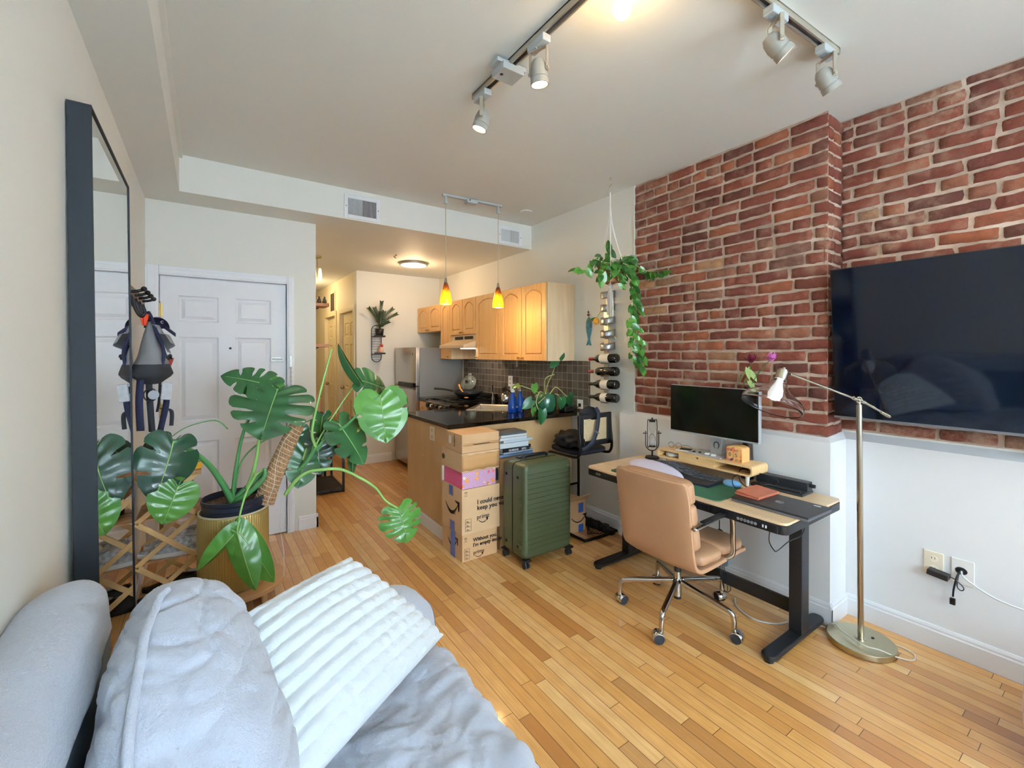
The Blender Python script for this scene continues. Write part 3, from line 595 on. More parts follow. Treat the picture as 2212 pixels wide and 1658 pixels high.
MB().lathe([(0.0001, 0.93), (0.07, 0.93), (0.095, 0.955), (0.104, 1.0), (0.10, 1.06), (0.088, 1.105), (0.082, 1.105), (0.092, 1.06), (0.08, 1.08), (0.0001, 1.08)], (px_, py_, 0)).build('pot', mat('green_glaze', '#24583f', 0.25, coat=0.5), t, smooth=True)
stems = [([(px_, py_, 1.08), (2.565, 3.15, 1.18), (2.60, 3.11, 1.30), (2.62, 3.08, 1.42)], [((2.62, 3.08, 1.43), (-0.5, -0.1, -0.6), (0.3, -1, 0.3), 0.12, 0.10), ((2.63, 3.07, 1.43), (0.4, 0, 0.7), (-0.3, -1, 0.2), 0.11, 0.10)]),
 ([(px_-0.02, py_-0.02, 1.09), (2.50, 3.10, 1.24), (2.60, 3.09, 1.28)], []),
 ([(px_-0.03, py_-0.03, 1.09), (2.44, 3.10, 1.13), (2.36, 3.05, 1.05), (2.36, 3.02, 0.99), (2.385, 3.0, 0.965)], [((2.385, 2.995, 0.98), (-0.1, -0.1, -1), (-0.2, -1, 0.2), 0.13, 0.09)]),
 ([(px_-0.04, py_-0.02, 1.09), (2.42, 3.12, 1.13), (2.33, 3.1, 1.16), (2.20, 3.08, 1.20)], [((2.20, 3.08, 1.20), (-1, 0, -0.2), (0, -0.4, 1), 0.08, 0.06), ((2.36, 3.08, 1.20), (0.2, 0, -1), (-0.2, -1, 0.2), 0.09, 0.075)]),
 ([(px_-0.03, py_-0.05, 1.09), (2.42, 3.05, 1.06), (2.36, 3.02, 1.04)], [((2.30, 3.03, 1.07), (-0.6, 0, -0.4), (0, -1, 0.5), 0.12, 0.09), ((2.34, 3.06, 1.0), (0, 0, -1), (-0.3, -1, 0.1), 0.08, 0.05)]),
 ([(px_+0.03, py_-0.02, 1.09), (2.64, 3.12, 1.16), (2.72, 3.10, 1.10), (2.76, 3.07, 1.05)], [((2.75, 3.07, 1.07), (0.7, 0, -0.7), (-0.3, -1, 0.4), 0.17, 0.12)]),
 ([(px_+0.03, py_-0.03, 1.09), (2.62, 3.08, 1.10), (2.66, 3.06, 1.05)], [((2.66, 3.06, 1.07), (0.0, 0, -1), (-0.3, -1, 0.3), 0.12, 0.09)])]
for pts, lv in stems:
    MB().tube(spline(pts, 6), 0.0035, 6).build('stem', M_stem, t)
    for (p, d_, n_, L_, W_) in lv: add_leaf(t, p, d_, n_, L_, W_, M_lf if L_ < 0.1 else M_lfd)
# wall plates on the tiles
for y, z, w_, lab in ((5.03, 1.155, 0.07, 'white socket plate on the dark tiles next to the fridge'), (4.10, 1.16, 0.075, 'white socket plate on the dark tiles above the sink')):
    t = thing('outlet', lab, 'wall socket', (2.81, y, z)); MB().bx((2.803, y-w_/2, z-0.06), (2.8125, y+w_/2, z+0.06)).build('plate', mat('white_plastic', '#f0f0ee', 0.35), t, bevel=0.002)
    for q in (-0.025, 0.025): MB().bx((2.801, y-0.015, z+q-0.014), (2.8035, y+0.015, z+q+0.014)).build('socket', mat('ivory_dark', '#cbbd9f', 0.4), t)
t = thing('outlet', 'white socket plate low on the tiles beside the black coffee grinder', 'wall socket', (2.81, 2.98, 1.0)); MB().bx((2.803, 2.94, 0.965), (2.8125, 3.01, 1.05)).build('plate', mat('white_plastic', '#f0f0ee', 0.35), t, bevel=0.002)
MB().bx((2.80, 2.958, 0.985), (2.8035, 2.99, 1.015)).build('socket', M_blk, t)
t = thing('coffee_grinder', 'small black gadget with a cord at the wall end of the black worktop', 'kitchen gadget', (2.74, 3.09, 0.93)); MB().box((2.75, 3.10, 0.955), (0.11, 0.10, 0.05)).build('gadget_body', M_blk, t, bevel=0.012, seg=3); MB().cyl((2.77, 3.12, 0.98), (2.77, 3.12, 1.03), 0.025).build('gadget_top', M_blk, t)
MB().tube(spline([(2.76, 3.07, 0.95), (2.77, 3.05, 0.94), (2.79, 3.03, 0.96), (2.80, 2.975, 0.99)], 6), 0.003, 6).build('cord', M_blk, t)

# soffit vents
def vent(name, x0, x1, z0, z1, lab, damper=None):
    t = thing(name, lab, 'air vent', ((x0+x1)/2, YS-0.006, z0)); y = YS-0.007; wm = mat('white_metal', '#eceff2', 0.4); f = 0.03; m = MB()
    for a, b, c, e in ((x0, x0+f, z0, z1), (x1-f, x1, z0, z1), (x0+f, x1-f, z0, z0+f), (x0+f, x1-f, z1-f, z1)): m.bx((a, y-0.008, c), (b, y, e))
    m.build('frame', wm, t, bevel=0.002); MB().bx((x0+f, y-0.001, z0+f), (x1-f, y, z1-f)).build('duct_opening', mat('duct_dark', '#4d4a48', 0.8), t); n = 22
    for i in range(n):
        x = x0+f+(x1-x0-2*f)*(i+0.5)/n; a = 0.5 if i < n/2 else -0.5
        if damper and damper[0] < i < damper[1]: a *= 2.3
        MB().box((x, y-0.005, (z0+z1)/2), (0.0015, 0.010, z1-z0-2*f), rotm(0, 0, a)).build('louvre', wm, t)
    for xx in (x0+f/2, x1-f/2): MB().cyl((xx, y-0.008, (z0+z1)/2), (xx, y-0.0095, (z0+z1)/2), 0.004, n=8).build('screw', M_dark, t)
vent('soffit_vent', 0.921, 1.212, 2.572, 2.765, 'white slatted air vent on the soffit above the hall opening')
vent('soffit_vent', 2.405, 2.69, 2.572, 2.752, 'white slatted air vent at the right end of the soffit', (10, 30))
# flush dome light in the kitchen ceiling
t = thing('ceiling_light', 'round flush disc light glowing on the low kitchen ceiling', 'ceiling light', (2.07, 5.10, ZS)); MB().cyl((2.07, 5.10, ZS-0.028), (2.07, 5.10, ZS), 0.165, n=40).build('rim', M_nick, t); MB().lathe([(0.0001, ZS-0.034), (0.10, ZS-0.033), (0.152, ZS-0.0285)], (2.07, 5.10, 0), n=40).build('diffuser', mat('diffuser', '#fff6e8', 0.4, emit='#ffe9c4', es=6), t, smooth=True)
point('ceiling_light_glow', (2.07, 5.10, ZS-0.12), 13, (1.0, 0.70, 0.40), 0.12)
tag(MB().tube(spline([(1.72, 4.75, ZS), (1.73, 4.75, ZS-0.012), (1.70, 4.75, ZS-0.03), (1.725, 4.75, ZS-0.045)], 5), 0.004, 6).build('ceiling_hook', M_brass), 'small brass hook in the low kitchen ceiling', 'hook')
tag(MB().cyl((2.48, 3.36, ZC-0.012), (2.48, 3.36, ZC), 0.055, n=32).build('detector_cover', M_ceil, bevel=0.004), 'flat round white cap on the ceiling beside the soffit', 'cover plate')
# wall shelf: black wire rack with plant and ornament on the end wall
t = thing('wire_wall_shelf', 'black rounded wire rack with two trays on the kitchen end wall', 'wall shelf', (1.893, YK-0.01, 1.35)); xc, hw, z0, z1 = 1.893, 0.066, 1.356, 1.85; y = YK-0.006
loop = [(xc-hw*math.cos(a), y, z1-hw+hw*math.sin(a)) for a in [PI*i/10 for i in range(11)]]+[(xc+hw*math.cos(a), y, z0+hw-hw*math.sin(a)) for a in [PI*i/10 for i in range(11)]]
MB().tube(loop, 0.005, 6, closed=True).build('wire_frame', M_blk, t); m = MB()
for k in range(13):
    z = z0+0.03+k*0.035; m.tube([(xc-hw*0.97, y+0.002, z), (xc+hw*0.97, y+0.002, z)], 0.0018, 5)
m.build('cross_wires', M_blk, t)
for z in (1.688, 1.46): MB().bx((xc-hw-0.008, YK-0.15, z), (xc+hw+0.008, YK-0.008, z+0.008)).bx((xc-hw-0.008, YK-0.152, z), (xc+hw+0.008, YK-0.148, z+0.022)).build('tray', M_blk, t)
t = thing('zz_plant', 'dark zz plant in a black pot on the wire wall shelf', 'potted plant', (1.91, 5.87, 1.697)); MB().lathe([(0.0001, 1.697), (0.045, 1.697), (0.058, 1.80), (0.054, 1.80), (0.0001, 1.79)], (1.905, 5.875, 0)).build('pot', M_blk, t, smooth=True)
M_zz = mat('zz_leaf', '#33452a', 0.4, var=0.25); rr = random.Random(3)
for tip in ((-0.15, -0.03, 0.27), (-0.06, 0.02, 0.28), (0.01, -0.05, 0.36), (0.06, 0.0, 0.24), (0.17, -0.02, 0.28), (0.21, -0.06, 0.21), (0.10, -0.06, 0.10), (-0.02, -0.08, 0.22)):
    b = Vector((1.905, 5.875, 1.79)); tp = b+Vector(tip); mid = b+Vector((tip[0]*0.35, tip[1]*0.4, tip[2]*0.6)); pts = spline([b, mid, tp], 8); MB().tube(pts, lambda u: 0.005*(1-0.6*u), 6).build('stalk', M_zz, t); m = MB()
    for i in range(5, len(pts)):
        for sd in (-1, 1):
            dd = (pts[i]-pts[i-1]).normalized(); sdv = Vector((sd*dd.z, -0.35, -sd*dd.x*0.6)); l = heart_leaf(pts[i], dd*0.8+sdv, (0.1, -1, 0.2), 0.040, 0.015, droop=0.1, n=4); m.add(l.v, l.f)
    m.build('leaflets', M_zz, t, smooth=True)
t = thing('ornament', 'small pink and red figurine on the lower tray of the wire wall shelf', 'ornament', (1.92, 5.88, 1.468)); MB().lathe([(0.0001, 1.468), (0.036, 1.468), (0.034, 1.52), (0.018, 1.535), (0.012, 1.56), (0.0001, 1.562)], (1.925, 5.88, 0)).build('body', mat('pink_paint', '#e8b49c', 0.5), t, smooth=True)
MB().ball((1.935, 5.88, 1.575), 0.022).build('head', mat('red_paint', '#c8392c', 0.4), t, smooth=True)
# ---------------------------------------------------------------- pendants, track lights, bulb
M_wmet = mat('track_adapter', '#b3b8b8', 0.45); M_track = mat('track_metal', '#b9b2a2', 0.35, 0.7); M_slot = mat('track_slot', '#4a4a50', 0.5)
def shade_mat():
    s = NT('amber_glass'); z = s.n('ShaderNodeSeparateXYZ'); s.l(s.coord('Generated'), z.inputs[0]); f = s.math('ADD', z.outputs[2], s.math('MULTIPLY', s.math('SUBTRACT', s.noise(38, 3), 0.5), 0.35))
    col = s.ramp(f, [(0.0, srgb('#f7c81e')), (0.55, srgb('#f5b915')), (0.75, srgb('#b04a10')), (1.0, srgb('#5a1c08'))]); s.base(col); s.p.inputs['Roughness'].default_value = 0.15; s.p.inputs['Coat Weight'].default_value = 0.5
    s.l(col, s.p.inputs['Emission Color']); st = s.ramp(f, [(0.0, (1, 1, 1, 1)), (0.6, (0.75, 0.75, 0.75, 1)), (0.85, (0.05, 0.05, 0.05, 1))]); s.l(s.math('MULTIPLY', st, 1.15), s.p.inputs['Emission Strength']); return s.m
M_amb = shade_mat()
t = thing('pendant_track', 'short white track bar carrying the two amber pendants', 'light track', (1.9, 3.375, ZC))
A_, B_ = Vector((1.63, 3.390, ZC)), Vector((2.20, 3.358, ZC)); dr_ = (B_-A_).normalized(); R = Matrix.Rotation(math.atan2(dr_.y, dr_.x), 3, 'Z')
MB().box((A_+B_)/2-Vector((0, 0, 0.009)), ((B_-A_).length, 0.036, 0.018), R).build('track_bar', M_wmet, t, bevel=0.003); MB().box((A_+B_)/2-Vector((0.02, 0, 0.024)), (0.105, 0.07, 0.036), R).build('junction_box', M_wmet, t, bevel=0.008, seg=3); MB().cyl((A_+B_)/2-Vector((0.05, 0.036, 0.022)), (A_+B_)/2-Vector((0.05, 0.038, 0.022)), 0.006).build('screw', M_dark, t)
def pendant(loc, label):
    x, y = loc; t = thing('pendant_light', label, 'pendant light', (x, y, 1.885), 0, 'amber pendants over the counter'); zt = ZC-0.019
    MB().cyl((x, y, zt-0.03), (x, y, zt), 0.012).cyl((x, y, zt-0.06), (x, y, zt-0.03), 0.017, 0.014).build('socket_mount', M_wmet, t, smooth=False)
    MB().tube([(x, y, zt-0.06), (x+0.001, y, 2.4), (x, y, 2.10)], 0.0032, 6).build('cord', mat('silver_cord', '#b7a98f', 0.5, 0.3), t)
    MB().cyl((x, y, 2.06), (x, y, 2.105), 0.014, 0.008).build('cap', M_nick, t)
    prof = [(0.013, 2.066), (0.019, 2.05), (0.030, 2.01), (0.043, 1.96), (0.050, 1.92), (0.050, 1.895), (0.047, 1.885)]
    MB().lathe(prof, (x, y, 0), n=32).build('glass_shade', M_amb, t, smooth=True, solid=0.003)
    MB().ball((x, y, 1.925), 0.020).build('bulb', mat('warm_bulb', '#fff4d8', 0.4, emit='#fff0c0', es=22), t, smooth=True)
    point('pendant_glow', (x, y, 1.87), 10, (1.0, 0.66, 0.30), 0.04); return t
pendant((1.66, 3.388), 'left amber glass pendant hanging in front of the fridge wall'); pendant((2.165, 3.360), 'right amber glass pendant hanging in front of the tall cabinets')
def track(name, a, b, label, w=0.036, h=0.03):
    a, b = Vector(a), Vector(b); d = (b-a).normalized(); R = Matrix.Rotation(math.atan2(d.y, d.x), 3, 'Z'); t = thing(name, label, 'light track', (a+b)/2, 0, 'ceiling light tracks')
    m = MB(); L = (b-a).length; c = (a+b)/2; s_ = Vector((-d.y, d.x, 0))
    m.box(c-Vector((0, 0, 0.004)), (L, w, 0.008), R)
    for k in (-1, 1): m.box(c+s_*k*(w/2-0.004)-Vector((0, 0, h/2)), (L, 0.008, h), R); 
    m.build('rail', M_track, t, bevel=0.001); MB().box(c-Vector((0, 0, 0.012)), (L-0.002, w-0.016, 0.008), R).build('conductor_slot', M_slot, t); return t
track('light_track', (1.150, 2.005, ZC), (1.150, 0.1, ZC), 'long light track running over the middle of the ceiling towards the camera')
track('light_track', (2.285, 0.80, ZC), (1.2, 0.86, ZC), 'short-looking light track near the brick pier at upper right')
def head(name, base, along, aim, label, on=True):
    # adapter box under the rail, U-shaped yoke, drum lamp
    b = Vector(base); t = thing('track_spotlight', label, 'spotlight', b, 0, 'track spotlights'); R = Matrix.Rotation(math.atan2(along[1], along[0]), 3, 'Z')
    MB().box(b-Vector((0, 0, 0.042)), (0.11, 0.042, 0.032), R).build('adapter', M_wmet, t, bevel=0.004); MB().box(b-Vector((0, 0, 0.059))+R @ Vector((0.02, 0, 0)), (0.035, 0.024, 0.004), R).build('adapter_label', mat('grey_print', '#9aa0a6', 0.5), t)
    aim = Vector(aim).normalized(); pv = b-Vector((0, 0, 0.155)); s_ = Vector((-aim.y, aim.x, 0)); s_ = s_.normalized() if s_.length > 0.1 else Vector((0, 1, 0)); y = MB()
    for k in (-1, 1): y.box(pv+s_*k*0.042+Vector((0, 0, 0.040)), (0.005, 0.016, 0.10), Matrix.Rotation(math.atan2(s_.y, s_.x), 3, 'Z')); y.cyl(pv+s_*k*0.036, pv+s_*k*0.050, 0.008, n=12)
    y.box(pv+Vector((0, 0, 0.09)), (0.09, 0.016, 0.005), Matrix.Rotation(math.atan2(s_.y, s_.x), 3, 'Z')); y.cyl(pv+Vector((0, 0, 0.09)), b-Vector((0, 0, 0.056)), 0.007); y.build('yoke', M_track, t, bevel=0.001)
    q = aim.to_track_quat('Z', 'Y').to_matrix(); MB().lathe([(a*1.2, b*1.05) for a, b in [(0.0001, -0.045), (0.018, -0.042), (0.027, -0.025), (0.029, -0.012), (0.031, 0.0), (0.031, 0.024), (0.0290, 0.026), (0.0290, 0.029), (0.031, 0.031), (0.032, 0.052), (0.029, 0.052), (0.027, 0.04), (0.0001, 0.036)]], pv, q, 28).build('drum', mat('spot_enamel', '#8e8b83', 0.4), t, smooth=False, auto=40)
    MB().cyl(pv+q @ Vector((0, 0, 0.041)), pv+q @ Vector((0, 0, 0.046)), 0.030).build('lamp', mat('spot_lamp', '#fff6e4', 0.4, emit='#fff0d4', es=12), t)
    spot('spot_beam', pv+aim*0.06, aim, 9, (1, 0.86, 0.68), 75); return t
head('h', (1.150, 1.93, ZC), (0, 1), (-0.25, 0.2, -1), 'farthest spotlight, at the kitchen end of the long track')
head('h', (1.150, 1.47, ZC), (0, 1), (0.15, 0.05, -1), 'spotlight pointing down on the long track, next to the feed box')
head('h', (2.20, 0.805, ZC), (-1, 0.05), (0.55, -0.25, -0.8), 'spotlight at the end of the right track beside the brick pier')
head('h', (1.80, 0.827, ZC), (-1, 0.05), (0.6, -0.45, -0.75), 'spotlight at the top edge of the photo on the right track')
t = thing('feed_box', 'white power feed box clipped across the long ceiling track', 'junction box', (1.150, 1.70, ZC-0.03)); MB().box((1.15, 1.70, ZC-0.045), (0.115, 0.10, 0.032)).build('box_body', M_wmet, t, bevel=0.004); MB().box((1.15, 1.70, ZC-0.02), (0.16, 0.07, 0.02)).build('clip', M_wmet, t, bevel=0.003); MB().cyl((1.115, 1.70, ZC-0.0605), (1.115, 1.70, ZC-0.062), 0.008).build('screw', M_dark, t)
# bare glowing bulb in the ceiling at the frame edge
t = thing('ceiling_bulb', 'bare warm bulb glowing below the ceiling at the top edge of the photo', 'light bulb', (1.245, 1.10, ZC)); MB().cyl((1.245, 1.10, ZC-0.03), (1.245, 1.10, ZC), 0.045, n=24).cyl((1.245, 1.10, ZC-0.05), (1.245, 1.10, ZC-0.03), 0.02).build('holder', M_wmet, t, bevel=0.002)
MB().ball((1.245, 1.10, ZC-0.085), 0.034, sc=(1, 1, 1.15)).build('bulb', mat('bare_bulb', '#fff0c8', 0.4, emit='#ffd890', es=40), t, smooth=True)
point('ceiling_bulb_glow', (1.245, 1.10, ZC-0.135), 2.6, (1.0, 0.60, 0.26), 0.04)
# hall light
point('hall_light', (1.15, 7.2, 2.35), 12, (1.0, 0.78, 0.48), 0.08)
# ---------------------------------------------------------------- television, sockets, plant hanger, wine rack, fish
t = thing('television', 'large black wall-mounted flat television over the white dado', 'television', (2.93, 0.2, 1.04)); x1, x0 = 2.985, 2.955; tz0, tz1, ty0, ty1 = 1.122, 1.919, -0.42, 0.990
MB().bx((x0+0.004, ty0, tz0), (x1, ty1, tz1)).build('tv_body', M_blk, t, bevel=0.004); MB().bx((x0, ty0+0.006, tz0+0.012), (x0+0.0045, ty1-0.006, tz1-0.006)).build('screen', mat('tv_glass', '#040a16', 0.05), t)
MB().bx((x0-0.001, ty0, tz0), (x0+0.004, ty1, tz0+0.010)).build('bottom_bezel', mat('grey_bezel', '#8b8d93', 0.3, 0.6), t); MB().bx((x1, 0.1, 1.3), (XR+0.01, 0.4, 1.6)).build('wall_mount', M_blk, t)
tag(MB().tube(spline([(3.0, 0.14, 1.06), (2.985, 0.18, 1.075), (2.982, 0.24, 1.06), (2.984, 0.29, 1.03), (2.985, 0.31, 1.015)], 8), 0.007).build('tv_cable', mat('white_cable', '#dfe2e6', 0.5), smooth=True), 'white cable looping down from under the television onto the ledge', 'cable')
M_wpl = mat('white_plastic', '#f0f0ee', 0.35); M_ivd = mat('ivory_dark', '#cbbd9f', 0.4); xw = XR-0.03
# (television moved out from the wall on an arm mount, just in front of the pier corner)
for o_ in [t]+list(t.children): pass
dx_ = -0.195
for o_ in t.children:
    if not o_.name.startswith('wall_mount'): o_.data.transform(Matrix(((1, 0, -0.0875, dx_-0.005+0.0875*1.92), (0, 1, 0, 0), (0, 0, 1, 0), (0, 0, 0, 1))))
MB().bx((2.80, 0.15, 1.45), (2.985, 0.35, 1.60)).build('mount_arm', M_blk, t)
def plate(t, yc, zc, w=0.075, h=0.118, m=M_wpl): return MB().bx((xw-0.007, yc-w/2, zc-h/2), (xw, yc+w/2, zc+h/2)).build('plate', m, t, bevel=0.003)
t = thing('outlet', 'ivory double socket plate on the low white wall with a black charger plugged in', 'wall socket', (xw, 0.62, 0.42)); p_ = plate(t, 0.619, 0.422, m=mat('ivory_plastic', '#e9dcc4', 0.4))
for z in (0.447, 0.397):
    MB().cyl((xw-0.007, 0.619, z), (xw-0.009, 0.619, z), 0.017, n=20).build('socket', mat('ivory_plastic2', '#f1e7d2', 0.4), t); 
    for q in (-0.006, 0.006): MB().bx((xw-0.0095, 0.619+q-0.001, z-0.002), (xw-0.009, 0.619+q+0.001, z+0.008)).build('slot', M_blk, t)
t = thing('outlet', 'white cable plate with an oval opening on the low white wall', 'wall plate', (xw, 0.515, 0.42)); plate(t, 0.515, 0.42, 0.08, 0.12); MB().ball((xw-0.007, 0.52, 0.425), 0.022, sc=(0.12, 1, 0.8)).build('opening', M_blk, t, smooth=True)
t = thing('power_adapter', 'black plug-in adapter hanging off the ivory socket', 'charger', (xw-0.03, 0.60, 0.39)); MB().box((xw-0.035, 0.595, 0.388), (0.05, 0.078, 0.026), rotm(0.12, 0, 0)).build('adapter_body', M_blk, t, bevel=0.003)
MB().tube(spline([(xw-0.035, 0.557, 0.39), (xw-0.035, 0.535, 0.385), (xw-0.03, 0.51, 0.36), (xw-0.03, 0.508, 0.345), (xw-0.03, 0.52, 0.34), (xw-0.03, 0.53, 0.36), (xw-0.015, 0.525, 0.42)], 8), 0.0025, 6).build('cord', M_blk, t)
t = thing('cable', 'short black cable with a connector hanging out of the white wall plate', 'cable', (xw-0.02, 0.53, 0.3)); MB().tube(spline([(xw-0.004, 0.52, 0.43), (xw-0.03, 0.53, 0.40), (xw-0.035, 0.54, 0.34), (xw-0.035, 0.543, 0.30)], 8), 0.004, 8).build('cord', M_blk, t, smooth=True); MB().bx((xw-0.044, 0.534, 0.262), (xw-0.028, 0.554, 0.292)).build('connector', M_blk, t, bevel=0.002)
tag(MB().tube(spline([(xw-0.004, 0.52, 0.425), (xw-0.05, 0.50, 0.41), (xw-0.06, 0.42, 0.37), (xw-0.06, 0.36, 0.355), (xw-0.06, 0.2, 0.33), (xw-0.05, 0.0, 0.20), (xw-0.05, -0.1, 0.005)], 8), 0.004, 8).build('power_cable', mat('white_cable', '#dfe2e6', 0.5), smooth=True), 'white cable running right from the wall plate out of the photo', 'cable')

# wine rack with four bottles
t = thing('wine_rack', 'tall silver wavy-band wine rack on the wall left of the bricks', 'wine rack', (2.80, 2.62, 1.04)); M_alu = mat('satin_aluminium', '#b3b3b1', 0.35, 0.9)
for q in (0.0,): MB().bx((2.770, 2.595, 1.05), (2.776, 2.645, 1.88)).build('upright', M_alu, t)
for k in range(9):
    z = 1.055+k*0.1085
    MB().grid(lambda u, v: Vector((2.812-0.085*math.sin(PI*u)**0.85, 2.62-0.062*math.cos(PI*u), z+0.018+0.058*v-0.016*math.sin(PI*u))), 14, 4).build('band', M_alu, t, smooth=True, solid=0.003)
MB().prism([(-0.03, 0), (0.03, 0), (0.045, 0.05), (0.04, 0.058), (0.0, 0.045), (-0.04, 0.058), (-0.045, 0.05)], (2.808, 2.62, 1.875), (0, 1, 0), (0, 0, 1), 0, 0.006).build('top_plate', M_alu, t)
M_wine = mat('wine_glass', '#0b0d0b', 0.06, coat=0.8); M_lab = mat('wine_label', '#e9e4d8', 0.6, var=0.08, vs=60)
for k, (z, foil, lab, lb) in enumerate(((1.432, '#8f1d1d', 'large', 'top wine bottle in the rack, red foil and a wide cream label'), (1.324, '#7a2320', 'neck', 'second wine bottle from the top, red foil and a cream collar'), (1.217, '#1c1818', 'mid', 'third wine bottle from the top, black foil and cream label'), (1.107, '#15151a', 'small', 'lowest wine bottle in the rack, black foil and white label'))):
    y0 = 2.463; t = thing('wine_bottle', lb, 'wine bottle', (2.735, y0, z), 0, 'bottles in the wine rack'); R = rotm(-PI/2-0.03, 0, 0); c0 = Vector((2.735, y0, z))
    MB().lathe([(0.0001, 0.004), (0.024, 0.0), (0.034, 0.002), (0.0375, 0.008), (0.0375, 0.19), (0.034, 0.215), (0.020, 0.245), (0.0145, 0.265), (0.0135, 0.30)], c0, R, 24).build('glass_body', M_wine, t, smooth=True)
    MB().lathe([(0.0148, 0.262), (0.0145, 0.30), (0.0152, 0.302), (0.0152, 0.315), (0.0001, 0.316)], c0, R, 20).build('foil', mat('foil'+foil, foil, 0.35, 0.2), t, smooth=True, auto=40)
    a, b = {'large': (0.075, 0.175), 'neck': (0.205, 0.215), 'mid': (0.085, 0.165), 'small': (0.10, 0.165)}[lab]
    if lab == 'neck': prof = [(0.0385*0.93, 0.208), (0.0215, 0.244), (0.018, 0.25)]
    else: prof = [(0.0379, a), (0.0379, b)]
    MB().lathe(prof, c0, R, 24).build('label', M_lab, t, smooth=True)
# fish ornament
t = thing('fish_ornament', 'blue-green wooden fish hanging nose up on the white wall', 'wall ornament', (2.81, 2.87, 1.55)); m = MB()
prof = [(0.0, 0.0), (0.02, 0.02), (0.031, 0.05), (0.033, 0.085), (0.028, 0.125), (0.018, 0.16), (0.009, 0.19), (0.010, 0.205), (0.022, 0.235), (0.030, 0.255)]
pl = [(r_, -z) for r_, z in prof]+[(0.0, -0.243)]+[(-r_, -z) for r_, z in prof[::-1]]; m.prism([(-a, b) for a, b in pl][::-1], (2.806, 2.868, 1.795), (0, 1, 0), (0, 0, 1), 0.0, 0.012)
m.build('fish', mat('fish_paint', '#3f7885', 0.5, var=0.45, vs=30), t, bevel=0.003)
MB().ball((2.806, 2.868, 1.815), 0.012).ball((2.806, 2.868, 1.84), 0.009).build('beads', mat('bead_wood', '#7c3a2c', 0.5), t); MB().tube([(2.806, 2.868, 1.79), (2.806, 2.868, 1.86)], 0.0015).build('string', M_blk, t)

# macrame hanger and hanging pothos
hx_, hy_ = 2.53, 2.352
t = thing('macrame_hanger', 'white macrame cord hanger hooked to the ceiling', 'plant hanger', (hx_, hy_, 1.75)); M_cot = mat('cotton_cord', '#ece7dd', 0.9, bump=0.6, bs=300); M_ceilhook = M_wmet
MB().tube(spline([(hx_, hy_, ZC), (hx_, hy_, ZC-0.03), (hx_+0.012, hy_, ZC-0.045), (hx_+0.004, hy_, ZC-0.06), (hx_-0.01, hy_, ZC-0.07), (hx_-0.006, hy_, ZC-0.10), (hx_, hy_, ZC-0.12)], 5), 0.003, 6).build('hook', M_nick, t)
for k in range(4):
    a = PI/4+k*PI/2; ca, sa = math.cos(a), math.sin(a)
    for j in (-1, 1):
        MB().tube(spline([(hx_, hy_, ZC-0.11), (hx_+j*0.004, hy_+j*0.002, 2.60), (hx_+ca*0.014+j*0.005, hy_+sa*0.014, 2.45), (hx_+ca*0.055, hy_+sa*0.055, 2.28), (hx_+ca*0.104, hy_+sa*0.104, 2.13), (hx_+ca*0.104, hy_+sa*0.104, 2.06), (hx_+ca*0.075, hy_+sa*0.075, 2.015), (hx_+ca*0.02, hy_+sa*0.02, 1.99)], 6), 0.0042, 6).build('cord', M_cot, t)
MB().ball((hx_, hy_, 1.982), 0.02, sc=(1, 1, 1.1)).build('knot', M_cot, t); m = MB(); r_ = random.Random(5)
for k in range(26):
    a = r_.uniform(0, 2*PI); q = r_.uniform(0.004, 0.02); m.tube(spline([(hx_+0.01*math.cos(a), hy_+0.01*math.sin(a), 1.985), (hx_+q*1.2*math.cos(a), hy_+q*1.2*math.sin(a), 1.88), (hx_+q*1.4*math.cos(a), hy_+q*1.4*math.sin(a), 1.745+r_.uniform(0, 0.03))], 4), 0.0026, 5)
m.build('tassel', M_cot, t)
t = thing('hanging_pothos', 'trailing pothos in a brown pot held by the white macrame hanger', 'hanging plant', (hx_, hy_, 2.0)); MB().lathe([(0.0001, 2.005), (0.075, 2.005), (0.088, 2.05), (0.098, 2.135), (0.092, 2.135), (0.0001, 2.12)], (hx_, hy_, 0), n=28).build('pot', mat('terracotta_brown', '#a5683c', 0.6), t, smooth=True, auto=50)
M_p1 = leaf_mat('hang_leaf', '#3a6e28', '#5f9438'); M_p2 = leaf_mat('hang_leaf_dark', '#26501f', '#3f742c'); r_ = random.Random(11)
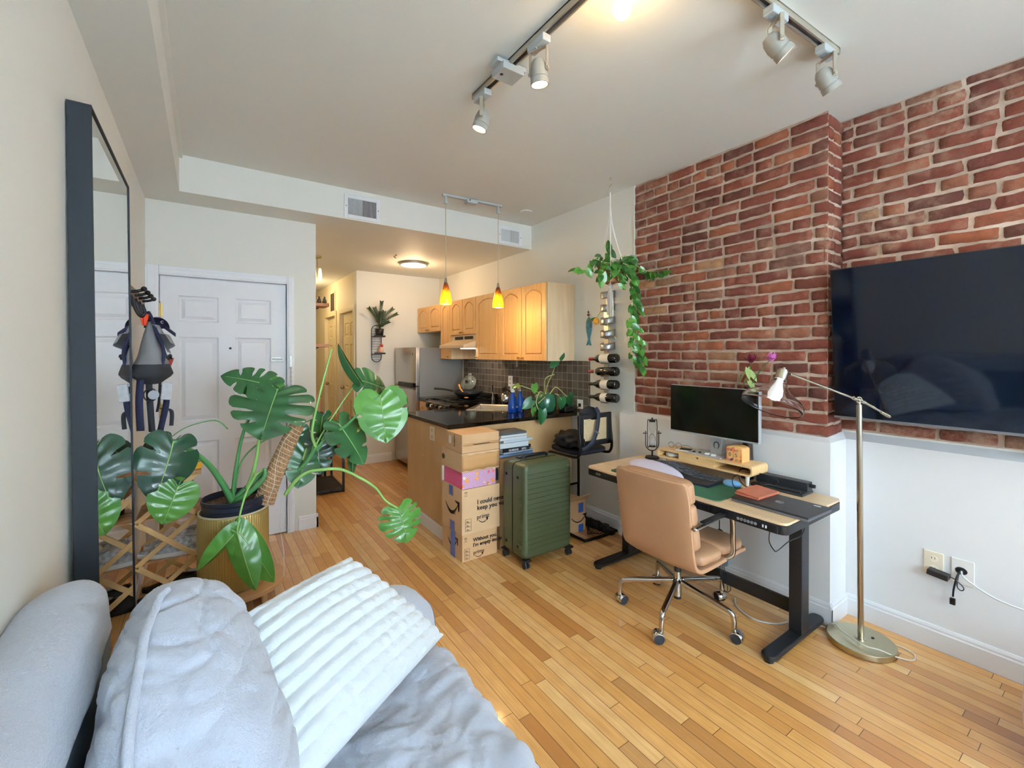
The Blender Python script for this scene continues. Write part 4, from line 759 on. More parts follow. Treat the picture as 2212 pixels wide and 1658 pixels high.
vines = [[(hx_-0.05, hy_, 2.14), (hx_-0.16, hy_, 2.17), (hx_-0.27, hy_-0.01, 2.09), (hx_-0.33, hy_-0.02, 2.07)], [(hx_-0.04, hy_-0.05, 2.14), (hx_-0.14, hy_-0.07, 2.13), (hx_-0.17, hy_-0.08, 2.05)], [(hx_-0.02, hy_, 2.13), (hx_-0.03, hy_, 2.22), (hx_-0.035, hy_-0.02, 2.27)],
 [(hx_+0.05, hy_-0.03, 2.14), (hx_+0.14, hy_-0.08, 2.16), (hx_+0.21, hy_-0.16, 2.10), (hx_+0.235, hy_-0.26, 2.08), (hx_+0.24, hy_-0.33, 2.08)],
 [(hx_+0.06, hy_-0.05, 2.14), (hx_+0.13, hy_-0.08, 2.10), (hx_+0.15, hy_-0.09, 1.95), (hx_+0.16, hy_-0.09, 1.80), (hx_+0.17, hy_-0.08, 1.65), (hx_+0.15, hy_-0.08, 1.55), (hx_+0.16, hy_-0.07, 1.45), (hx_+0.23, hy_-0.08, 1.40)],
 [(hx_+0.04, hy_-0.08, 2.14), (hx_+0.10, hy_-0.12, 2.05), (hx_+0.11, hy_-0.12, 1.88), (hx_+0.10, hy_-0.10, 1.72), (hx_+0.12, hy_-0.10, 1.62)],
 [(hx_+0.08, hy_-0.02, 2.13), (hx_+0.18, hy_-0.05, 2.08), (hx_+0.21, hy_-0.08, 1.9), (hx_+0.20, hy_-0.08, 1.75), (hx_+0.215, hy_-0.08, 1.60), (hx_+0.235, hy_-0.10, 1.48), (hx_+0.24, hy_-0.12, 1.36)],
 [(hx_, hy_-0.09, 2.14), (hx_+0.03, hy_-0.14, 2.12), (hx_+0.05, hy_-0.15, 2.02)], [(hx_-0.06, hy_-0.07, 2.13), (hx_-0.07, hy_-0.12, 2.08), (hx_-0.05, hy_-0.13, 2.0)], [(hx_+0.06, hy_, 2.13), (hx_+0.10, hy_-0.04, 2.22), (hx_+0.16, hy_-0.08, 2.19)],
 [(hx_-0.0, hy_-0.03, 1.82), (hx_-0.05, hy_-0.02, 1.70), (hx_+0.01, hy_-0.02, 1.62), (hx_+0.05, hy_-0.02, 1.58)]]
for vi, pts in enumerate(vines):
    sp = spline(pts, 8); MB().tube(sp, 0.0025, 5).build('vine', M_stem, t)
    if vi == 10: continue
    step = 2; i = 2
    while i < len(sp):
        p = sp[i]; side = r_.choice((-1, 1)); d = Vector((side*0.5+r_.uniform(-0.3, 0.3), -0.35+r_.uniform(-0.3, 0.2), -0.75+r_.uniform(-0.2, 0.5))); q = p+d.normalized()*0.02
        L_ = r_.uniform(0.050, 0.078); add_leaf(t, q, d, (-0.45+r_.uniform(-0.4, 0.4), -0.8, 0.35+r_.uniform(-0.3, 0.3)), L_, L_*0.72, M_p1 if r_.random() < 0.55 else M_p2); i += step
for k in range(70):
    a = r_.uniform(0, 2*PI); q = r_.uniform(0.03, 0.15); z = r_.uniform(2.03, 2.20); c_ = Vector((hx_+0.03+q*math.cos(a), hy_-0.03+q*0.8*math.sin(a), z)); d = Vector((math.cos(a)*0.7, math.sin(a)*0.7-0.2, r_.uniform(-0.9, 0.4)))
    L_ = r_.uniform(0.045, 0.072); add_leaf(t, c_, d, (-0.5+r_.uniform(-0.3, 0.3), -0.7, 0.6), L_, L_*0.7, M_p1 if r_.random() < 0.5 else M_p2)
add_leaf(t, (hx_-0.33, hy_-0.02, 2.07), (-1, 0, -0.05), (0, -0.5, 1), 0.11, 0.055, M_p2); add_leaf(t, (hx_-0.17, hy_-0.08, 2.05), (0, 0, -1), (-0.3, -1, 0.1), 0.11, 0.08, M_p1); add_leaf(t, (hx_-0.035, hy_-0.02, 2.245), (0, 0, 1), (-0.4, -1, 0), 0.085, 0.055, M_p2)
t = thing('dried_flower', 'orange rose head on a leaf beside the top of the wine rack', 'flower', (2.70, 2.70, 1.75)); MB().ball((2.74, 2.705, 1.745), 0.026, 14, 10, sc=(1, 1, 1.15)).build('blossom', mat('orange_petal', '#e7a232', 0.6), t, smooth=True); add_leaf(t, (2.74, 2.72, 1.765), (-0.2, 1, -0.1), (-1, -0.3, 0.5), 0.09, 0.035, M_p2)
MB().tube([(2.74, 2.70, 1.77), (2.77, 2.66, 1.86)], 0.003).build('stem', M_stem, t)
# ---------------------------------------------------------------- standing desk and what is on it
M_oak = wood('desk_oak', '#d6b48a', '#e4c8a2', (30, 1.5, 30), 0.4); M_bamb = wood('bamboo', '#dcae72', '#e9c68e', (30, 3, 30), 0.4); M_dblk = mat('desk_black', '#15171b', 0.38)
ZT = 0.705; dx0, dx1, dy0, dy1 = 2.13, 2.755, 0.93, 2.195
t = thing('standing_desk', 'height-adjustable desk with pale oak top, black apron and black T legs', 'desk', (2.45, 1.56, 0))
def rrect(x0, y0, x1, y1, r, n=6):
    out = []
    for cx_, cy_, a0 in ((x1-r, y1-r, 0), (x0+r, y1-r, PI/2), (x0+r, y0+r, PI), (x1-r, y0+r, 1.5*PI)): out += [(cx_+r*math.cos(a0+PI/2*i/n), cy_+r*math.sin(a0+PI/2*i/n)) for i in range(n+1)]
    return out
MB().prism(rrect(dx0, dy0, dx1, dy1, 0.035), (0, 0, 0), (1, 0, 0), (0, 1, 0), ZT-0.012, ZT).build('desk_top', M_oak, t, bevel=0.002)
MB().prism(rrect(dx0-0.001, dy0-0.001, dx1+0.001, dy1+0.001, 0.036), (0, 0, 0), (1, 0, 0), (0, 1, 0), ZT-0.055, ZT-0.0125).build('apron', M_dblk, t, bevel=0.003)
MB().bx((dx0-0.003, 1.30, ZT-0.052), (dx0, 1.95, ZT-0.018)).build('drawer_front', M_dblk, t, bevel=0.001); MB().bx((dx0-0.006, 2.06, ZT-0.038), (dx0-0.0005, 2.10, ZT-0.024)).build('badge', M_nick, t)
cp = MB().bx((dx0-0.004, 0.965, ZT-0.054), (dx0, 1.16, ZT-0.018)).build('control_panel', M_dblk, t, bevel=0.001); M_wpr = mat('panel_print', '#d8dce2', 0.5, emit='#d8dce2', es=0.15)
for k in range(6):
    c = Vector((dx0-0.0045, 1.145-k*0.0165, ZT-0.036)); MB().tube([c+Vector((0, 0.0058*math.cos(a), 0.0058*math.sin(a))) for a in [2*PI*i/14 for i in range(14)]], 0.0006, 5, closed=True).build('button', M_wpr, cp)
    text('button_mark', 'MM1234'[k] if False else ('V', '^', '1', '2', '3', '4')[k], 0.008, c+Vector((-0.0003, 0.002, -0.003)), RX_, M_wpr, cp)
for k in (0, 1): MB().bx((dx0-0.006, 1.028-k*0.014-0.003, ZT-0.042), (dx0-0.0035, 1.028-k*0.014+0.003, ZT-0.029)).build('usb_port', M_wpr, cp)
for yc in (1.04, 2.16):
    MB().bx((2.483, yc-0.031, 0.035), (2.567, yc+0.031, ZT-0.05)).build('leg', M_dblk, t, bevel=0.004)
    MB().prism([(2.18+0.035+0.035*math.cos(a), yc+0.035*math.sin(a)) for a in [PI/2+PI*i/8 for i in range(9)]]+[(2.735+0.035*math.cos(a), yc+0.035*math.sin(a)) for a in [-PI/2+PI*i/8 for i in range(9)]], (0, 0, 0), (1, 0, 0), (0, 1, 0), 0.012, 0.038).build('foot', M_dblk, t, bevel=0.008, seg=3)
    for xx in (2.21, 2.74): MB().cyl((xx, yc, 0), (xx, yc, 0.013), 0.022).build('foot_pad', M_blk, t)
    MB().bx((2.26, yc-0.02, ZT-0.08), (2.72, yc+0.02, ZT-0.055)).build('top_bracket', M_dblk, t)
MB().bx((2.535, 1.07, 0.10), (2.555, 2.13, 0.17)).build('crossbar', M_dblk, t, bevel=0.002)
# monitor riser in bamboo
t = thing('monitor_riser', 'bamboo monitor riser with rounded corners and two open bays', 'monitor stand', (2.67, 1.61, ZT)); x0, x1, y0, y1, z0, z1 = 2.555, 2.735, 1.295, 1.94, 0.762, 0.822; th = 0.010; rc = 0.018
def rr_yz(y0, z0, y1, z1, r, n=5): return rrect(y0, z0, y1, z1, r, n)
oo, ii = rr_yz(y0, z0, y1, z1, rc), rr_yz(y0+th, z0+th, y1-th, z1-th, rc-th+0.004); m = MB(); k = len(oo)
vs = [(x0, a, b) for a, b in oo]+[(x1, a, b) for a, b in oo]+[(x0, a, b) for a, b in ii]+[(x1, a, b) for a, b in ii]; m.add(vs, [(i, (i+1) % k, k+(i+1) % k, k+i) for i in range(k)]+[(2*k+(i+1) % k, 2*k+i, 3*k+i, 3*k+(i+1) % k) for i in range(k)]+[((i+1) % k, i, 2*k+i, 2*k+(i+1) % k) for i in range(k)]+[(k+i, k+(i+1) % k, 3*k+(i+1) % k, 3*k+i) for i in range(k)])
m.build('shell', M_bamb, t, auto=30); MB().bx((x1-0.012, y0+0.01, z0+0.01), (x1-0.004, y1-0.01, z1-0.01)).build('back_panel', M_bamb, t)
MB().prism([(y1-0.17, z0+th), (y1-0.17-0.235, z0+th), (y1-0.175-0.235, z1-th), (y1-0.31, z1-th), (y1-0.297, z1-th-0.016), (y1-0.284, z1-th), (y1-0.165, z1-th)][::-1], (x0+0.004, 0, 0), (0, 1, 0), (0, 0, 1), 0, 0.012).build('drawer_front', M_bamb, t, bevel=0.001)
for yy in (y1-0.165, y1-0.41): MB().bx((x0+0.006, yy-0.004, z0+th), (x1-0.01, yy+0.004, z1-th)).build('divider', M_bamb, t)
for yy in (y0+0.04, y1-0.04):
    for xx in (x0+0.025, x1-0.03): MB().cyl((xx, yy, ZT), (xx, yy, z0+0.002), 0.008, 0.013, n=14).build('leg', M_wpl, t)
tag(MB().lathe([(0.0001, z0+th), (0.04, z0+th+0.001), (0.044, z0+th+0.008), (0.044, z0+th+0.02), (0.038, z0+th+0.027), (0.0001, z0+th+0.028)], (2.62, 1.865, 0)).build('white_puck', M_wpl, smooth=True), 'flat round white box inside the left bay of the monitor riser', 'box')
# monitor
t = thing('monitor', 'flat black desktop monitor on a silver stand above the riser', 'monitor', (2.66, 1.59, z1)); MB().bx((2.625, 1.292, 0.945), (2.655, 1.882, 1.258)).build('monitor_case', mat('silver_plastic', '#b9bcc0', 0.35, 0.3), t, bevel=0.003)
MB().bx((2.619, 1.296, 0.953), (2.6255, 1.880, 1.256)).build('screen', mat('monitor_glass', '#050608', 0.12), t, bevel=0.001); MB().bx((2.617, 1.292, 0.944), (2.6265, 1.882, 0.953)).build('bottom_bezel', mat('silver_plastic', '#b9bcc0', 0.35, 0.3), t)
MB().prism([(2.665, 0.83), (2.712, 0.83), (2.712, 1.05), (2.692, 1.05)], (0, 1.545, 0), (1, 0, 0), (0, 0, 1), -0.075, 0).build('stand_neck', mat('silver_plastic', '#b9bcc0', 0.35, 0.3), t, bevel=0.006)
MB().tube([Vector((2.672, 1.58, 0.885))+Vector((0.0, 0.017*math.cos(a), 0.022*math.sin(a))) for a in [2*PI*i/16 for i in range(16)]], 0.003, 6, closed=True).build('cable_hole_rim', M_blk, t)
MB().bx((2.575, 1.50, z1), (2.73, 1.725, z1+0.010)).build('stand_base', mat('silver_plastic', '#b9bcc0', 0.35, 0.3), t, bevel=0.003)
MB().bx((2.655, 1.45, 1.0), (2.69, 1.70, 1.2)).build('rear_housing', mat('silver_plastic', '#b9bcc0', 0.35, 0.3), t, bevel=0.01)
for i, (xx, yy, s_) in enumerate(((2.60, 1.69, 0.018), (2.61, 1.655, 0.014))): tag(MB().box((xx, yy, z1+0.014), (0.012, s_, 0.008), rotm(0, 0, 0.4)).build('earbud_case', M_blk, bevel=0.003), ('small black clip on the left of the monitor base', 'tiny black cap lying right of the clip on the monitor base')[i], 'desk clutter')
for i, (xx, yy) in enumerate(((2.605, 1.60), (2.60, 1.555))): tag(MB().box((xx, yy, z1+0.015), (0.025, 0.03, 0.010), rotm(0, 0, 0.3)).build('eraser', M_wpl, bevel=0.003), ('white eraser on the middle of the monitor base', 'white eraser at the right of the monitor base')[i], 'eraser')
# calendar block
t = thing('calendar_block', 'arched wooden date block painted with flowers on the riser, showing 05', 'perpetual calendar', (2.66, 1.44, z1)); yb0, yb1, xb0, xb1, zb = 1.375, 1.475, 2.60, 2.685, z1
arch = [(yb0, 0), (yb0, 0.075)]+[(yb0+0.05-0.05*math.cos(PI*i/8), 0.078+0.016*math.sin(PI*i/8)) for i in range(1, 8)]+[(yb1, 0.075), (yb1, 0)]
MB().prism(arch[::-1], (xb0, 0, zb), (0, 1, 0), (0, 0, 1), 0, xb1-xb0).build('block_body', mat('block_wood', '#dda866', 0.5, var=0.08), t, bevel=0.004)
m = MB(); m.prism([(y_, z_) for y_, z_ in [(yb0+0.004, 0.004), (yb0+0.004, 0.076), (yb0+0.05, 0.088), (yb1-0.004, 0.076), (yb1-0.004, 0.004)]][::-1], (xb0-0.002, 0, zb), (0, 1, 0), (0, 0, 1), 0, 0.003); sf = NT('flower_paint'); vv = sf.n('ShaderNodeTexVoronoi'); vv.inputs['Scale'].default_value = 60; sf.l(sf.coord(), vv.inputs['Vector']); hs = sf.n('ShaderNodeSeparateColor'); sf.l(vv.outputs['Color'], hs.inputs[0]); sf.base(sf.ramp(hs.outputs[0], [(0.0, srgb('#c23b22')), (0.2, srgb('#e8843a')), (0.4, srgb('#e2b070')), (0.55, srgb('#6b2f6b')), (0.7, srgb('#d9a05c')), (0.85, srgb('#2f6b4a')), (1.0, srgb('#e05030'))])); sf.p.inputs['Roughness'].default_value = 0.5
m.build('painted_front', sf.m, t)
for k, ch_ in enumerate('05'):
    yy = 1.447-k*0.038; b_ = MB().bx((xb0-0.006, yy-0.017, zb+0.022), (xb0-0.001, yy+0.017, zb+0.062)).build('date_cube', mat('cube_wood', '#d8a468', 0.5), t, bevel=0.001); text('digit', ch_, 0.032, (xb0-0.0065, yy+0.009, zb+0.031), RX_, mat('dark_ink', '#3a2a1e', 0.6), b_)
# glasses with a folded leaflet
t = thing('eyeglasses', 'thin wire eyeglasses standing at the left end of the riser', 'eyeglasses', (2.64, 1.85, z1))
for q in (0.0, 0.055): MB().tube([(2.62+0.002, 1.875-q+0.022*math.cos(a), z1+0.024+0.02*math.sin(a)) for a in [2*PI*i/16 for i in range(16)]], 0.0012, 5, closed=True).build('rim', M_blk, t)
for yy, e in ((1.90, 0.02), (1.795, -0.01)): MB().tube(spline([(2.622, yy, z1+0.028), (2.67, yy+e*0.4, z1+0.026), (2.715, yy+e, z1+0.006)], 4), 0.0012, 5).build('temple', M_blk, t)
tag(MB().box((2.635, 1.775, z1+0.003), (0.07, 0.11, 0.005), rotm(0, 0, 0.2)).build('leaflet', mat('paper_white', '#eef0f2', 0.6), bevel=0.001), 'small white booklet lying beside the eyeglasses on the riser', 'booklet')
tag(MB().box((2.64, 1.775, z1+0.0085), (0.045, 0.07, 0.005), rotm(0, 0, 0.3)).build('card_holder', M_blk, bevel=0.001), 'small black card lying on the white booklet', 'card')
# swivelling hourglass in a black frame
t = thing('hourglass', 'white hourglass swivelling in a black metal frame on the back left of the desk', 'hourglass', (2.70, 2.09, ZT)); hx2, hy2 = 2.68, 2.08; Rz = rotm(0, 0, -0.6); P_ = lambda a, z: Vector((hx2, hy2, z))+Rz @ Vector((a, 0, 0))
MB().cyl((hx2, hy2, ZT), (hx2, hy2, ZT+0.014), 0.052, 0.046, n=32).build('base', M_blk, t, bevel=0.002); MB().cyl((hx2, hy2, ZT+0.012), (hx2, hy2, ZT+0.06), 0.006).build('post', M_blk, t)
MB().tube(spline([P_(-0.048, 0.905), P_(-0.048, 0.83), P_(-0.044, 0.79), P_(-0.02, 0.765), P_(0, 0.762), P_(0.02, 0.765), P_(0.044, 0.79), P_(0.048, 0.83), P_(0.048, 0.905)], 5), 0.0035, 6).build('yoke', M_blk, t)
for q in (-1, 1): MB().cyl(P_(q*0.033, 0.888), P_(q*0.062, 0.888), 0.003, n=8).ball(P_(q*0.062, 0.888), 0.005, 8, 6).build('pivot', M_blk, t)
MB().tube(spline([P_(-0.034, 0.80), P_(-0.034, 0.97), P_(-0.022, 0.985), P_(0.022, 0.985), P_(0.034, 0.97), P_(0.034, 0.80), P_(0.022, 0.79), P_(-0.022, 0.79)], 4, True), 0.003, 6, closed=True).build('glass_cage', M_blk, t)
for z in (0.795, 0.978): MB().cyl((hx2, hy2, z-0.006), (hx2, hy2, z+0.006), 0.022, n=20).build('end_cap', M_blk, t)
MB().cyl((hx2, hy2, 0.985), (hx2, hy2, 1.002), 0.005, n=8).build('finial', M_blk, t)
MB().lathe([(0.021, 0.80), (0.024, 0.83), (0.023, 0.86), (0.010, 0.882), (0.004, 0.888), (0.010, 0.894), (0.023, 0.916), (0.024, 0.95), (0.021, 0.972)], (hx2, hy2, 0)).build('glass_bulbs', mat('clear_glass', '#f4f8fa', 0.03, trans=0.9, ior=1.3), t, smooth=True)
MB().lathe([(0.0001, 0.802), (0.0195, 0.802), (0.022, 0.822), (0.012, 0.835), (0.0001, 0.842)], (hx2, hy2, 0)).build('sand', mat('white_sand', '#f2f2f2', 0.9), t, smooth=True)
# desk mat, keyboard with hump, palm cushion, mouse
t = tag(MB().prism(rrect(2.165, 1.27, 2.50, 2.02, 0.03), (0, 0, 0), (1, 0, 0), (0, 1, 0), ZT, ZT+0.004).build('desk_mat', mat('green_felt', '#2f6145', 0.75, bump=0.3, bs=400), bevel=0.001), 'dark green desk mat with a pale edge under the keyboard', 'desk mat')
t = thing('keyboard', 'black ergonomic keyboard with a raised hump in the middle', 'keyboard', (2.45, 1.70, ZT)); M_kb = mat('keyboard_black', '#1a1e2a', 0.4)
def hump(y): return 0.014+0.055*math.exp(-((y-1.80)/0.12)**2)
def kbp(u, v, off=0.0):
    y = 1.98-u*0.55; bow = 0.045*math.sin(PI*u); xf, xb_ = 2.335-bow*0.5-0.07*math.exp(-((y-1.84)/0.13)**2), 2.555+bow*0.2; x = xf+(xb_-xf)*v; return Vector((x, y, ZT+0.006+hump(y)*(0.55+0.45*math.sin(PI*min(1, v*1.0+0.15)))+off))
m = MB(); m.grid(lambda u, v: kbp(u, v), 34, 12); nb = len(m.v); m.v += [Vector((p.x, p.y, ZT+0.0045)) for p in m.v[:nb]]
bd = [i*12 for i in range(34)]+[33*12+j for j in range(1, 12)]+[i*12+11 for i in range(32, -1, -1)]+[j for j in range(10, 0, -1)]
fcs = [(bd[i], bd[(i+1) % len(bd)], nb+bd[(i+1) % len(bd)], nb+bd[i]) for i in range(len(bd))]; m.f += fcs; m.mi += [0]*len(fcs); m.build('keyboard_body', M_kb, t, auto=50)
m = MB()
for r__ in range(5):
    for c__ in range(15):
        u = 0.05+c__*0.062; v = 0.40+r__*0.115; a_, b_2, c_2, d_2 = kbp(u, v, 0.001), kbp(u+0.05, v, 0.001), kbp(u+0.05, v+0.092, 0.001), kbp(u, v+0.092, 0.001); up = Vector((0, 0, 0.006)); ce = (a_+c_2)/2
        q = [p+up for p in (a_, b_2, c_2, d_2)]; q = [ce+up+(p-ce-up)*0.86 for p in q]; MB().add([a_, b_2, c_2, d_2]+q, [(4, 5, 6, 7), (0, 4, 7, 3), (1, 2, 6, 5), (0, 1, 5, 4), (3, 7, 6, 2)]).build('key', mat('key_caps', '#39404a', 0.4), t)
t = tag(MB().ball((2.255, 1.73, ZT+0.050), 0.5, 24, 14, rotm(0.10, -0.55, 0), (0.14, 0.38, 0.070)).build('wrist_cushion', mat('lavender_gel', '#cfc8da', 0.55), smooth=True), 'pale lavender oval wrist cushion in front of the black keyboard', 'wrist rest')
tag(MB().ball((2.485, 1.375, ZT+0.016), 0.5, 20, 12, rotm(0, 0, 0.2), (0.062, 0.10, 0.046)).build('mouse', mat('blue_mouse', '#6fa3cf', 0.4), smooth=True), 'small pale blue computer mouse on the green mat', 'mouse')
# laptop, wallet, dock, cables
Rl = rotm(0, 0, -0.02); lc = Vector((2.362, 1.062, ZT)); t = thing('laptop', 'closed black laptop hanging over the right end of the desk', 'laptop', lc); M_lap = mat('laptop_lid', '#2a2b2e', 0.38, 0.2)
MB().box(lc+Vector((0, 0, 0.007)), (0.245, 0.362, 0.012), Rl).build('laptop_base', mat('laptop_grey', '#6d7076', 0.4, 0.4), t, bevel=0.003); ld = MB().box(lc+Vector((0, 0, 0.0175)), (0.247, 0.366, 0.0075), Rl).build('lid', M_lap, t, bevel=0.003)
RT = Matrix(((0, 1, 0), (-1, 0, 0), (0, 0, 1))); MB().tube([lc+Vector((0.0, 0.0, 0.0216))+Vector((0.018*math.cos(a), 0.018*math.sin(a), 0)) for a in [2*PI*i/28 for i in range(28)]], 0.0009, 5, closed=True).build('logo_ring', mat('logo_silver', '#c9ccd0', 0.3, 0.5), ld); text('logo', 'DELL', 0.0125, lc+Vector((-0.005, 0.015, 0.0216)), RT, mat('logo_silver', '#c9ccd0', 0.3, 0.5), ld, sx=0.95)
MB().box(lc+Vector((0.085, -0.135, 0.0217)), (0.010, 0.03, 0.0008), Rl).build('sticker', M_wpl, ld)
t = thing('wallet', 'folded reddish-brown leather wallet resting on the laptop', 'wallet', (2.39, 1.19, 0.73)); M_lea = mat('tan_leather', '#b5654a', 0.45, var=0.12, vs=20, bump=0.3, bs=150); Rw = rotm(0, 0, -0.05)
MB().box((2.395, 1.19, 0.7315), (0.20, 0.125, 0.008), Rw).build('lower_flap', M_lea, t, bevel=0.002); MB().box((2.398, 1.188, 0.741), (0.196, 0.123, 0.006), Rw @ rotm(0.05, 0.0, 0)).build('upper_flap', M_lea, t, bevel=0.002)
t = thing('docking_station', 'long black device with a raised rear bar at the back right of the desk', 'office device', (2.73, 1.18, ZT)); M_dev = mat('device_black', '#23272b', 0.4)
MB().bx((2.60, 1.055, ZT), (2.74, 1.33, ZT+0.016)).build('base_plate', M_dev, t, bevel=0.006); MB().bx((2.675, 1.06, ZT+0.014), (2.735, 1.335, ZT+0.062)).build('upper_housing', M_dev, t, bevel=0.004); MB().tube([(2.615, 1.07, ZT+0.022), (2.615, 1.31, ZT+0.022)], 0.006).build('front_rail', M_dev, t)
MB().ball((2.605, 1.27, ZT+0.012), 0.012).build('clamp_knob', M_blk, t); MB().cyl((2.705, 1.06, ZT+0.045), (2.705, 1.035, ZT+0.045), 0.010).build('side_knob', M_blk, t)
t = thing('usb_cable', 'black cable coiled in two loops over the right of the desk', 'cable', (2.55, 1.3, ZT))
MB().tube(spline([(2.70, 1.36, ZT+0.02), (2.66, 1.375, ZT+0.07), (2.60, 1.39, ZT+0.075), (2.53, 1.35, ZT+0.03), (2.50, 1.28, ZT+0.012), (2.51, 1.21, ZT+0.045), (2.56, 1.17, ZT+0.05), (2.62, 1.19, ZT+0.06), (2.64, 1.28, ZT+0.07), (2.60, 1.36, ZT+0.065), (2.52, 1.38, ZT+0.05), (2.44, 1.345, ZT+0.03), (2.40, 1.29, ZT+0.008), (2.42, 1.255, ZT+0.006)], 8), 0.0026, 6).build('cord', M_blk, t, smooth=True); MB().cyl((2.69, 1.37, ZT+0.035), (2.668, 1.375, ZT+0.06), 0.006).build('connector', M_wpl, t)
t = thing('hanging_cable', 'thin black cable drooping below the right end of the desk apron', 'cable', (2.3, 1.0, 0.6)); MB().tube(spline([(2.20, 1.03, 0.648), (2.20, 1.035, 0.58), (2.235, 1.03, 0.53), (2.25, 1.02, 0.525), (2.32, 1.0, 0.56), (2.42, 0.99, 0.565), (2.45, 0.985, 0.60), (2.38, 0.98, 0.648)], 8), 0.0028, 6).build('cord', M_blk, t, smooth=True)
t = thing('headphones', 'black and grey headset hanging below the desk behind the chair', 'headphones', (2.46, 1.42, 0.25))
MB().tube(spline([(2.45, 1.40, 0.30), (2.45, 1.39, 0.38), (2.45, 1.40, 0.43), (2.46, 1.44, 0.44), (2.46, 1.47, 0.38), (2.46, 1.47, 0.30)], 6), 0.006).build('headband', M_blk, t, smooth=True)
for yy in (1.40, 1.47): MB().cyl((2.44, yy, 0.28), (2.47, yy, 0.28), 0.032, n=20).build('ear_cup', mat('steel_blue_grey', '#6f7f8c', 0.35, 0.5), t, bevel=0.006)
m = MB()
for k in range(4): m.tube(spline([(2.45, 1.41+0.01*k, 0.27), (2.44, 1.38+0.012*k, 0.20), (2.45, 1.36+0.02*k, 0.13-0.006*k), (2.47, 1.41, 0.10), (2.46, 1.44, 0.25)], 6), 0.002, 5)
m.build('cord_bundle', M_blk, t); MB().tube([(2.46, 1.435, 0.44), (2.46, 1.435, ZT-0.055)], 0.003).build('hook_strap', M_blk, t)
t = thing('floor_cable', 'white cable looping on the floor under the right end of the desk', 'cable', (2.6, 1.2, 0)); MB().tube(spline([(2.60, 1.42, 0.006), (2.52, 1.36, 0.006), (2.48, 1.25, 0.006), (2.53, 1.16, 0.006), (2.62, 1.12, 0.006), (2.69, 1.06, 0.006), (2.72, 0.99, 0.006)], 8), 0.004, 6).build('cord', mat('white_cable', '#dfe2e6', 0.5), t, smooth=True)
# vase of dried roses behind the monitor
t = thing('flower_vase', 'dark vase with two peonies and drooping leaves behind the monitor', 'vase of flowers', (2.715, 1.36, ZT)); vx, vy = 2.735, 1.415
MB().lathe([(0.0001, ZT), (0.035, ZT), (0.038, ZT+0.02), (0.024, ZT+0.30), (0.018, ZT+0.52), (0.022, ZT+0.56)], (vx, vy, 0), n=24).build('vase', mat('vase_glaze', '#33211c', 0.3), t, smooth=True)
for fx, fy, fz, cc, cs in ((2.715, 1.385, 1.43, 'plum_petal', '#6d1133'), (2.715, 1.268, 1.44, 'pink_petal', '#cf6fb4')):
    MB().tube(spline([(vx, vy, ZT+0.5), (vx, vy+(fy-vy)*0.3, 1.32), (fx, fy, fz)], 5), 0.0025, 6).build('stem', M_p2, t); m = MB(); rq = random.Random(hash(cs) % 97 if False else len(cc))
    for k in range(16):
        a = rq.uniform(0, 2*PI); e = rq.uniform(-0.6, 1.0); d = Vector((math.cos(a), math.sin(a), e)); l = heart_leaf(Vector((fx, fy, fz))+d*0.004, d, Vector((0, 0, 1)) if abs(e) < 0.8 else Vector((1, 0, 0)), 0.034, 0.030, fold=0.5, droop=-0.5, n=4); m.add(l.v, l.f)
    m.ball((fx, fy, fz+0.002), 0.018, 12, 8); m.build('blossom', mat(cc, cs, 0.6), t, smooth=True)
for k, (a, z) in enumerate(((0.4, 1.37), (2.2, 1.36), (3.6, 1.38), (5.2, 1.36), (1.2, 1.31), (4.4, 1.30))):
    add_leaf(t, (vx+0.012*math.cos(a), vy+0.012*math.sin(a), z), (math.cos(a)*0.45, math.sin(a)*0.8, -1.0), (-1, math.sin(a), 0.5), 0.075, 0.03, mat('dry_leaf', '#8a9a5c', 0.6, var=0.25))
# ---------------------------------------------------------------- office chair
t = thing('office_chair', 'tan leather swivel chair with padded back, aluminium arms and castors', 'office chair', (2.197, 1.53, 0)); M_tan = mat('tan_chair_leather', '#ae8463', 0.42, var=0.04, bump=0.25, bs=260); M_al = mat('polished_aluminium', '#c4c2be', 0.16, 1.0)
hub = Vector((2.197, 1.53, 0)); 
for k in range(5):
    a = math.radians(57+72*k); d = Vector((math.cos(a), math.sin(a), 0)); tip = hub+d*0.318
    MB().tube(spline([hub+d*0.02+Vector((0, 0, 0.185)), hub+d*0.12+Vector((0, 0, 0.170)), hub+d*0.26+Vector((0, 0, 0.150)), hub+d*0.305+Vector((0, 0, 0.138)), tip+Vector((0, 0, 0.10)), tip+Vector((0, 0, 0.055))], 5), lambda u: 0.017-0.005*u, 10).build('base_leg', M_al, t, smooth=True)
    s_ = Vector((-d.y, d.x, 0)); sw = Matrix.Rotation(a+1.0+k*1.3, 3, 'Z'); ax = sw @ Vector((1, 0, 0)); cc_ = tip+sw @ Vector((0, 0.014, 0))+Vector((0, 0, 0.027))
    ca_ = MB().grid(lambda u, v: cc_+ax*(v-0.5)*0.056+(Vector((0, 0, 1))*math.sin(PI*u*1.1-0.1)+ax.cross(Vector((0, 0, 1)))*math.cos(PI*u*1.1-0.1))*0.0295, 12, 3).build('castor_hood', M_chrome, t, smooth=True, solid=0.003)
    for q in (-1, 1): MB().cyl(cc_+ax*q*0.006, cc_+ax*q*0.023, 0.0262, n=20).build('wheel', mat('rubber', '#2a2d33', 0.6), ca_, bevel=0.003)
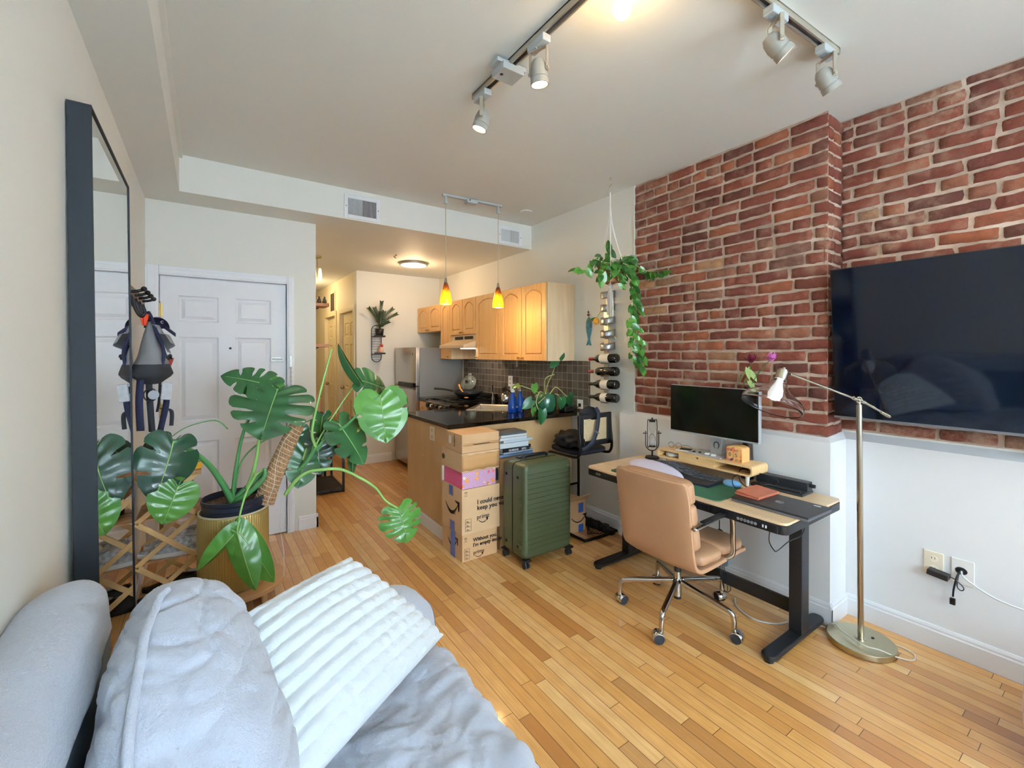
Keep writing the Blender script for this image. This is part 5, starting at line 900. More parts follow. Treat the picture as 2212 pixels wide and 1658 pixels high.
MB().cyl(hub+Vector((0, 0, 0.10)), hub+Vector((0, 0, 0.24)), 0.024, 0.020, n=24).build('hub', M_al, t, bevel=0.002); MB().cyl(hub+Vector((0, 0, 0.085)), hub+Vector((0, 0, 0.10)), 0.020).cyl(hub+Vector((0, 0, 0.10)), hub+Vector((0, 0, 0.27)), 0.020, n=20).cyl(hub+Vector((0, 0, 0.27)), hub+Vector((-0.0, -0.03, 0.36)), 0.013, n=16).build('gas_column', M_dblk, t)
MB().box((2.17, 1.475, 0.365), (0.20, 0.12, 0.035)).build('tilt_mechanism', M_dblk, t, bevel=0.008)
yc_, hw_ = 1.465, 0.222
def back(u, v):      # v: height 0..1 ; u: side
    z = 0.415+0.435*v; x = 1.905-0.055*v+0.035*(1-v)**3*0.6+0.03*(abs(2*u-1))**3; return x, yc_+(1-2*u)*(hw_-0.010*v), z
def shell_profile(s_):   # continuous L-shaped shell from back top to seat front, s_ 0..1
    pts = [(1.848, 0.852), (1.862, 0.75), (1.885, 0.62), (1.905, 0.50), (1.925, 0.43), (1.97, 0.392), (2.05, 0.385), (2.20, 0.395), (2.33, 0.405), (2.40, 0.405)]; q = s_*(len(pts)-1); i = min(int(q), len(pts)-2); f = q-i; return pts[i][0]*(1-f)+pts[i+1][0]*f, pts[i][1]*(1-f)+pts[i+1][1]*f
prof_s = spline([(a, 0, b) for a, b in [(1.848, 0.852), (1.868, 0.75), (1.888, 0.62), (1.905, 0.50), (1.928, 0.425), (1.98, 0.392), (2.06, 0.388), (2.20, 0.395), (2.33, 0.405), (2.41, 0.400)]], 5)
n_ = len(prof_s); m = MB(); W_ = 13
for i, p in enumerate(prof_s):
    d = (prof_s[min(i+1, n_-1)]-prof_s[max(i-1, 0)]).normalized(); nn = Vector((d.z, 0, -d.x)); nn = nn if nn.dot(Vector((1, 0, 1))) > 0 else -nn
    e = min(i, n_-1-i)/4; rw = hw_*(1 if e >= 1 else (0.90+0.10*math.sqrt(max(0, 1-(1-e)**2)))); 
    for j in range(W_):
        q = -1+2*j/(W_-1); m.v.append(Vector((p.x, yc_+q*rw, p.z))+nn*(0.014*abs(q)**4))
m.f = [(i*W_+j, (i+1)*W_+j, (i+1)*W_+j+1, i*W_+j+1) for i in range(n_-1) for j in range(W_-1)]; m.mi = [0]*len(m.f)
o_ = m.build('shell', M_tan, t, smooth=True); q_ = o_.modifiers.new('s', 'SOLIDIFY'); q_.thickness = 0.02; q_.offset = 0; q_ = o_.modifiers.new('b', 'BEVEL'); q_.width = 0.006; q_.segments = 2
def pad(name, c, sx, sy, sz, R, p=4.0):
    m = MB()
    def f(u, v):
        a, b = 2*PI*u, PI*(v-0.5); e1, e2 = 0.35, 0.55
        s1 = lambda w_, e: math.copysign(abs(w_)**e, w_)
        return Vector(c)+R @ Vector((sx/2*s1(math.cos(b), e2)*s1(math.cos(a), e1), sy/2*s1(math.cos(b), e2)*s1(math.sin(a), e1), sz/2*s1(math.sin(b), e2)))
    m.grid(f, 40, 17, cu=True); return m.build(name, M_tan, t, smooth=True)
for k, (zc, xx) in enumerate(((0.790, 1.915), (0.675, 1.940), (0.560, 1.960))): pad('back_cushion', (xx, yc_, zc), 0.132, 0.428, 0.100, rotm(0, -PI/2+0.16-PI, 0) if False else rotm(0, PI/2-0.16, 0))
pad('seat_cushion', (2.10, yc_, 0.435), 0.22, 0.42, 0.075, rotm(0, 0.02, 0)); pad('seat_cushion', (2.30, yc_, 0.440), 0.22, 0.42, 0.075, rotm(0, 0.02, 0))
for sd in (-1, 1):
    yy = yc_+sd*(hw_+0.018); pts = spline([(1.885 if sd < 0 else 1.93, yy, 0.64), (2.0, yy, 0.645), (2.14, yy, 0.655), (2.20, yy, 0.648), (2.222, yy, 0.61), (2.225, yy, 0.52), (2.222, yy, 0.44), (2.20, yy-sd*0.015, 0.41)], 6)
    m = MB(); m.tube(pts, 0.008, 4); m.v = [Vector((p.x, yy+(p.y-yy)*1.9, p.z)) for p in m.v]; m.build('armrest', M_al, t, smooth=True)
    MB().box((2.06, yy, 0.662), (0.21, 0.030, 0.010), rotm(0, -0.04, 0)).build('arm_pad', M_dblk, t, bevel=0.004); MB().cyl((1.905, yy, 0.64), (1.905, yy-sd*0.03, 0.64), 0.008).build('arm_bolt', M_al, t)
# ---------------------------------------------------------------- floor lamp
t = thing('floor_lamp', 'brushed brass floor lamp with a clear glass shade on a tilting arm', 'floor lamp', (2.72, 0.835, 0)); M_bb = mat('brushed_brass', '#b8b2a2', 0.26, 1.0)
sb = NT('lamp_base_brass'); sb.p.inputs['Metallic'].default_value = 1; sb.p.inputs['Roughness'].default_value = 0.3; sb.base(srgb('#b3aa8e')); sb.p.inputs['Anisotropic'].default_value = 0.8; tg = sb.n('ShaderNodeTangent', direction_type='RADIAL', axis='Z'); sb.l(tg.outputs[0], sb.p.inputs['Tangent'])
bo = MB().cyl((2.72, 0.835, 0.002), (2.72, 0.835, 0.030), 0.142, n=64).build('base', sb.m, t, bevel=0.003); MB().cyl((2.72, 0.835, 0.03), (2.72, 0.835, 0.033), 0.022, n=24).build('collar', M_bb, t); MB().cyl((2.77, 0.80, 0.03), (2.77, 0.80, 0.034), 0.006).build('foot_switch', M_dark, t)
top_ = Vector((2.678, 0.832, 1.215)); MB().cyl((2.72, 0.835, 0.03), top_, 0.0130, n=20).build('pole', M_bb, t)
pv = Vector((2.676, 0.832, 1.238)); hd = Vector((2.335, 1.0, 1.369)); cw = Vector((2.875, 0.728, 1.127)); dd = (hd-pv).normalized()
MB().cyl(top_, pv, 0.008).build('neck', M_bb, t); sx_ = dd.cross(Vector((0, 0, 1))).normalized(); MB().tube([pv+(dd*math.cos(a)+dd.cross(sx_)*math.sin(a))*0.015 for a in [2*PI*i/20 for i in range(20)]], 0.004, 8, closed=True).ball(pv, 0.011).cyl(pv-sx_*0.02, pv+sx_*0.02, 0.004, n=10).build('pivot', M_bb, t, smooth=True)
MB().cyl(pv+dd*0.03, hd, 0.0055, n=14).cyl(pv+dd*0.012, pv+dd*0.035, 0.009, n=14).cyl(pv-dd*0.012, pv-dd*0.035, 0.009, n=14).cyl(pv-dd*0.03, cw, 0.006, n=14).ball(hd, 0.008).build('arm', M_bb, t, auto=40)
c0 = pv+(cw-pv)*0.55; MB().cyl(c0, cw, 0.0075, 0.0125, n=20).build('counterweight', M_bb, t, bevel=0.001)
P1, P2 = Vector((2.262, 1.0, 1.392)), Vector((2.178, 1.018, 1.222)); ax_ = (P1-P2).normalized(); q = ax_.to_track_quat('Z', 'Y').to_matrix(); L_ = (P1-P2).length
MB().cyl(P1-ax_*0.052, P1-ax_*0.008, 0.026, n=28).cyl(P1-ax_*0.008, P1, 0.021, n=24).cyl(P1, P1+ax_*0.012, 0.007, n=12).build('socket_cap', M_bb, t, bevel=0.002); MB().tube([P1-ax_*0.02, hd], 0.006).build('cap_joint', M_bb, t)
MB().lathe([(0.027, L_-0.050), (0.030, L_-0.062), (0.040, L_-0.085), (0.062, L_-0.11), (0.095, L_-0.135), (0.120, L_-0.152), (0.130, L_-0.168), (0.131, L_-0.186), (0.126, L_-0.193)], P2, q, 48).build('glass_shade', mat('shade_glass', '#ffffff', 0.02, trans=1.0, ior=1.25), t, smooth=True, solid=0.002)
MB().lathe([(0.014, L_-0.055), (0.016, L_-0.075), (0.028, L_-0.105), (0.032, L_-0.125), (0.026, L_-0.148), (0.012, L_-0.157), (0.0001, L_-0.158)], P2, q, 28).build('bulb', mat('white_bulb', '#f6f8fb', 0.4, emit='#f4faff', es=0.5), t, smooth=True)
t = thing('lamp_cord', 'clear-white lamp cord curling over the brass lamp base', 'cable', (2.7, 0.75, 0)); MB().tube(spline([(2.74, 1.0, 0.006), (2.73, 0.95, 0.04), (2.68, 0.90, 0.045), (2.64, 0.80, 0.045), (2.66, 0.74, 0.045), (2.71, 0.69, 0.02), (2.77, 0.645, 0.006), (2.83, 0.655, 0.006), (2.85, 0.70, 0.006), (2.84, 0.74, 0.006)], 8), 0.0032, 6).build('cord', mat('cream_cord', '#e8e2d2', 0.4), t, smooth=True)
# salmon upholstered seat at the right edge
t = thing('pouf', 'salmon pink upholstered seat cut off at the right edge of the photo', 'armchair', (2.62, -0.1, 0))
M_sal = mat('salmon_velvet', '#d9a898', 0.85, sheen=0.5, var=0.08, vs=12)
MB().lathe([(0.0001, 0.02), (0.27, 0.02), (0.292, 0.05), (0.30, 0.15), (0.296, 0.25), (0.27, 0.30), (0.2, 0.325), (0.0001, 0.335)], (2.535, -0.025, 0), n=48).build('cushion_body', M_sal, t, smooth=True)
for a in (0.6, 2.2, 3.8, 5.4): MB().cyl((2.535+0.2*math.cos(a), -0.025+0.2*math.sin(a), 0), (2.535+0.2*math.cos(a), -0.025+0.2*math.sin(a), 0.03), 0.02).build('foot', M_dark, t)
# ---------------------------------------------------------------- boxes, suitcase, books, stool
def cardboard(name, col):
    s = NT(name); v = s.coord(); f = s.noise(6, 5, v, 0.6); c = srgb(col); s.base(s.mix(f, tuple(x*0.86 for x in c[:3])+(1,), tuple(min(1, x*1.08) for x in c[:3])+(1,))); s.p.inputs['Roughness'].default_value = 0.75; s.bump(s.noise(30, 5, v), 0.25, 0.004); MATS[name] = s.m; return s.m
M_cb = cardboard('cardboard', '#cfa679'); M_cb2 = cardboard('cardboard_pale', '#d8b48a'); M_ink = mat('black_ink', '#14161a', 0.6); M_tape = mat('blue_tape', '#3f66b8', 0.25, var=0.15, vs=30, coat=0.3); M_tapec = mat('brown_tape', '#c09362', 0.2, coat=0.5)
def carton(t, a, b, m, bulge=0.006, seed=0, name='carton'):
    r = random.Random(seed); mb = MB(); a, b = Vector(a), Vector(b)
    def face(o, u, v, nu, nv):
        n = u.cross(v).normalized()
        mb.grid(lambda s, q: o+u*s+v*q+n*(bulge*math.sin(PI*s)*math.sin(PI*q)*(0.6+0.8*noise.noise(Vector((s*3+seed, q*3, 0))))+0.3*bulge*noise.noise(Vector((s*9, q*9, seed)))*math.sin(PI*s)*math.sin(PI*q)), nu, nv)
    X, Y, Z = Vector((b.x-a.x, 0, 0)), Vector((0, b.y-a.y, 0)), Vector((0, 0, b.z-a.z))
    face(a, X, Z, 14, 10); face(a+X+Y, -X, Z, 14, 10); face(a+Y, -Y, Z, 14, 10); face(a+X, Y, Z, 14, 10); face(a+Z, X, Y, 14, 10); face(a+Y, X, -Y, 14, 10)
    return mb.build(name, m, t, smooth=True, auto=50, merge=True)
def smile(t, x, yc, z, s, flip=1):
    # curved arrow printed on a face at X = x (facing -X); reads towards -Y
    mb = MB(); n = 18; up = []; lo = []
    for i in range(n+1):
        q = i/n; a = -1+2*q; th = 0.016*s*math.sin(PI*min(1, q*0.9+0.06))**0.7; zc = z-0.055*s*(1-a*a)+0.010*s*a; yy = yc-flip*a*0.085*s
        up.append((yy, zc+th*0.5)); lo.append((yy, zc-th*0.9))
    mb.prism(up+lo[::-1], (x, 0, 0), (0, 1, 0), (0, 0, 1), -0.0006, 0.0); e = (yc-flip*0.085*s, z)
    mb.prism([(e[0]+flip*0.045*s, z+0.028*s), (e[0]-flip*0.018*s, z+0.030*s), (e[0]-flip*0.006*s, z-0.030*s), (e[0]-flip*0.016*s, z-0.030*s), (e[0]-flip*0.006*s+flip*0.012*s, z+0.014*s), (e[0]+flip*0.03*s, z+0.018*s)], (x, 0, 0), (0, 1, 0), (0, 0, 1), -0.0006, 0.0)
    mb.build('printed_smile', M_ink, t)
def smile_y(mb, xc, y, z, s):
    n = 14; up = []; lo = []
    for i in range(n+1):
        q = i/n; a = -1+2*q; th = 0.004*s; zc = z-0.018*s*(1-a*a); up.append((xc+a*0.032*s, zc+th*0.5)); lo.append((xc+a*0.032*s, zc-th*0.5))
    mb.prism(up+lo[::-1], (0, y, 0), (1, 0, 0), (0, 0, 1), 0.0, 0.0006); mb.prism([(xc+0.018*s, z+0.006*s), (xc+0.038*s, z+0.008*s), (xc+0.032*s, z-0.012*s), (xc+0.028*s, z-0.001*s)], (0, y, 0), (1, 0, 0), (0, 0, 1), 0, 0.0006)
def arrows_up(mb, x, y, z, s):
    for k in (0, 1):
        xx = x+k*0.014*s; mb.bx((xx, y-0.0006, z), (xx+0.002*s, y, z+0.03*s)); mb.prism([(xx-0.004*s, z+0.022*s), (xx+0.006*s, z+0.022*s), (xx+0.001*s, z+0.034*s)], (0, y, 0), (1, 0, 0), (0, 0, 1), 0, 0.0006)
    mb.bx((x-0.008*s, y-0.0006, z-0.006*s), (x+0.024*s, y, z-0.004*s))
def boxprint(mb, x, y, z, w, h):
    for a in (0, h/3, 2*h/3, h): mb.bx((x, y-0.0006, z+a), (x+w, y, z+a+0.0015))
    for a in (0, w): mb.bx((x+a, y-0.0006, z), (x+a+0.0015, y, z+h))
    for k in range(3):
        for j in range(2): mb.bx((x+w*0.2, y-0.0006, z+h/3*k+0.006+j*0.006), (x+w*(0.75-0.2*j), y, z+h/3*k+0.0085+j*0.006))
bx0, bx1, by0, by1 = 1.476, 1.775, 2.755, 3.07; yf = by0-0.004
t = thing('cardboard_box', 'lowest shipping box of the stack, printed Without you, I\'m empty inside', 'cardboard box', (1.62, 2.91, 0), 0, 'cardboard boxes stacked against the island'); carton(t, (bx0, by0, 0.001), (bx1-0.01, by1, 0.190), M_cb, 0.003, 1)
text('lettering', 'Without you,', 0.037, (bx0+0.085, yf, 0.128), RY_, M_ink, t, bold=0.0008); text('lettering', "I'm empty inside", 0.037, (bx0+0.085, yf, 0.092), RY_, M_ink, t, bold=0.0008); text('lettering', 'prime', 0.038, (bx0+0.088, yf, 0.038), RY_, M_ink, t); m = MB(); smile_y(m, bx0+0.133, yf+0.0006, 0.030, 1.0); arrows_up(m, bx0+0.02, yf+0.0006, 0.145, 0.8); boxprint(m, bx0+0.015, yf+0.0006, 0.015, 0.04, 0.075); m.build('printed_marks', M_ink, t)
smile(t, bx0-0.0035, 2.90, 0.125, 0.85); MB().bx((bx0-0.0055, 2.855, 0.0), (bx0-0.0035, 2.925, 0.185)).build('tape', M_tape, t, bevel=0.001)
t = thing('cardboard_box', 'large shipping box second from the floor, printed I could never keep you', 'cardboard box', (1.62, 2.91, 0.192), 0, 'cardboard boxes stacked against the island'); carton(t, (bx0-0.004, by0-0.004, 0.192), (bx1+0.01, by1, 0.510), M_cb2, 0.004, 2); yg = yf-0.006
text('lettering', 'I could never', 0.046, (bx0+0.115, yg, 0.392), RY_, M_ink, t, bold=0.0008); text('lettering', 'keep you wait', 0.046, (bx0+0.115, yg, 0.350), RY_, M_ink, t, bold=0.0008); text('lettering', 'prime', 0.045, (bx0+0.112, yg, 0.285), RY_, M_ink, t); m = MB(); smile_y(m, bx0+0.165, yg+0.0006, 0.276, 1.15); arrows_up(m, bx0+0.018, yg+0.0006, 0.470, 0.85); boxprint(m, bx0+0.02, yg+0.0006, 0.215, 0.045, 0.085); m.build('printed_marks', M_ink, t)
smile(t, bx0-0.0085, 2.90, 0.385, 1.15); MB().bx((bx0-0.0105, 2.885, 0.44), (bx0-0.0085, 2.94, 0.512)).build('tape', M_tape, t, bevel=0.001); MB().bx((bx0-0.0105, 2.86, 0.185), (bx0-0.0085, 2.925, 0.26)).build('tape', M_tape, t, bevel=0.001)
t = thing('gift_box', 'magenta patterned box with flowers, third from the floor in the box stack', 'gift box', (1.62, 2.9, 0.513)); s = NT('magenta_pattern'); v = s.scale(s.coord(), (1, 1, 1)); ck = s.n('ShaderNodeTexChecker'); ck.inputs['Scale'].default_value = 130; s.l(v, ck.inputs['Vector']); ck.inputs['Color1'].default_value = srgb('#d83a78'); ck.inputs['Color2'].default_value = srgb('#e26a98'); s.base(ck.outputs['Color']); s.p.inputs['Roughness'].default_value = 0.4; M_mag = s.m
s = NT('flower_pattern'); v = s.coord(); vo = s.n('ShaderNodeTexVoronoi'); vo.inputs['Scale'].default_value = 24; s.l(v, vo.inputs['Vector']); fl = s.ramp(vo.outputs['Distance'], [(0.0, (1, 1, 1, 1)), (0.32, (1, 1, 1, 1)), (0.36, (0, 0, 0, 1))]); sc_ = s.n('ShaderNodeSeparateColor'); s.l(vo.outputs['Color'], sc_.inputs[0]); fc = s.ramp(sc_.outputs[0], [(0, srgb('#e0457f')), (0.35, srgb('#f0b43c')), (0.6, srgb('#d8412f')), (0.85, srgb('#f6f0ea'))]); ck = s.n('ShaderNodeTexChecker'); ck.inputs['Scale'].default_value = 150; s.l(v, ck.inputs['Vector']); ck.inputs['Color1'].default_value = srgb('#f4eef2'); ck.inputs['Color2'].default_value = srgb('#c05ab0'); s.base(s.mix(fl, ck.outputs['Color'], fc)); s.p.inputs['Roughness'].default_value = 0.4; M_flw = s.m
m = MB(); m.bx((bx0, by0, 0.512), (bx1-0.02, by1-0.03, 0.630)); m.mi = [0, 0, 1, 0, 0, 0]; m.build('box_body', [M_mag, M_flw], t, bevel=0.002); MB().bx((bx1-0.018, by0+0.002, 0.535), (bx1+0.004, by0+0.03, 0.615)).build('magnet_flap', M_blk, t)
tag(MB().bx((bx0-0.010, by1-0.025, 0.515), (bx0+0.05, by1-0.003, 0.625)).build('white_box', M_wpl, bevel=0.002), 'thin white box squeezed behind the magenta gift box', 'box')
t = thing('cardboard_box', 'crumpled brown box fourth from the floor with a round dark mark', 'cardboard box', (1.62, 2.9, 0.632), 0, 'cardboard boxes stacked against the island'); carton(t, (bx0-0.006, by0-0.006, 0.632), (bx1+0.004, by1, 0.765), M_cb2, 0.012, 4)
MB().grid(lambda u, v: Vector((bx0-0.01+0.31*u, by0-0.016-0.004*math.sin(PI*u), 0.645+0.11*v+0.004*math.sin(u*20))), 10, 4).build('tape', M_tapec, t, smooth=True, solid=0.001); MB().cyl((bx0-0.016, 3.02, 0.705), (bx0-0.019, 3.02, 0.705), 0.020, n=20).build('round_mark', mat('olive_ink', '#4d5a3c', 0.6), t)
t = thing('cardboard_box', 'topmost cardboard box of the stack with a white shipping label', 'cardboard box', (1.62, 2.9, 0.768), 0, 'cardboard boxes stacked against the island'); carton(t, (bx0-0.002, by0-0.002, 0.768), (bx1+0.006, by1-0.06, 0.896), M_cb, 0.007, 5)
MB().bx((bx0-0.0095, 2.905, 0.815), (bx0-0.0085, 2.945, 0.872)).build('shipping_label', M_wpl, t); text('lettering', 'amazon', 0.030, (bx0-0.0095, 2.862, 0.800), Matrix(((0, 0, -1), (0, -1, 0), (1, 0, 0))) @ rotm(0, 0, 0), M_ink, t)
MB().grid(lambda u, v: Vector((bx0+0.002+0.30*u, by0-0.0125, 0.818+0.016*v+0.001*math.sin(u*30))), 12, 3).build('tape', M_tapec, t, smooth=True, solid=0.001); MB().bx((bx0+0.08, by0-0.0135, 0.822), (bx0+0.22, by0-0.0128, 0.827)).build('black_line', M_ink, t)
t = thing('cardboard_box', 'plain brown box carrying the books, mostly hidden behind the suitcase', 'cardboard box', (1.97, 2.9, 0), 0, 'cardboard boxes stacked against the island'); carton(t, (1.80, 2.765, 0.001), (2.14, 3.06, 0.672), M_cb, 0.004, 6)
# suitcase
t = thing('suitcase', 'olive green ribbed hard-shell suitcase standing on four wheels', 'suitcase', (2.0, 2.57, 0)); s = NT('olive_shell'); s.base(srgb('#444d33')); s.p.inputs['Roughness'].default_value = 0.38; s.bump(s.noise(700, 2), 0.25, 0.001); M_ol = s.m
sx0, sx1, sy0, sy1, sz0, sz1 = 1.772, 2.212, 2.425, 2.70, 0.052, 0.705
def half(ya, yb, name):
    cx_, cz_ = (sx0+sx1)/2, (sz0+sz1)/2; hw, hh = (sx1-sx0)/2, (sz1-sz0)/2; r = 0.045; mb = MB()
    def ringpt(k, n, ins):
        q = rrect(-hw+ins, -hh+ins, hw-ins, hh-ins, max(0.012, r-ins), 8); return q[k % len(q)]
    N = 36; prof = [(0.0, yb), (0.0, ya+(yb-ya)*0.30), (0.004, ya+(yb-ya)*0.15), (0.016, ya+(yb-ya)*0.04), (0.035, ya)]
    for ins, y in prof:
        for k in range(N): a, b = ringpt(k, N, ins); mb.v.append(Vector((cx_+a, y, cz_+b)))
    for i in range(len(prof)-1):
        for k in range(N): mb.f.append((i*N+k, i*N+(k+1) % N, (i+1)*N+(k+1) % N, (i+1)*N+k))
    mb.f.append(tuple((len(prof)-1)*N+k for k in range(N))); mb.mi = [0]*len(mb.f); return mb.build(name, M_ol, t, auto=50, merge=True)
half(sy0, (sy0+sy1)/2-0.006, 'front_shell'); half(sy1, (sy0+sy1)/2+0.006, 'rear_shell'); m = MB()
q = rrect(sx0+0.004, sz0+0.004, sx1-0.004, sz1-0.004, 0.042, 8); m.prism([(a, b) for a, b in q][::-1], (0, (sy0+sy1)/2, 0), (1, 0, 0), (0, 0, 1), -0.008, 0.008); m.build('zipper_band', M_blk, t)
zl = [0.640-0.0345*k for k in range(16)]
for k, z in enumerate(zl):
    MB().grid(lambda u, v, z=z: Vector((sx0+0.03+(sx1-sx0-0.06)*u, sy0+0.0005-0.0055*math.sin(PI*v), z-0.0035+0.007*v)), 2, 7).build('rib', M_ol, t, smooth=True)
    MB().grid(lambda u, v, z=z: Vector((sx0-0.0045*math.sin(PI*v)+0.0005, sy0+0.018+0.035*u, z-0.0035+0.007*v)), 2, 7).build('rib', M_ol, t, smooth=True) if k > 3 else None
for y_ in (2.44, 2.685):
    for x_ in (1.80, 2.185):
        h = MB().box((x_, y_, 0.052), (0.06, 0.05, 0.014)).build('wheel_mount', M_blk, t, bevel=0.004)
        for q in (-1, 1): MB().cyl((x_+q*0.006-0.008, y_-0.01, 0.023), (x_+q*0.019-0.008, y_-0.01, 0.023), 0.0225, n=20).build('wheel', mat('rubber', '#2a2d33', 0.6), h, bevel=0.003)
        MB().box((x_-0.004, y_-0.005, 0.045), (0.018, 0.02, 0.03)).build('wheel_fork', M_blk, h)
for (x_, z_) in ((sx0-0.003, 0.61), (sx0-0.003, 0.13)):
    for y_ in (2.50, 2.64): MB().ball((x_+0.003, y_, z_), 0.5, 12, 8, None, (0.012, 0.028, 0.022)).build('side_stud', M_dark, t, smooth=True)
MB().tube(spline([(1.89, 2.60, 0.703), (1.90, 2.60, 0.722), (1.96, 2.60, 0.728), (2.04, 2.60, 0.728), (2.10, 2.60, 0.722), (2.11, 2.60, 0.703)], 5), 0.010).build('top_handle', M_blk, t, smooth=True); MB().bx((1.87, 2.625, 0.70), (2.12, 2.665, 0.714)).build('telescopic_handle', M_blk, t, bevel=0.004); MB().cyl((1.845, 2.56, 0.705), (1.845, 2.56, 0.735), 0.003).build('zip_pull', M_blk, t); MB().bx((2.16, sy0-0.002, 0.652), (2.19, sy0, 0.658)).build('brand_tag', M_nick, t)
# books
BK = [(0.020, '#6f86ad', 'blue paperback at the bottom of the book pile', 0.20, 0.31), (0.014, '#9fb0c6', 'pale blue thin book, second from the bottom of the pile', 0.19, 0.29), (0.028, '#1a1d24', 'thick black book printed HUMANS in the pile', 0.20, 0.25), (0.040, '#dfe8ec', 'thickest white book in the middle of the pile', 0.19, 0.26), (0.020, '#cfdbe2', 'pale grey book sticking out to the right of the pile', 0.18, 0.28), (0.020, '#e6ebee', 'white book third from the top of the pile', 0.19, 0.25), (0.018, '#dfe3e4', 'thin white book second from the top of the pile', 0.18, 0.24), (0.016, '#4b4e52', 'white-edged book with a dark cover on top of the pile', 0.17, 0.24)]
z = 0.682; r_ = random.Random(9)
for k, (h, c, lab, d, w_) in enumerate(BK):
    t = thing('book', lab, 'book', (1.96, 2.9, z), 0, 'books piled behind the suitcase'); cx_ = 1.955+(0.04 if k in (1, 4) else 0.02 if k < 3 else 0.0)+r_.uniform(-0.006, 0.006); R = rotm(0, 0, r_.uniform(-0.05, 0.05)); o = Vector((cx_, 2.895, z+h/2)); cm_ = mat('cover_%d' % k, c, 0.45)
    MB().box(o-Vector((0, 0, h/2-0.0015)), (w_, d, 0.003), R).box(o+Vector((0, 0, h/2-0.0015)), (w_, d, 0.003), R).box(o+R @ Vector((0, -d/2+0.0015, 0)), (w_, 0.003, h), R).build('cover', cm_, t, bevel=0.0008)
    MB().box(o+R @ Vector((0, 0.003, 0)), (w_-0.006, d-0.008, h-0.006), R).build('pages', mat('paper', '#e8e6de', 0.8), t)
    if k == 2: text('lettering', 'HUMANS', 0.022, o+R @ Vector((-w_/2+0.055, -d/2-0.0004, -0.009)), RY_, M_wpr if 'M_wpr' in globals() else M_wpl, t, bold=0.0006); text('lettering', 'NYC', 0.022, o+R @ Vector((-w_/2+0.175, -d/2-0.0004, -0.009)), RY_, M_wpl, t, bold=0.0006)
    z += h+0.0006
tag(MB().tube([(1.78+0.32, 2.86, 0.735), (1.80+0.34, 2.84, 0.733)], 0.014, 14).build('black_tube', M_blk, bevel=0.002), 'short black cylinder lying at the right end of the book pile', 'cylinder')
# counter stool with cane back
t = thing('counter_stool', 'black cantilever counter stool with a woven cane back', 'bar stool', (2.6, 2.75, 0)); sx, sy = 0.195, 0; M_bs2 = mat('black_steel', '#121317', 0.3, 0.5); xl, xr_ = 2.42, 2.775; yb, yfr = 2.50, 2.96
for x_ in (xl, xr_):
    MB().tube(spline([(x_, yb+0.08, 0.98), (x_, yb+0.075, 0.86), (x_, yb+0.06, 0.74), (x_, yb+0.075, 0.665), (x_, yb+0.14, 0.640), (x_, yfr-0.07, 0.635), (x_, yfr-0.02, 0.625), (x_, yfr, 0.58), (x_, yfr, 0.30), (x_, yfr, 0.06), (x_, yfr-0.02, 0.018), (x_, yfr-0.07, 0.012), (x_, yb+0.05, 0.012), (x_+(0.02 if x_ == xl else -0.02), yb+0.01, 0.012), ((xl+xr_)/2, yb, 0.012)], 6), 0.0115, 10).build('tube_leg', M_bs2, t, smooth=True)
MB().tube([(xl, yfr, 0.30), (xr_, yfr, 0.30)], 0.010).build('footrest', M_bs2, t); m = MB()
for a, b in (((xl-0.005, yb+0.066, 0.725), (xl+0.045, yb+0.09, 0.985)), ((xr_-0.045, yb+0.066, 0.725), (xr_+0.005, yb+0.09, 0.985)), ((xl+0.045, yb+0.066, 0.725), (xr_-0.045, yb+0.09, 0.768)), ((xl+0.045, yb+0.066, 0.945), (xr_-0.045, yb+0.09, 0.985))): m.bx(a, b)
m.build('back_frame', mat('black_wood', '#15161a', 0.45), t, bevel=0.006)
cn = NT('cane_weave'); g = cn.coord('Object'); sp_ = cn.n('ShaderNodeSeparateXYZ'); cn.l(g, sp_.inputs[0]); u_ = cn.math('FRACT', cn.math('DIVIDE', sp_.outputs[0], 0.0125)); v_ = cn.math('FRACT', cn.math('DIVIDE', sp_.outputs[2], 0.0125))
def absd(q): return cn.math('ABSOLUTE', cn.math('SUBTRACT', q, 0.5))
hole = cn.math('LESS_THAN', cn.math('ADD', cn.math('POWER', absd(u_), 2.0), cn.math('POWER', absd(v_), 2.0)), 0.055); cn.base(srgb('#d8c094')); cn.p.inputs['Roughness'].default_value = 0.6; cn.l(cn.math('SUBTRACT', 1.0, hole), cn.p.inputs['Alpha'])
MB().bx((xl+0.04, yb+0.077, 0.76), (xr_-0.04, yb+0.0785, 0.95)).build('cane_panel', cn.m, t)
def seatf(u, v):
    a, b = 2*PI*u, PI*(v-0.5); s1 = lambda w_, e: math.copysign(abs(w_)**e, w_); return Vector(((xl+xr_)/2+0.185*s1(math.cos(b), 0.4)*s1(math.cos(a), 0.45), 2.775+0.19*s1(math.cos(b), 0.4)*s1(math.sin(a), 0.45), 0.672+0.028*s1(math.sin(b), 0.6)))
MB().grid(seatf, 40, 15, cu=True).build('seat_cushion', mat('navy_seat', '#0a0e1e', 0.7), t, smooth=True)
t = thing('messenger_bag', 'navy black bag slumped on the stool with its strap over the cane back', 'bag', (2.56, 2.66, 0.70)); M_bag = mat('bag_nylon', '#070910', 0.75, bump=0.3, bs=120)
def bagf(u, v):
    a, b = 2*PI*u, PI*(v-0.5); c = Vector((2.49, 2.73, 0.762)); d = Vector((0.115*math.cos(b)*math.cos(a), 0.145*math.cos(b)*math.sin(a), 0.068*math.sin(b))); n = 1+0.55*noise.noise(d*22+Vector((2, 0, 0))); p = c+d*n; p.z = max(p.z, 0.702); return p
MB().grid(bagf, 30, 16, cu=True).build('bag_body', M_bag, t, smooth=True)
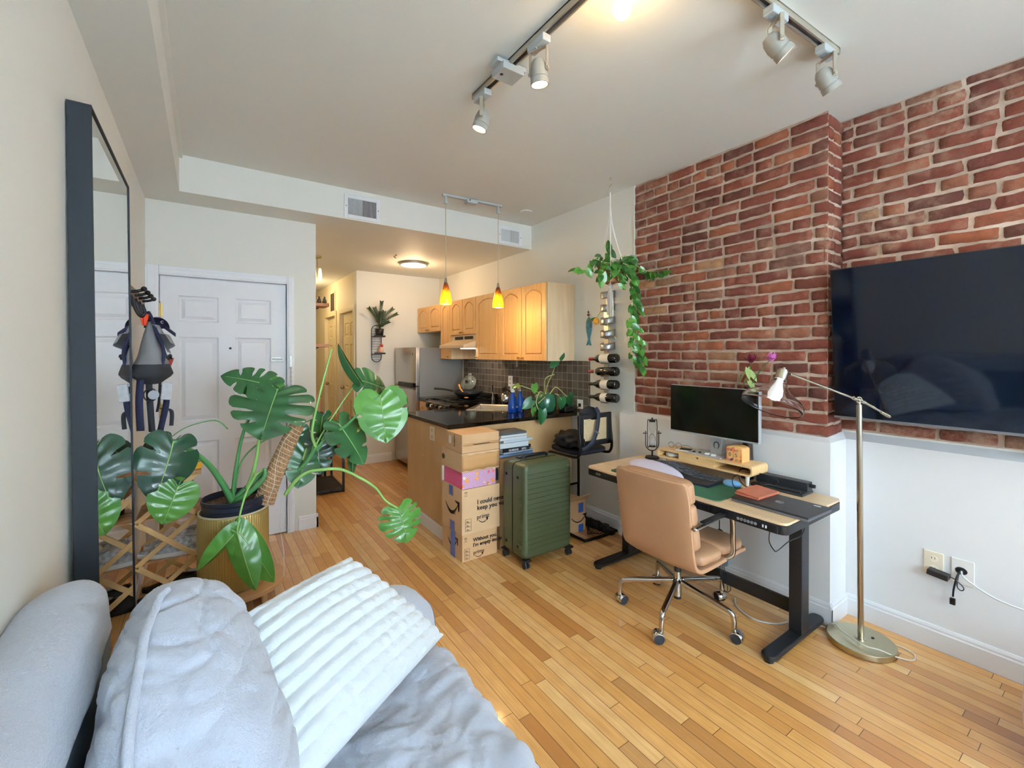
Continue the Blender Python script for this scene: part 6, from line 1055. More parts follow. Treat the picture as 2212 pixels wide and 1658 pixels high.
def bagt(u, v):
    a, b = 2*PI*u, PI*(v-0.5); c = Vector((2.57, 2.605, 0.985)); d = Vector((0.10*math.cos(b)*math.cos(a), 0.045*math.cos(b)*math.sin(a), 0.058*math.sin(b))); n = 1+0.35*noise.noise(d*16); p = c+d*n; return p
MB().grid(bagt, 30, 14, cu=True).build('strap_bundle', M_bag, t, smooth=True); sp2 = spline([(2.60, 2.575, 1.03), (2.615, 2.555, 0.985), (2.60, 2.548, 0.90), (2.575, 2.545, 0.82), (2.53, 2.545, 0.755), (2.46, 2.548, 0.715), (2.43, 2.56, 0.71)], 7); m = MB()
for i, p in enumerate(sp2):
    d = (sp2[min(i+1, len(sp2)-1)]-sp2[max(i-1, 0)]).normalized(); s_ = d.cross(Vector((0, 1, 0))).normalized(); m.v += [p+s_*0.019, p-s_*0.019]
m.f = [(2*i, 2*i+1, 2*i+3, 2*i+2) for i in range(len(sp2)-1)]; m.mi = [0]*len(m.f); m.build('shoulder_strap', mat('strap_webbing', '#232938', 0.7), t, smooth=True, solid=0.004)
MB().box((2.588, 2.542, 0.835), (0.045, 0.004, 0.012), rotm(0, 0.5, 0)).build('strap_buckle', M_nick, t)
# small box and power strip behind the stool
t = thing('cardboard_box', 'small open shipping box with blue tape on the floor behind the stool', 'cardboard box', (2.5, 2.85, 0)); carton(t, (2.33, 2.69, 0.001), (2.60, 2.94, 0.26), M_cb, 0.003, 8)
MB().add([(2.33, 2.688, 0.262), (2.60, 2.688, 0.262), (2.62, 2.64, 0.31), (2.35, 2.64, 0.31)], [(0, 1, 2, 3)]).build('flap', M_cb, t, solid=0.003); MB().bx((2.52, 2.684, 0.16), (2.57, 2.687, 0.235)).build('tape', M_tape, t); MB().bx((2.52, 2.684, 0.002), (2.57, 2.687, 0.06)).build('tape', M_tape, t); m = MB(); smile_y(m, 2.52, 2.687, 0.125, 2.4); m.build('printed_smile', M_ink, t)
t = thing('power_strip', 'black power strip with tangled plugs on the floor by the low wall', 'power strip', (2.70, 2.62, 0)); MB().box((2.69, 2.66, 0.02), (0.055, 0.36, 0.036), rotm(0, 0, 0.10)).build('strip_body', M_blk, t, bevel=0.005)
for k, (x_, y_) in enumerate(((2.69, 2.55), (2.68, 2.64), (2.675, 2.72))): MB().box((x_, y_, 0.055), (0.045, 0.05, 0.035), rotm(0, 0, 0.3*k)).build('plug', M_blk, t, bevel=0.006)
MB().ball((2.665, 2.80, 0.042), 0.006, 8, 6).build('led', mat('red_led', '#ff5a3c', 0.4, emit='#ff4020', es=3), t); m = MB()
for k in range(4): m.tube(spline([(2.68, 2.55+0.05*k, 0.07), (2.62, 2.52+0.03*k, 0.03), (2.60-0.02*k, 2.60, 0.006), (2.66, 2.72, 0.02), (2.76, 2.70+0.03*k, 0.03), (2.78, 2.55, 0.012)], 6), 0.0032, 6)
m.build('cords', M_blk, t)
# hall: black metal bench and shelf unit, floating shelves, air vent
M_hm = mat('hall_black_metal', '#23242c', 0.45, 0.4)
def rack(name, lab, x0, x1, y0, y1, z1, shelves, cat='shelf unit'):
    t = thing(name, lab, cat, ((x0+x1)/2, (y0+y1)/2, 0))
    for x in (x0, x1):
        for y in (y0, y1): MB().bx((x-0.011, y-0.011, 0), (x+0.011, y+0.011, z1)).build('post', M_hm, t)
    for z in shelves:
        m = MB(); m.bx((x0, y0-0.011, z-0.022), (x1, y0+0.011, z)); m.bx((x0, y1-0.011, z-0.022), (x1, y1+0.011, z)); m.bx((x0-0.011, y0, z-0.022), (x0+0.011, y1, z)); m.bx((x1-0.011, y0, z-0.022), (x1+0.011, y1, z)); fr = m.build('shelf_frame', M_hm, t); MB().bx((x0+0.011, y0+0.011, z-0.012), (x1-0.011, y1-0.011, z-0.004)).build('shelf_panel', mat('shelf_mesh', '#2b2320', 0.6), fr)
    return t
rack('metal_bench', 'low black metal bench in the hall just past the door wall', 0.80, 1.20, 4.90, 5.45, 0.435, (0.045, 0.435), 'bench')
rack('metal_shelf', 'taller black metal shelf further down the hall behind the bench', 0.80, 1.165, 5.62, 6.5, 0.755, (0.06, 0.40, 0.755))
tag(MB().box((1.06, 5.75, 0.87), (0.16, 0.03, 0.22), rotm(0, 0, 0.1)).build('wooden_board', mat('pink_wood', '#b98467', 0.6)), 'reddish wooden board standing on the taller hall shelf', 'board')
t = thing('coffee_machine', 'white and black coffee machine on the hall shelf at the wall edge', 'coffee machine', (0.98, 6.0, 0.756)); MB().bx((0.90, 5.95, 0.756), (1.09, 6.15, 1.02)).build('machine_body', M_blk, t, bevel=0.01); MB().bx((0.93, 5.93, 0.94), (1.10, 6.1, 1.05)).build('machine_top', M_wpl, t, bevel=0.01); MB().cyl((1.13, 6.02, 0.93), (1.20, 6.02, 0.925), 0.014).build('lever', M_blk, t)
tag(MB().cyl((1.135, 6.2, 0.756), (1.135, 6.2, 1.06), 0.012, 0.008, n=12).build('red_bottle', mat('coral_fabric', '#e2492c', 0.7)), 'thin red bottle beside the coffee machine in the hall', 'bottle')
for z, lab in ((2.02, 'upper floating wooden shelf on the hall wall'), (1.575, 'lower floating wooden shelf on the hall wall')):
    t = thing('floating_shelf', lab, 'wall shelf', (0.9, 5.5, z)); MB().bx((0.768, 5.15, z-0.035), (1.115, 5.40, z)).build('board', mat('shelf_board', '#b9835a', 0.5), t, bevel=0.003); MB().tube([(0.775, 5.38, z-0.14), (1.05, 5.38, z-0.036)], 0.006).build('bracket', M_hm, t)
for k, (x_, zz, lab) in enumerate(((1.03, 2.021, 'left glass carafe on the upper hall shelf'), (1.085, 2.021, 'small dark jar near the tip of the upper hall shelf'))): tag(MB().lathe([(0.0001, zz), (0.022, zz), (0.024, zz+0.04), (0.012, zz+0.06), (0.013, zz+0.08)], (x_, 5.25, 0)).build('glass_jar', mat('smoked_glass', '#5a5148', 0.1, trans=0.4), smooth=True), lab, 'jar')
t = thing('glass_chandelier', 'small glass ceiling lamp glowing at the hall ceiling', 'ceiling light', (1.0, 5.2, ZS)); MB().cyl((1.03, 5.35, ZS-0.02), (1.03, 5.35, ZS), 0.045).build('ceiling_plate', M_brass, t); MB().tube([(1.03, 5.35, ZS-0.02), (1.03, 5.35, 2.43)], 0.004).build('stem', M_brass, t)
for q in (-0.03, 0.03): MB().lathe([(0.006, 2.28), (0.018, 2.30), (0.020, 2.36), (0.014, 2.42), (0.006, 2.43)], (1.03+q, 5.35, 0)).build('glass_tube', mat('lamp_tube', '#fff3d8', 0.1, emit='#ffdf9e', es=2.0), t, smooth=True)
t = thing('hall_vent', 'dark two-slot air vent high on the hall wall above the far door', 'air vent', (1.63, 7.26, 2.1)); MB().bx((1.618, 7.12, 2.10), (1.63, 7.40, 2.43)).build('frame', mat('hall_trim', '#e8d7ae', 0.4), t, bevel=0.003)
for a in (7.15, 7.27): MB().bx((1.615, a, 2.13), (1.6185, a+0.10, 2.40)).build('slot', mat('vent_dark', '#3a2a1c', 0.7), t)
# ---------------------------------------------------------------- mirror, hooks, shoe rack
t = thing('full_length_mirror', 'tall mirror in a deep dark navy frame standing along the left wall', 'mirror', (-0.32, 2.36, 0)); lean = rotm(0, -0.008, 0)
ym0, ym1, zm = 1.875, 2.70, 2.24
def mp(x, y, z): return (XL+0.003+x+(1-z/zm)*0.02, y, z)
def mbox(m, a, b):
    vs = [mp(x, y, z) for z in (a[2], b[2]) for y in (a[1], b[1]) for x in (a[0], b[0])]; m.add(vs, [(0, 2, 3, 1), (4, 5, 7, 6), (0, 1, 5, 4), (2, 6, 7, 3), (0, 4, 6, 2), (1, 3, 7, 5)])
m = MB(); mbox(m, (0, ym0, 0.005), (0.057, ym0+0.006, zm)); mbox(m, (0, ym1-0.006, 0.005), (0.057, ym1, zm)); mbox(m, (0, ym0+0.006, zm-0.008), (0.057, ym1-0.006, zm)); mbox(m, (0, ym0+0.006, 0.005), (0.057, ym1-0.006, 0.013)); m.build('frame', mat('mirror_frame', '#08121a', 0.6), t)
m = MB(); mbox(m, (0.002, ym0+0.006, 0.013), (0.053, ym1-0.006, zm-0.008)); m.build('mirror_glass', mat('mirror_silver', '#eef2f2', 0.0, 1.0), t)
t = thing('hook_rail', 'brown wooden rail with dark double hooks on the left wall past the mirror', 'hook rail', (XL, 3.4, 1.75)); MB().bx((XL, 3.0, 1.74), (XL+0.02, 3.78, 1.84)).build('rail', mat('walnut', '#6e5540', 0.55, var=0.15), t, bevel=0.004)
for k, yy in enumerate((3.10, 3.28, 3.46, 3.64)):
    MB().tube(spline([(XL+0.02, yy, 1.80), (XL+0.05, yy, 1.805), (XL+0.075, yy, 1.815)], 4), 0.008, 8).ball((XL+0.076, yy, 1.818), 0.014, 10, 8).tube(spline([(XL+0.02, yy, 1.78), (XL+0.045, yy, 1.70), (XL+0.065, yy, 1.67), (XL+0.08, yy, 1.69)], 4), 0.009, 8).build('hook', M_dark, t, smooth=True)
M_gf = mat('grey_fabric', '#8b8c90', 0.9, bump=0.5, bs=300); M_df = mat('charcoal_fabric', '#2c3036', 0.85, bump=0.4, bs=300); M_nv = mat('navy_fabric', '#1a2140', 0.8); M_red = mat('coral_fabric', '#e2492c', 0.7)
def cloth(fn, nu, nv, name, m, par, th=0.004): return MB().grid(fn, nu, nv).build(name, m, par, smooth=True, solid=th)
t = thing('backpack', 'slumped grey and charcoal backpack hanging from the left wall hooks', 'backpack', (-0.28, 3.33, 1.3)); rb = random.Random(4)
def bag(u, v):
    a = 2*PI*u; z = 1.655-0.36*v; r = (0.18+1.05*min(1, v*1.15))*(1-0.55*max(0, v-0.86)/0.14); n = noise.noise(Vector((math.cos(a)*1.7, math.sin(a)*1.7, v*3)))*0.25
    return Vector((-0.262+0.075*math.cos(a)*r*(1+n), 3.32+0.115*math.sin(a)*r*(1+n), z))
m = MB(); m.grid(bag, 30, 20, cu=True); m.mi = [1 if (i % 19) > 12 else 0 for i in range(len(m.f))]; m.build('body', [M_gf, M_df], t, smooth=True, merge=False)
cloth(lambda u, v: Vector((-0.255+0.085*v+0.02*math.sin(6*u), 3.26+0.12*u, 1.635-0.09*v-0.06*u*v+0.012*math.sin(11*v))), 8, 8, 'flap', M_gf, t); cloth(lambda u, v: Vector((-0.225+0.055*v, 3.30+0.10*u+0.02*math.sin(9*v), 1.52-0.09*v+0.015*math.sin(7*u)+0.02*math.sin(8*v))), 8, 8, 'side_pocket', M_df, t)
MB().tube(spline([(-0.275, 3.33, 1.71), (-0.26, 3.30, 1.68), (-0.235, 3.26, 1.60), (-0.20, 3.245, 1.48), (-0.215, 3.25, 1.36)], 6), 0.010, 6).build('shoulder_strap', M_nv, t, smooth=True)
def strap(pts, w, m, lab, name='strap'):
    sp = spline(pts, 6); mb = MB()
    for i, p in enumerate(sp): mb.v += [p+Vector((w/2, -w*0.2, 0)), p-Vector((w/2, -w*0.2, 0))]
    mb.f = [(2*i, 2*i+1, 2*i+3, 2*i+2) for i in range(len(sp)-1)]; mb.mi = [0]*len(mb.f); o = mb.build(name, m, smooth=True, solid=0.004); return tag(o, lab, 'strap', 'straps hanging below the backpack')
strap([(-0.30, 3.22, 1.34), (-0.305, 3.20, 1.2), (-0.30, 3.2, 1.04)], 0.034, M_nv, 'widest navy strap hanging nearest the mirror edge'); strap([(-0.27, 3.27, 1.34), (-0.265, 3.27, 1.2), (-0.255, 3.27, 1.02)], 0.03, M_df, 'charcoal strap hanging second from the mirror edge')
strap([(-0.22, 3.30, 1.34), (-0.225, 3.30, 1.2), (-0.235, 3.30, 1.13)], 0.012, M_df, 'narrow short black strap in the middle under the backpack'); strap([(-0.205, 3.36, 1.28), (-0.195, 3.36, 1.18), (-0.225, 3.36, 1.01)], 0.03, M_nv, 'long navy strap hanging nearest the entrance door'); strap([(-0.22, 3.40, 1.14), (-0.175, 3.41, 1.12), (-0.175, 3.41, 1.03)], 0.02, M_df, 'black looped strap end curling beside the door hinge')
t = thing('baseball_cap', 'navy cap with a white emblem hanging behind the backpack', 'cap', (-0.22, 3.48, 1.62)); MB().grid(lambda u, v: Vector((-0.245+0.060*math.cos(PI*u)*math.cos(PI*v/2), 3.47+0.075*math.sin(PI*u)*math.cos(PI*v/2)-0.02, 1.625+0.065*math.sin(PI*v/2))), 16, 8).build('crown', M_nv, t, smooth=True, solid=0.004)
MB().grid(lambda u, v: Vector((-0.205+0.05*v, 3.44+0.05*(u-0.5), 1.64-0.045*v-0.02*(2*u-1)**2)), 8, 6).build('brim', M_nv, t, smooth=True, solid=0.004); text('emblem', 'C', 0.022, (-0.225, 3.40, 1.652), RY_, M_wpl, t)
tag(cloth(lambda u, v: Vector((-0.300+0.038*u*(1-0.6*v)+0.012*v, 3.18+0.01*math.sin(8*u), 1.690-0.065*v)), 8, 8, 'red_cloth', M_red, None), 'coral red cloth tucked under the hooks above the backpack', 'cloth')
t = thing('tote_bag', 'small rust red bag edge peeking out right of the backpack', 'bag', (-0.2, 3.42, 1.38)); MB().grid(lambda u, v: Vector((-0.20+0.035*u*(1-v*0.6), 3.45+0.03*math.cos(2*PI*v), 1.44-0.09*v)), 8, 8).build('bag_side', mat('rust_fabric', '#9c3f30', 0.8), t, smooth=True, solid=0.01)
t = thing('key_bunch', 'round white-faced key tag with rings under the backpack', 'keychain', (-0.25, 3.25, 1.22)); MB().cyl((-0.245, 3.235, 1.235), (-0.245, 3.225, 1.235), 0.026, n=24).build('tag_disc', mat('pale_grey', '#b6bcc4', 0.5), t, bevel=0.002); MB().tube([Vector((-0.26, 3.24, 1.235))+Vector((0.03*math.cos(a), 0, 0.036*math.sin(a))) for a in [2*PI*i/20 for i in range(20)]], 0.004, 6, closed=True).build('ring', M_df, t)
tag(MB().box((-0.19, 3.28, 1.25), (0.05, 0.02, 0.10), rotm(0, 0.1, 0)).build('paper_tag', mat('tag_white', '#d8dbe2', 0.6, var=0.1, vs=40), bevel=0.006), 'white packet with blue and red print hanging below the backpack', 'packet')
# shoe rack
M_rk = mat('rack_bamboo', '#e3bb82', 0.5, var=0.06, vs=10); t = thing('shoe_rack', 'bamboo folding shoe rack with crossed slats beside the mirror', 'shoe rack', (-0.18, 3.43, 0)); rx0, rx1, ry0, ry1 = -0.322, -0.05, 3.29, 3.60; zs_ = [0.0, 0.245, 0.495, 0.745]
def slat(p, q, y, w=0.027, th=0.010):
    p, q = Vector((p[0], y, p[1])), Vector((q[0], y, q[1])); d = (q-p); L = d.length+0.02; a = math.atan2(d.z, d.x); return MB().box((p+q)/2, (L, th, w), rotm(0, -a, 0))
for yy in (ry0, ry1):
    for k in range(3):
        slat((rx0, zs_[k]+0.012), (rx1, zs_[k+1]), yy).build('cross_slat', M_rk, t, bevel=0.002); slat((rx1, zs_[k]+0.012), (rx0, zs_[k+1]), yy-0.0105 if yy == ry0 else yy+0.0105).build('cross_slat', M_rk, t, bevel=0.002)
    for k in range(4):
        for xx in (rx0, rx1): MB().cyl((xx, yy-0.018, zs_[k]+0.006), (xx, yy+0.008, zs_[k]+0.006), 0.006, n=12).build('pivot_bolt', M_brass, t)
for k, z in enumerate(zs_[1:]):
    sh = MB()
    for q in range(11): yq = ry0+0.012+q*(ry1-ry0-0.024)/10; sh.bx((rx0-0.012, yq-0.009, z+0.012), (rx1+0.025, yq+0.009, z+0.019))
    sh.bx((rx0-0.012, ry0-0.012, z-0.004), (rx1+0.025, ry0-0.004, z+0.02)) if k == 2 else None
    for xx in (rx0+0.02, rx1-0.01): sh.bx((xx-0.008, ry0, z+0.004), (xx+0.008, ry1, z+0.012))
    sh.build('shelf', mat('shelf_bamboo', '#b98a5a', 0.5, var=0.08), t)
def sneaker(loc, rz, m, sole, label, L=0.29, group=None, high=0.0):
    t = thing('sneaker', label, 'shoe', loc, 0, group); R = rotm(0, 0, rz); o = Vector(loc)
    def wd(u): return 0.034+0.014*math.sin(PI*min(1, u*1.15))+0.012*math.exp(-((u-0.72)/0.16)**2)-0.02*max(0, u-0.9)*5
    def body(u, v):
        a = PI*v; top = 0.055+high+0.045*math.exp(-((u-0.12)/0.16)**2)+(0.035*math.exp(-((u-0.4)/0.14)**2))-0.03*max(0, (u-0.6))/0.4; e = (max(0.02, math.sin(PI*min(1, max(0, u*0.94+0.045)))))**0.35; x = L*(u-0.5)
        return o+R @ Vector((x, wd(u)*math.cos(a)*e, 0.018+(top-0.018)*math.sin(a)**0.7*(0.35+0.65*e)))
    MB().grid(body, 22, 14).build('upper', m, t, smooth=True)
    pl = [(L*(u-0.5)*1.02, (wd(u)+0.004)*(max(0.02, math.sin(PI*min(1, max(0, u*0.94+0.045)))))**0.35) for u in [i/16 for i in range(17)]]; pl = pl+[(a, -b) for a, b in pl[::-1]]
    MB().prism([(p[0], p[1]) for p in pl][::-1], o, R @ Vector((1, 0, 0)), R @ Vector((0, 1, 0)), 0.0, 0.026).build('sole', sole, t, bevel=0.004)
    if high < 0.05:
        lc_ = MB()
        for k in range(5): u = 0.46+k*0.06; lc_.tube([body(u, 0.36)+Vector((0, 0, 0.004)), body(u+0.012, 0.5)+Vector((0, 0, 0.006)), body(u, 0.64)+Vector((0, 0, 0.004))], 0.003, 5)
        lc_.build('laces', sole, t); MB().ball(o+R @ Vector((L*(-0.38), 0, 0.092+high)), 0.5, 12, 8, R, (0.07, 0.045, 0.012)).build('collar', mat('shoe_grey', '#9aa0a8', 0.7), t, smooth=True)
    return t
M_sw = mat('white_shoe', '#b9bfc6', 0.6, var=0.40, vs=60); M_ws = mat('white_sole', '#eef0f2', 0.5)
sneaker((-0.185, 3.36, 0.264), PI-0.25, M_sw, M_ws, 'white and grey sneaker nearest the camera on the lower rack shelf', 0.30, None, 0.015); sneaker((-0.17, 3.49, 0.264), PI-0.15, M_sw, M_ws, 'matching white sneaker behind its pair on the lower rack shelf', 0.29, None, 0.015)
M_bs = mat('black_shoe', '#15181f', 0.45); sneaker((-0.19, 3.36, 0.0), PI-0.2, M_bs, M_bs, 'black shoe on the floor under the shoe rack, in front', 0.29); sneaker((-0.18, 3.50, 0.0), PI-0.2, M_bs, M_bs, 'black shoe on the floor under the shoe rack, at the back', 0.29)
for q, xx in enumerate((-0.25, -0.11)):
    t = thing('boot', ('black tall boot on the middle rack shelf, next to the wall', 'black tall boot on the middle rack shelf, next to the gold pot')[q], 'boot', (xx, 3.5, 0.514)); MB().lathe([(0.0001, 0.514), (0.045, 0.516), (0.046, 0.56), (0.040, 0.62), (0.044, 0.73), (0.040, 0.733), (0.0001, 0.66)], (xx, 3.50, 0)).build('shaft', M_bs, t, smooth=True, auto=50); MB().ball((xx, 3.42, 0.545), 0.5, 16, 10, None, (0.075, 0.17, 0.07)).build('foot', M_bs, t, smooth=True)
tag(MB().box((-0.09, 3.36, 0.79), (0.12, 0.10, 0.05), rotm(0, 0, 0.3)).build('yellow_box', mat('yellow_card', '#e7a41c', 0.5), bevel=0.004), 'yellow item lying on top of the bamboo shoe rack', 'box')
# ---------------------------------------------------------------- monstera
M_mn = leaf_mat('monstera_leaf', '#234e2b', '#356b3c', rough=0.32, tr=0.12); M_ml = leaf_mat('monstera_leaf_light', '#3f8036', '#62a046', rough=0.25, tr=0.25); M_md = leaf_mat('monstera_leaf_dark', '#123424', '#1c4a30', rough=0.36, tr=0.06); M_rib = mat('leaf_rib', '#8fb36a', 0.5); M_pet = mat('petiole', '#4f8a50', 0.4); M_pel = mat('petiole_light', '#8fbf6a', 0.4)
px0, py0 = 0.135, 3.10
t = thing('monstera', 'big monstera plant with split leaves and a coir pole in a fluted gold pot', 'potted plant', (px0, py0, 0.12))
gp = NT('gold_flutes'); gp.base(srgb('#c4b06e')); gp.p.inputs['Metallic'].default_value = 0.6; gp.p.inputs['Roughness'].default_value = 0.36; MATS['gold_flutes'] = gp.m
pot = MB(); NF = 80
prof = [(0.0001, 0.122), (0.172, 0.122), (0.176, 0.128), (0.176, 0.535), (0.178, 0.545), (0.172, 0.548), (0.168, 0.54), (0.166, 0.30)]
pot.lathe(prof, (px0, py0, 0), n=NF*4, wob=lambda a, z: 1+(0.026*abs(math.sin(a*NF/2)) if 0.125 < z < 0.537 else 0)); pot.build('gold_pot', gp.m, t, smooth=True, auto=60)
MB().lathe([(0.172, 0.548), (0.178, 0.548), (0.178, 0.556), (0.170, 0.556), (0.170, 0.548)], (px0, py0, 0), n=64).build('rim', mat('cream_rim', '#e8dfbf', 0.4, 0.3), t)
MB().lathe([(0.10, 0.30), (0.152, 0.52), (0.156, 0.545), (0.156, 0.57), (0.160, 0.575), (0.160, 0.60), (0.165, 0.607), (0.165, 0.628), (0.158, 0.628), (0.154, 0.60), (0.15, 0.56)], (px0, py0, 0), n=56).build('nursery_pot', mat('nursery_black', '#1b2230', 0.35), t, smooth=True, auto=35)
so = NT('soil'); so.base(so.ramp(so.noise(70, 5), [(0.35, srgb('#2a1d16')), (0.6, srgb('#5a4334')), (0.75, srgb('#8a725c'))])); so.p.inputs['Roughness'].default_value = 1; so.bump(so.noise(60, 5), 1.0, 0.02)
MB().grid(lambda u, v: Vector((px0+0.153*v*math.cos(2*PI*u), py0+0.153*v*math.sin(2*PI*u), 0.592+0.008*noise.noise(Vector((math.cos(2*PI*u)*v*4, math.sin(2*PI*u)*v*4, 0))))), 32, 8, cu=True).build('soil', so.m, t, smooth=True)
pp = [Vector(p) for p in ((0.29, 3.08, 0.565), (0.325, 3.07, 0.68), (0.37, 3.055, 0.80), (0.42, 3.05, 0.92), (0.468, 3.05, 1.02))]; sp = spline(pp, 10)
co = NT('coir'); wv_ = co.noise(120, 5, co.scale(co.coord(), (1, 1, 0.35))); co.base(co.ramp(wv_, [(0.3, srgb('#7e5a3a')), (0.55, srgb('#b58a60')), (0.75, srgb('#d2ab80'))])); co.p.inputs['Roughness'].default_value = 1; co.bump(wv_, 1.0, 0.012)
MB().tube(sp, lambda u: 0.058-0.016*u, 20).build('coir_pole', co.m, t, smooth=True); m = MB()
for k in range(20):
    c = sp[int(k*len(sp)/21)]; d = (sp[min(int(k*len(sp)/21)+1, len(sp)-1)]-c).normalized(); x, y, _ = frame(d+Vector((0.25, 0, 0))); rr_ = 0.0595-0.016*k/20; m.tube([c+x*math.cos(a)*rr_+y*math.sin(a)*rr_ for a in [2*PI*i/16 for i in range(16)]], 0.0014, 5, closed=True)
m.tube(spline([Vector((0.30, 3.022, 0.57)), Vector((0.335, 3.013, 0.68)), Vector((0.345, 3.002, 0.80)), Vector((0.38, 2.998, 0.92)), Vector((0.42, 3.0, 0.98))], 5), 0.0018, 5); m.build('white_twine', M_cot, t)
def monstera(p, tip, nrm, W, m, slits=5, fold=0.12, droop=0.15, cut=0.38, name='leaf', seed=0):
    p, tip = Vector(p), Vector(tip); d = tip-p; L = d.length; d.normalize(); nrm = Vector(nrm); s = d.cross(nrm).normalized(); nrm = s.cross(d).normalized(); r = random.Random(seed)
    out = spline([(0.01, 0.0, 0), (0.10, -0.13, 0), (0.26, -0.18, 0), (0.42, -0.05, 0), (0.50, 0.18, 0), (0.47, 0.45, 0), (0.35, 0.70, 0), (0.17, 0.89, 0), (0.0, 1.0, 0)], 8); n = len(out); K = 7; mb = MB()
    for sd in (-1, 1):
        sl = sorted([0.30+0.52*(i+0.5)/slits+r.uniform(-0.02, 0.02) for i in range(slits)]) if slits else []
        if slits > 1: sl = [0.16]+sl
        def pos(th, v):
            q = th*(n-1); i = min(int(q), n-2); f = q-i; O = out[i]*(1-f)+out[i+1]*f; my = 0.93*max(0, (th-0.12)/0.88)**1.15; a = Vector((0, my)); x = O.x*v; y = my+(O.y-my)*v; lat = x*W*sd
            return p+s*lat+d*(y*L)+nrm*(fold*abs(lat)-droop*(abs(lat)**1.6)*2.2/(W**0.6+0.1)-droop*L*0.9*max(0, y)**2-0.013*W*math.sin(PI*v)*math.cos(th*40))
        edges = [0.0]+sl+[1.0]
        # inner continuous zone
        NT_ = 36; ths = [i/NT_ for i in range(NT_+1)]; vv = [cut*j/2 for j in range(3)] if slits else [j/6 for j in range(7)]
        mb.add([pos(a, v) for a in ths for v in vv], [(i*len(vv)+j, (i+1)*len(vv)+j, (i+1)*len(vv)+j+1, i*len(vv)+j+1) for i in range(NT_) for j in range(len(vv)-1)])
        if slits:
            for e0, e1 in zip(edges[:-1], edges[1:]):
                g0, g1 = (0 if e0 == 0 else 0.016), (0 if e1 == 1 else 0.016); J = 6; I = 7; base = []
                for i in range(I+1):
                    for j in range(J+1):
                        v = cut+(1-cut)*j/J; w_ = min(1, (v-cut)/(1-cut)*3.0); rnd_ = 1-0.10*(2*i/I-1)**4*(j/J); a = e0+g0*w_+(e1-g1*w_-e0-g0*w_)*i/I; base.append(pos(a, v*rnd_ if j == J else v))
                mb.add(base, [(i*(J+1)+j, (i+1)*(J+1)+j, (i+1)*(J+1)+j+1, i*(J+1)+j+1) for i in range(I) for j in range(J)])
    o = mb.build(name, m, t, smooth=True)
    ribm = MB().tube([p+d*(L*y)+nrm*(0.002-droop*L*0.9*y*y) for y in [i/10 for i in range(10)]], lambda u: 0.0035*(1-0.7*u), 6); ribm.build('midrib', M_rib, o)
    return o
monstera((-0.135, 2.80, 1.03), (-0.185, 2.68, 0.775), (0.35, -0.9, 0.45), 0.27, M_md, 2, seed=1, droop=0.30, cut=0.42); monstera((-0.155, 2.88, 1.02), (-0.275, 2.86, 0.96), (0.15, -0.8, 0.6), 0.16, M_md, 1, seed=21, cut=0.5, droop=0.3); monstera((-0.115, 2.76, 0.81), (-0.172, 2.72, 0.64), (0.3, -1, 0.35), 0.215, leaf_mat('monstera_leaf_young', '#3f7230', '#5a9040'), 0, seed=2); monstera((-0.13, 2.92, 0.81), (-0.075, 2.94, 0.865), (0.0, -1, 0.4), 0.06, M_ml, 0, seed=3)
monstera((0.355, 3.0, 1.255), (0.245, 2.80, 1.02), (-0.05, -0.75, 0.75), 0.46, M_mn, 4, seed=4, droop=0.20, cut=0.36); monstera((0.34, 3.05, 1.268), (0.075, 3.06, 1.365), (0.10, -0.62, 0.60), 0.26, M_mn, 4, seed=5, cut=0.3); monstera((0.33, 3.10, 1.31), (0.40, 3.05, 1.235), (0.3, -0.9, 0.5), 0.10, M_ml, 0, seed=6)
monstera((0.834, 3.0, 1.30), (0.680, 3.0, 1.52), (-0.75, -0.5, -0.55), 0.09, M_mn, 0, seed=7, fold=0.7); monstera((0.944, 2.9, 1.195), (0.955, 2.80, 0.895), (-0.25, -0.95, 0.25), 0.36, M_ml, 1, seed=8, cut=0.7, droop=0.12); monstera((0.845, 3.05, 1.292), (1.07, 3.1, 1.225), (-0.1, -0.9, 0.45), 0.22, M_mn, 2, seed=9)
monstera((0.698, 2.97, 1.02), (0.855, 2.88, 0.765), (0.25, -0.85, 0.4), 0.27, M_mn, 3, seed=10, cut=0.5); monstera((0.67, 3.0, 0.965), (0.90, 3.05, 1.00), (0, -0.7, 0.8), 0.20, M_ml, 1, seed=11, cut=0.6); monstera((0.63, 3.12, 1.06), (0.62, 3.15, 0.86), (0.2, -1, 0.1), 0.15, M_mn, 2, seed=18)
monstera((0.53, 3.10, 0.86), (0.475, 3.02, 0.63), (0.1, -1, 0.2), 0.25, M_mn, 2, seed=12, cut=0.5); monstera((0.60, 3.12, 0.92), (0.60, 3.05, 0.69), (-0.2, -1, 0.3), 0.23, M_md, 2, seed=13, cut=0.5); monstera((0.50, 3.15, 0.99), (0.47, 3.15, 0.84), (0.0, -1, 0.2), 0.13, M_mn, 0, seed=14); monstera((0.80, 3.05, 0.83), (0.81, 3.02, 0.66), (0.5, -1, 0.1), 0.09, M_mn, 1, seed=19)
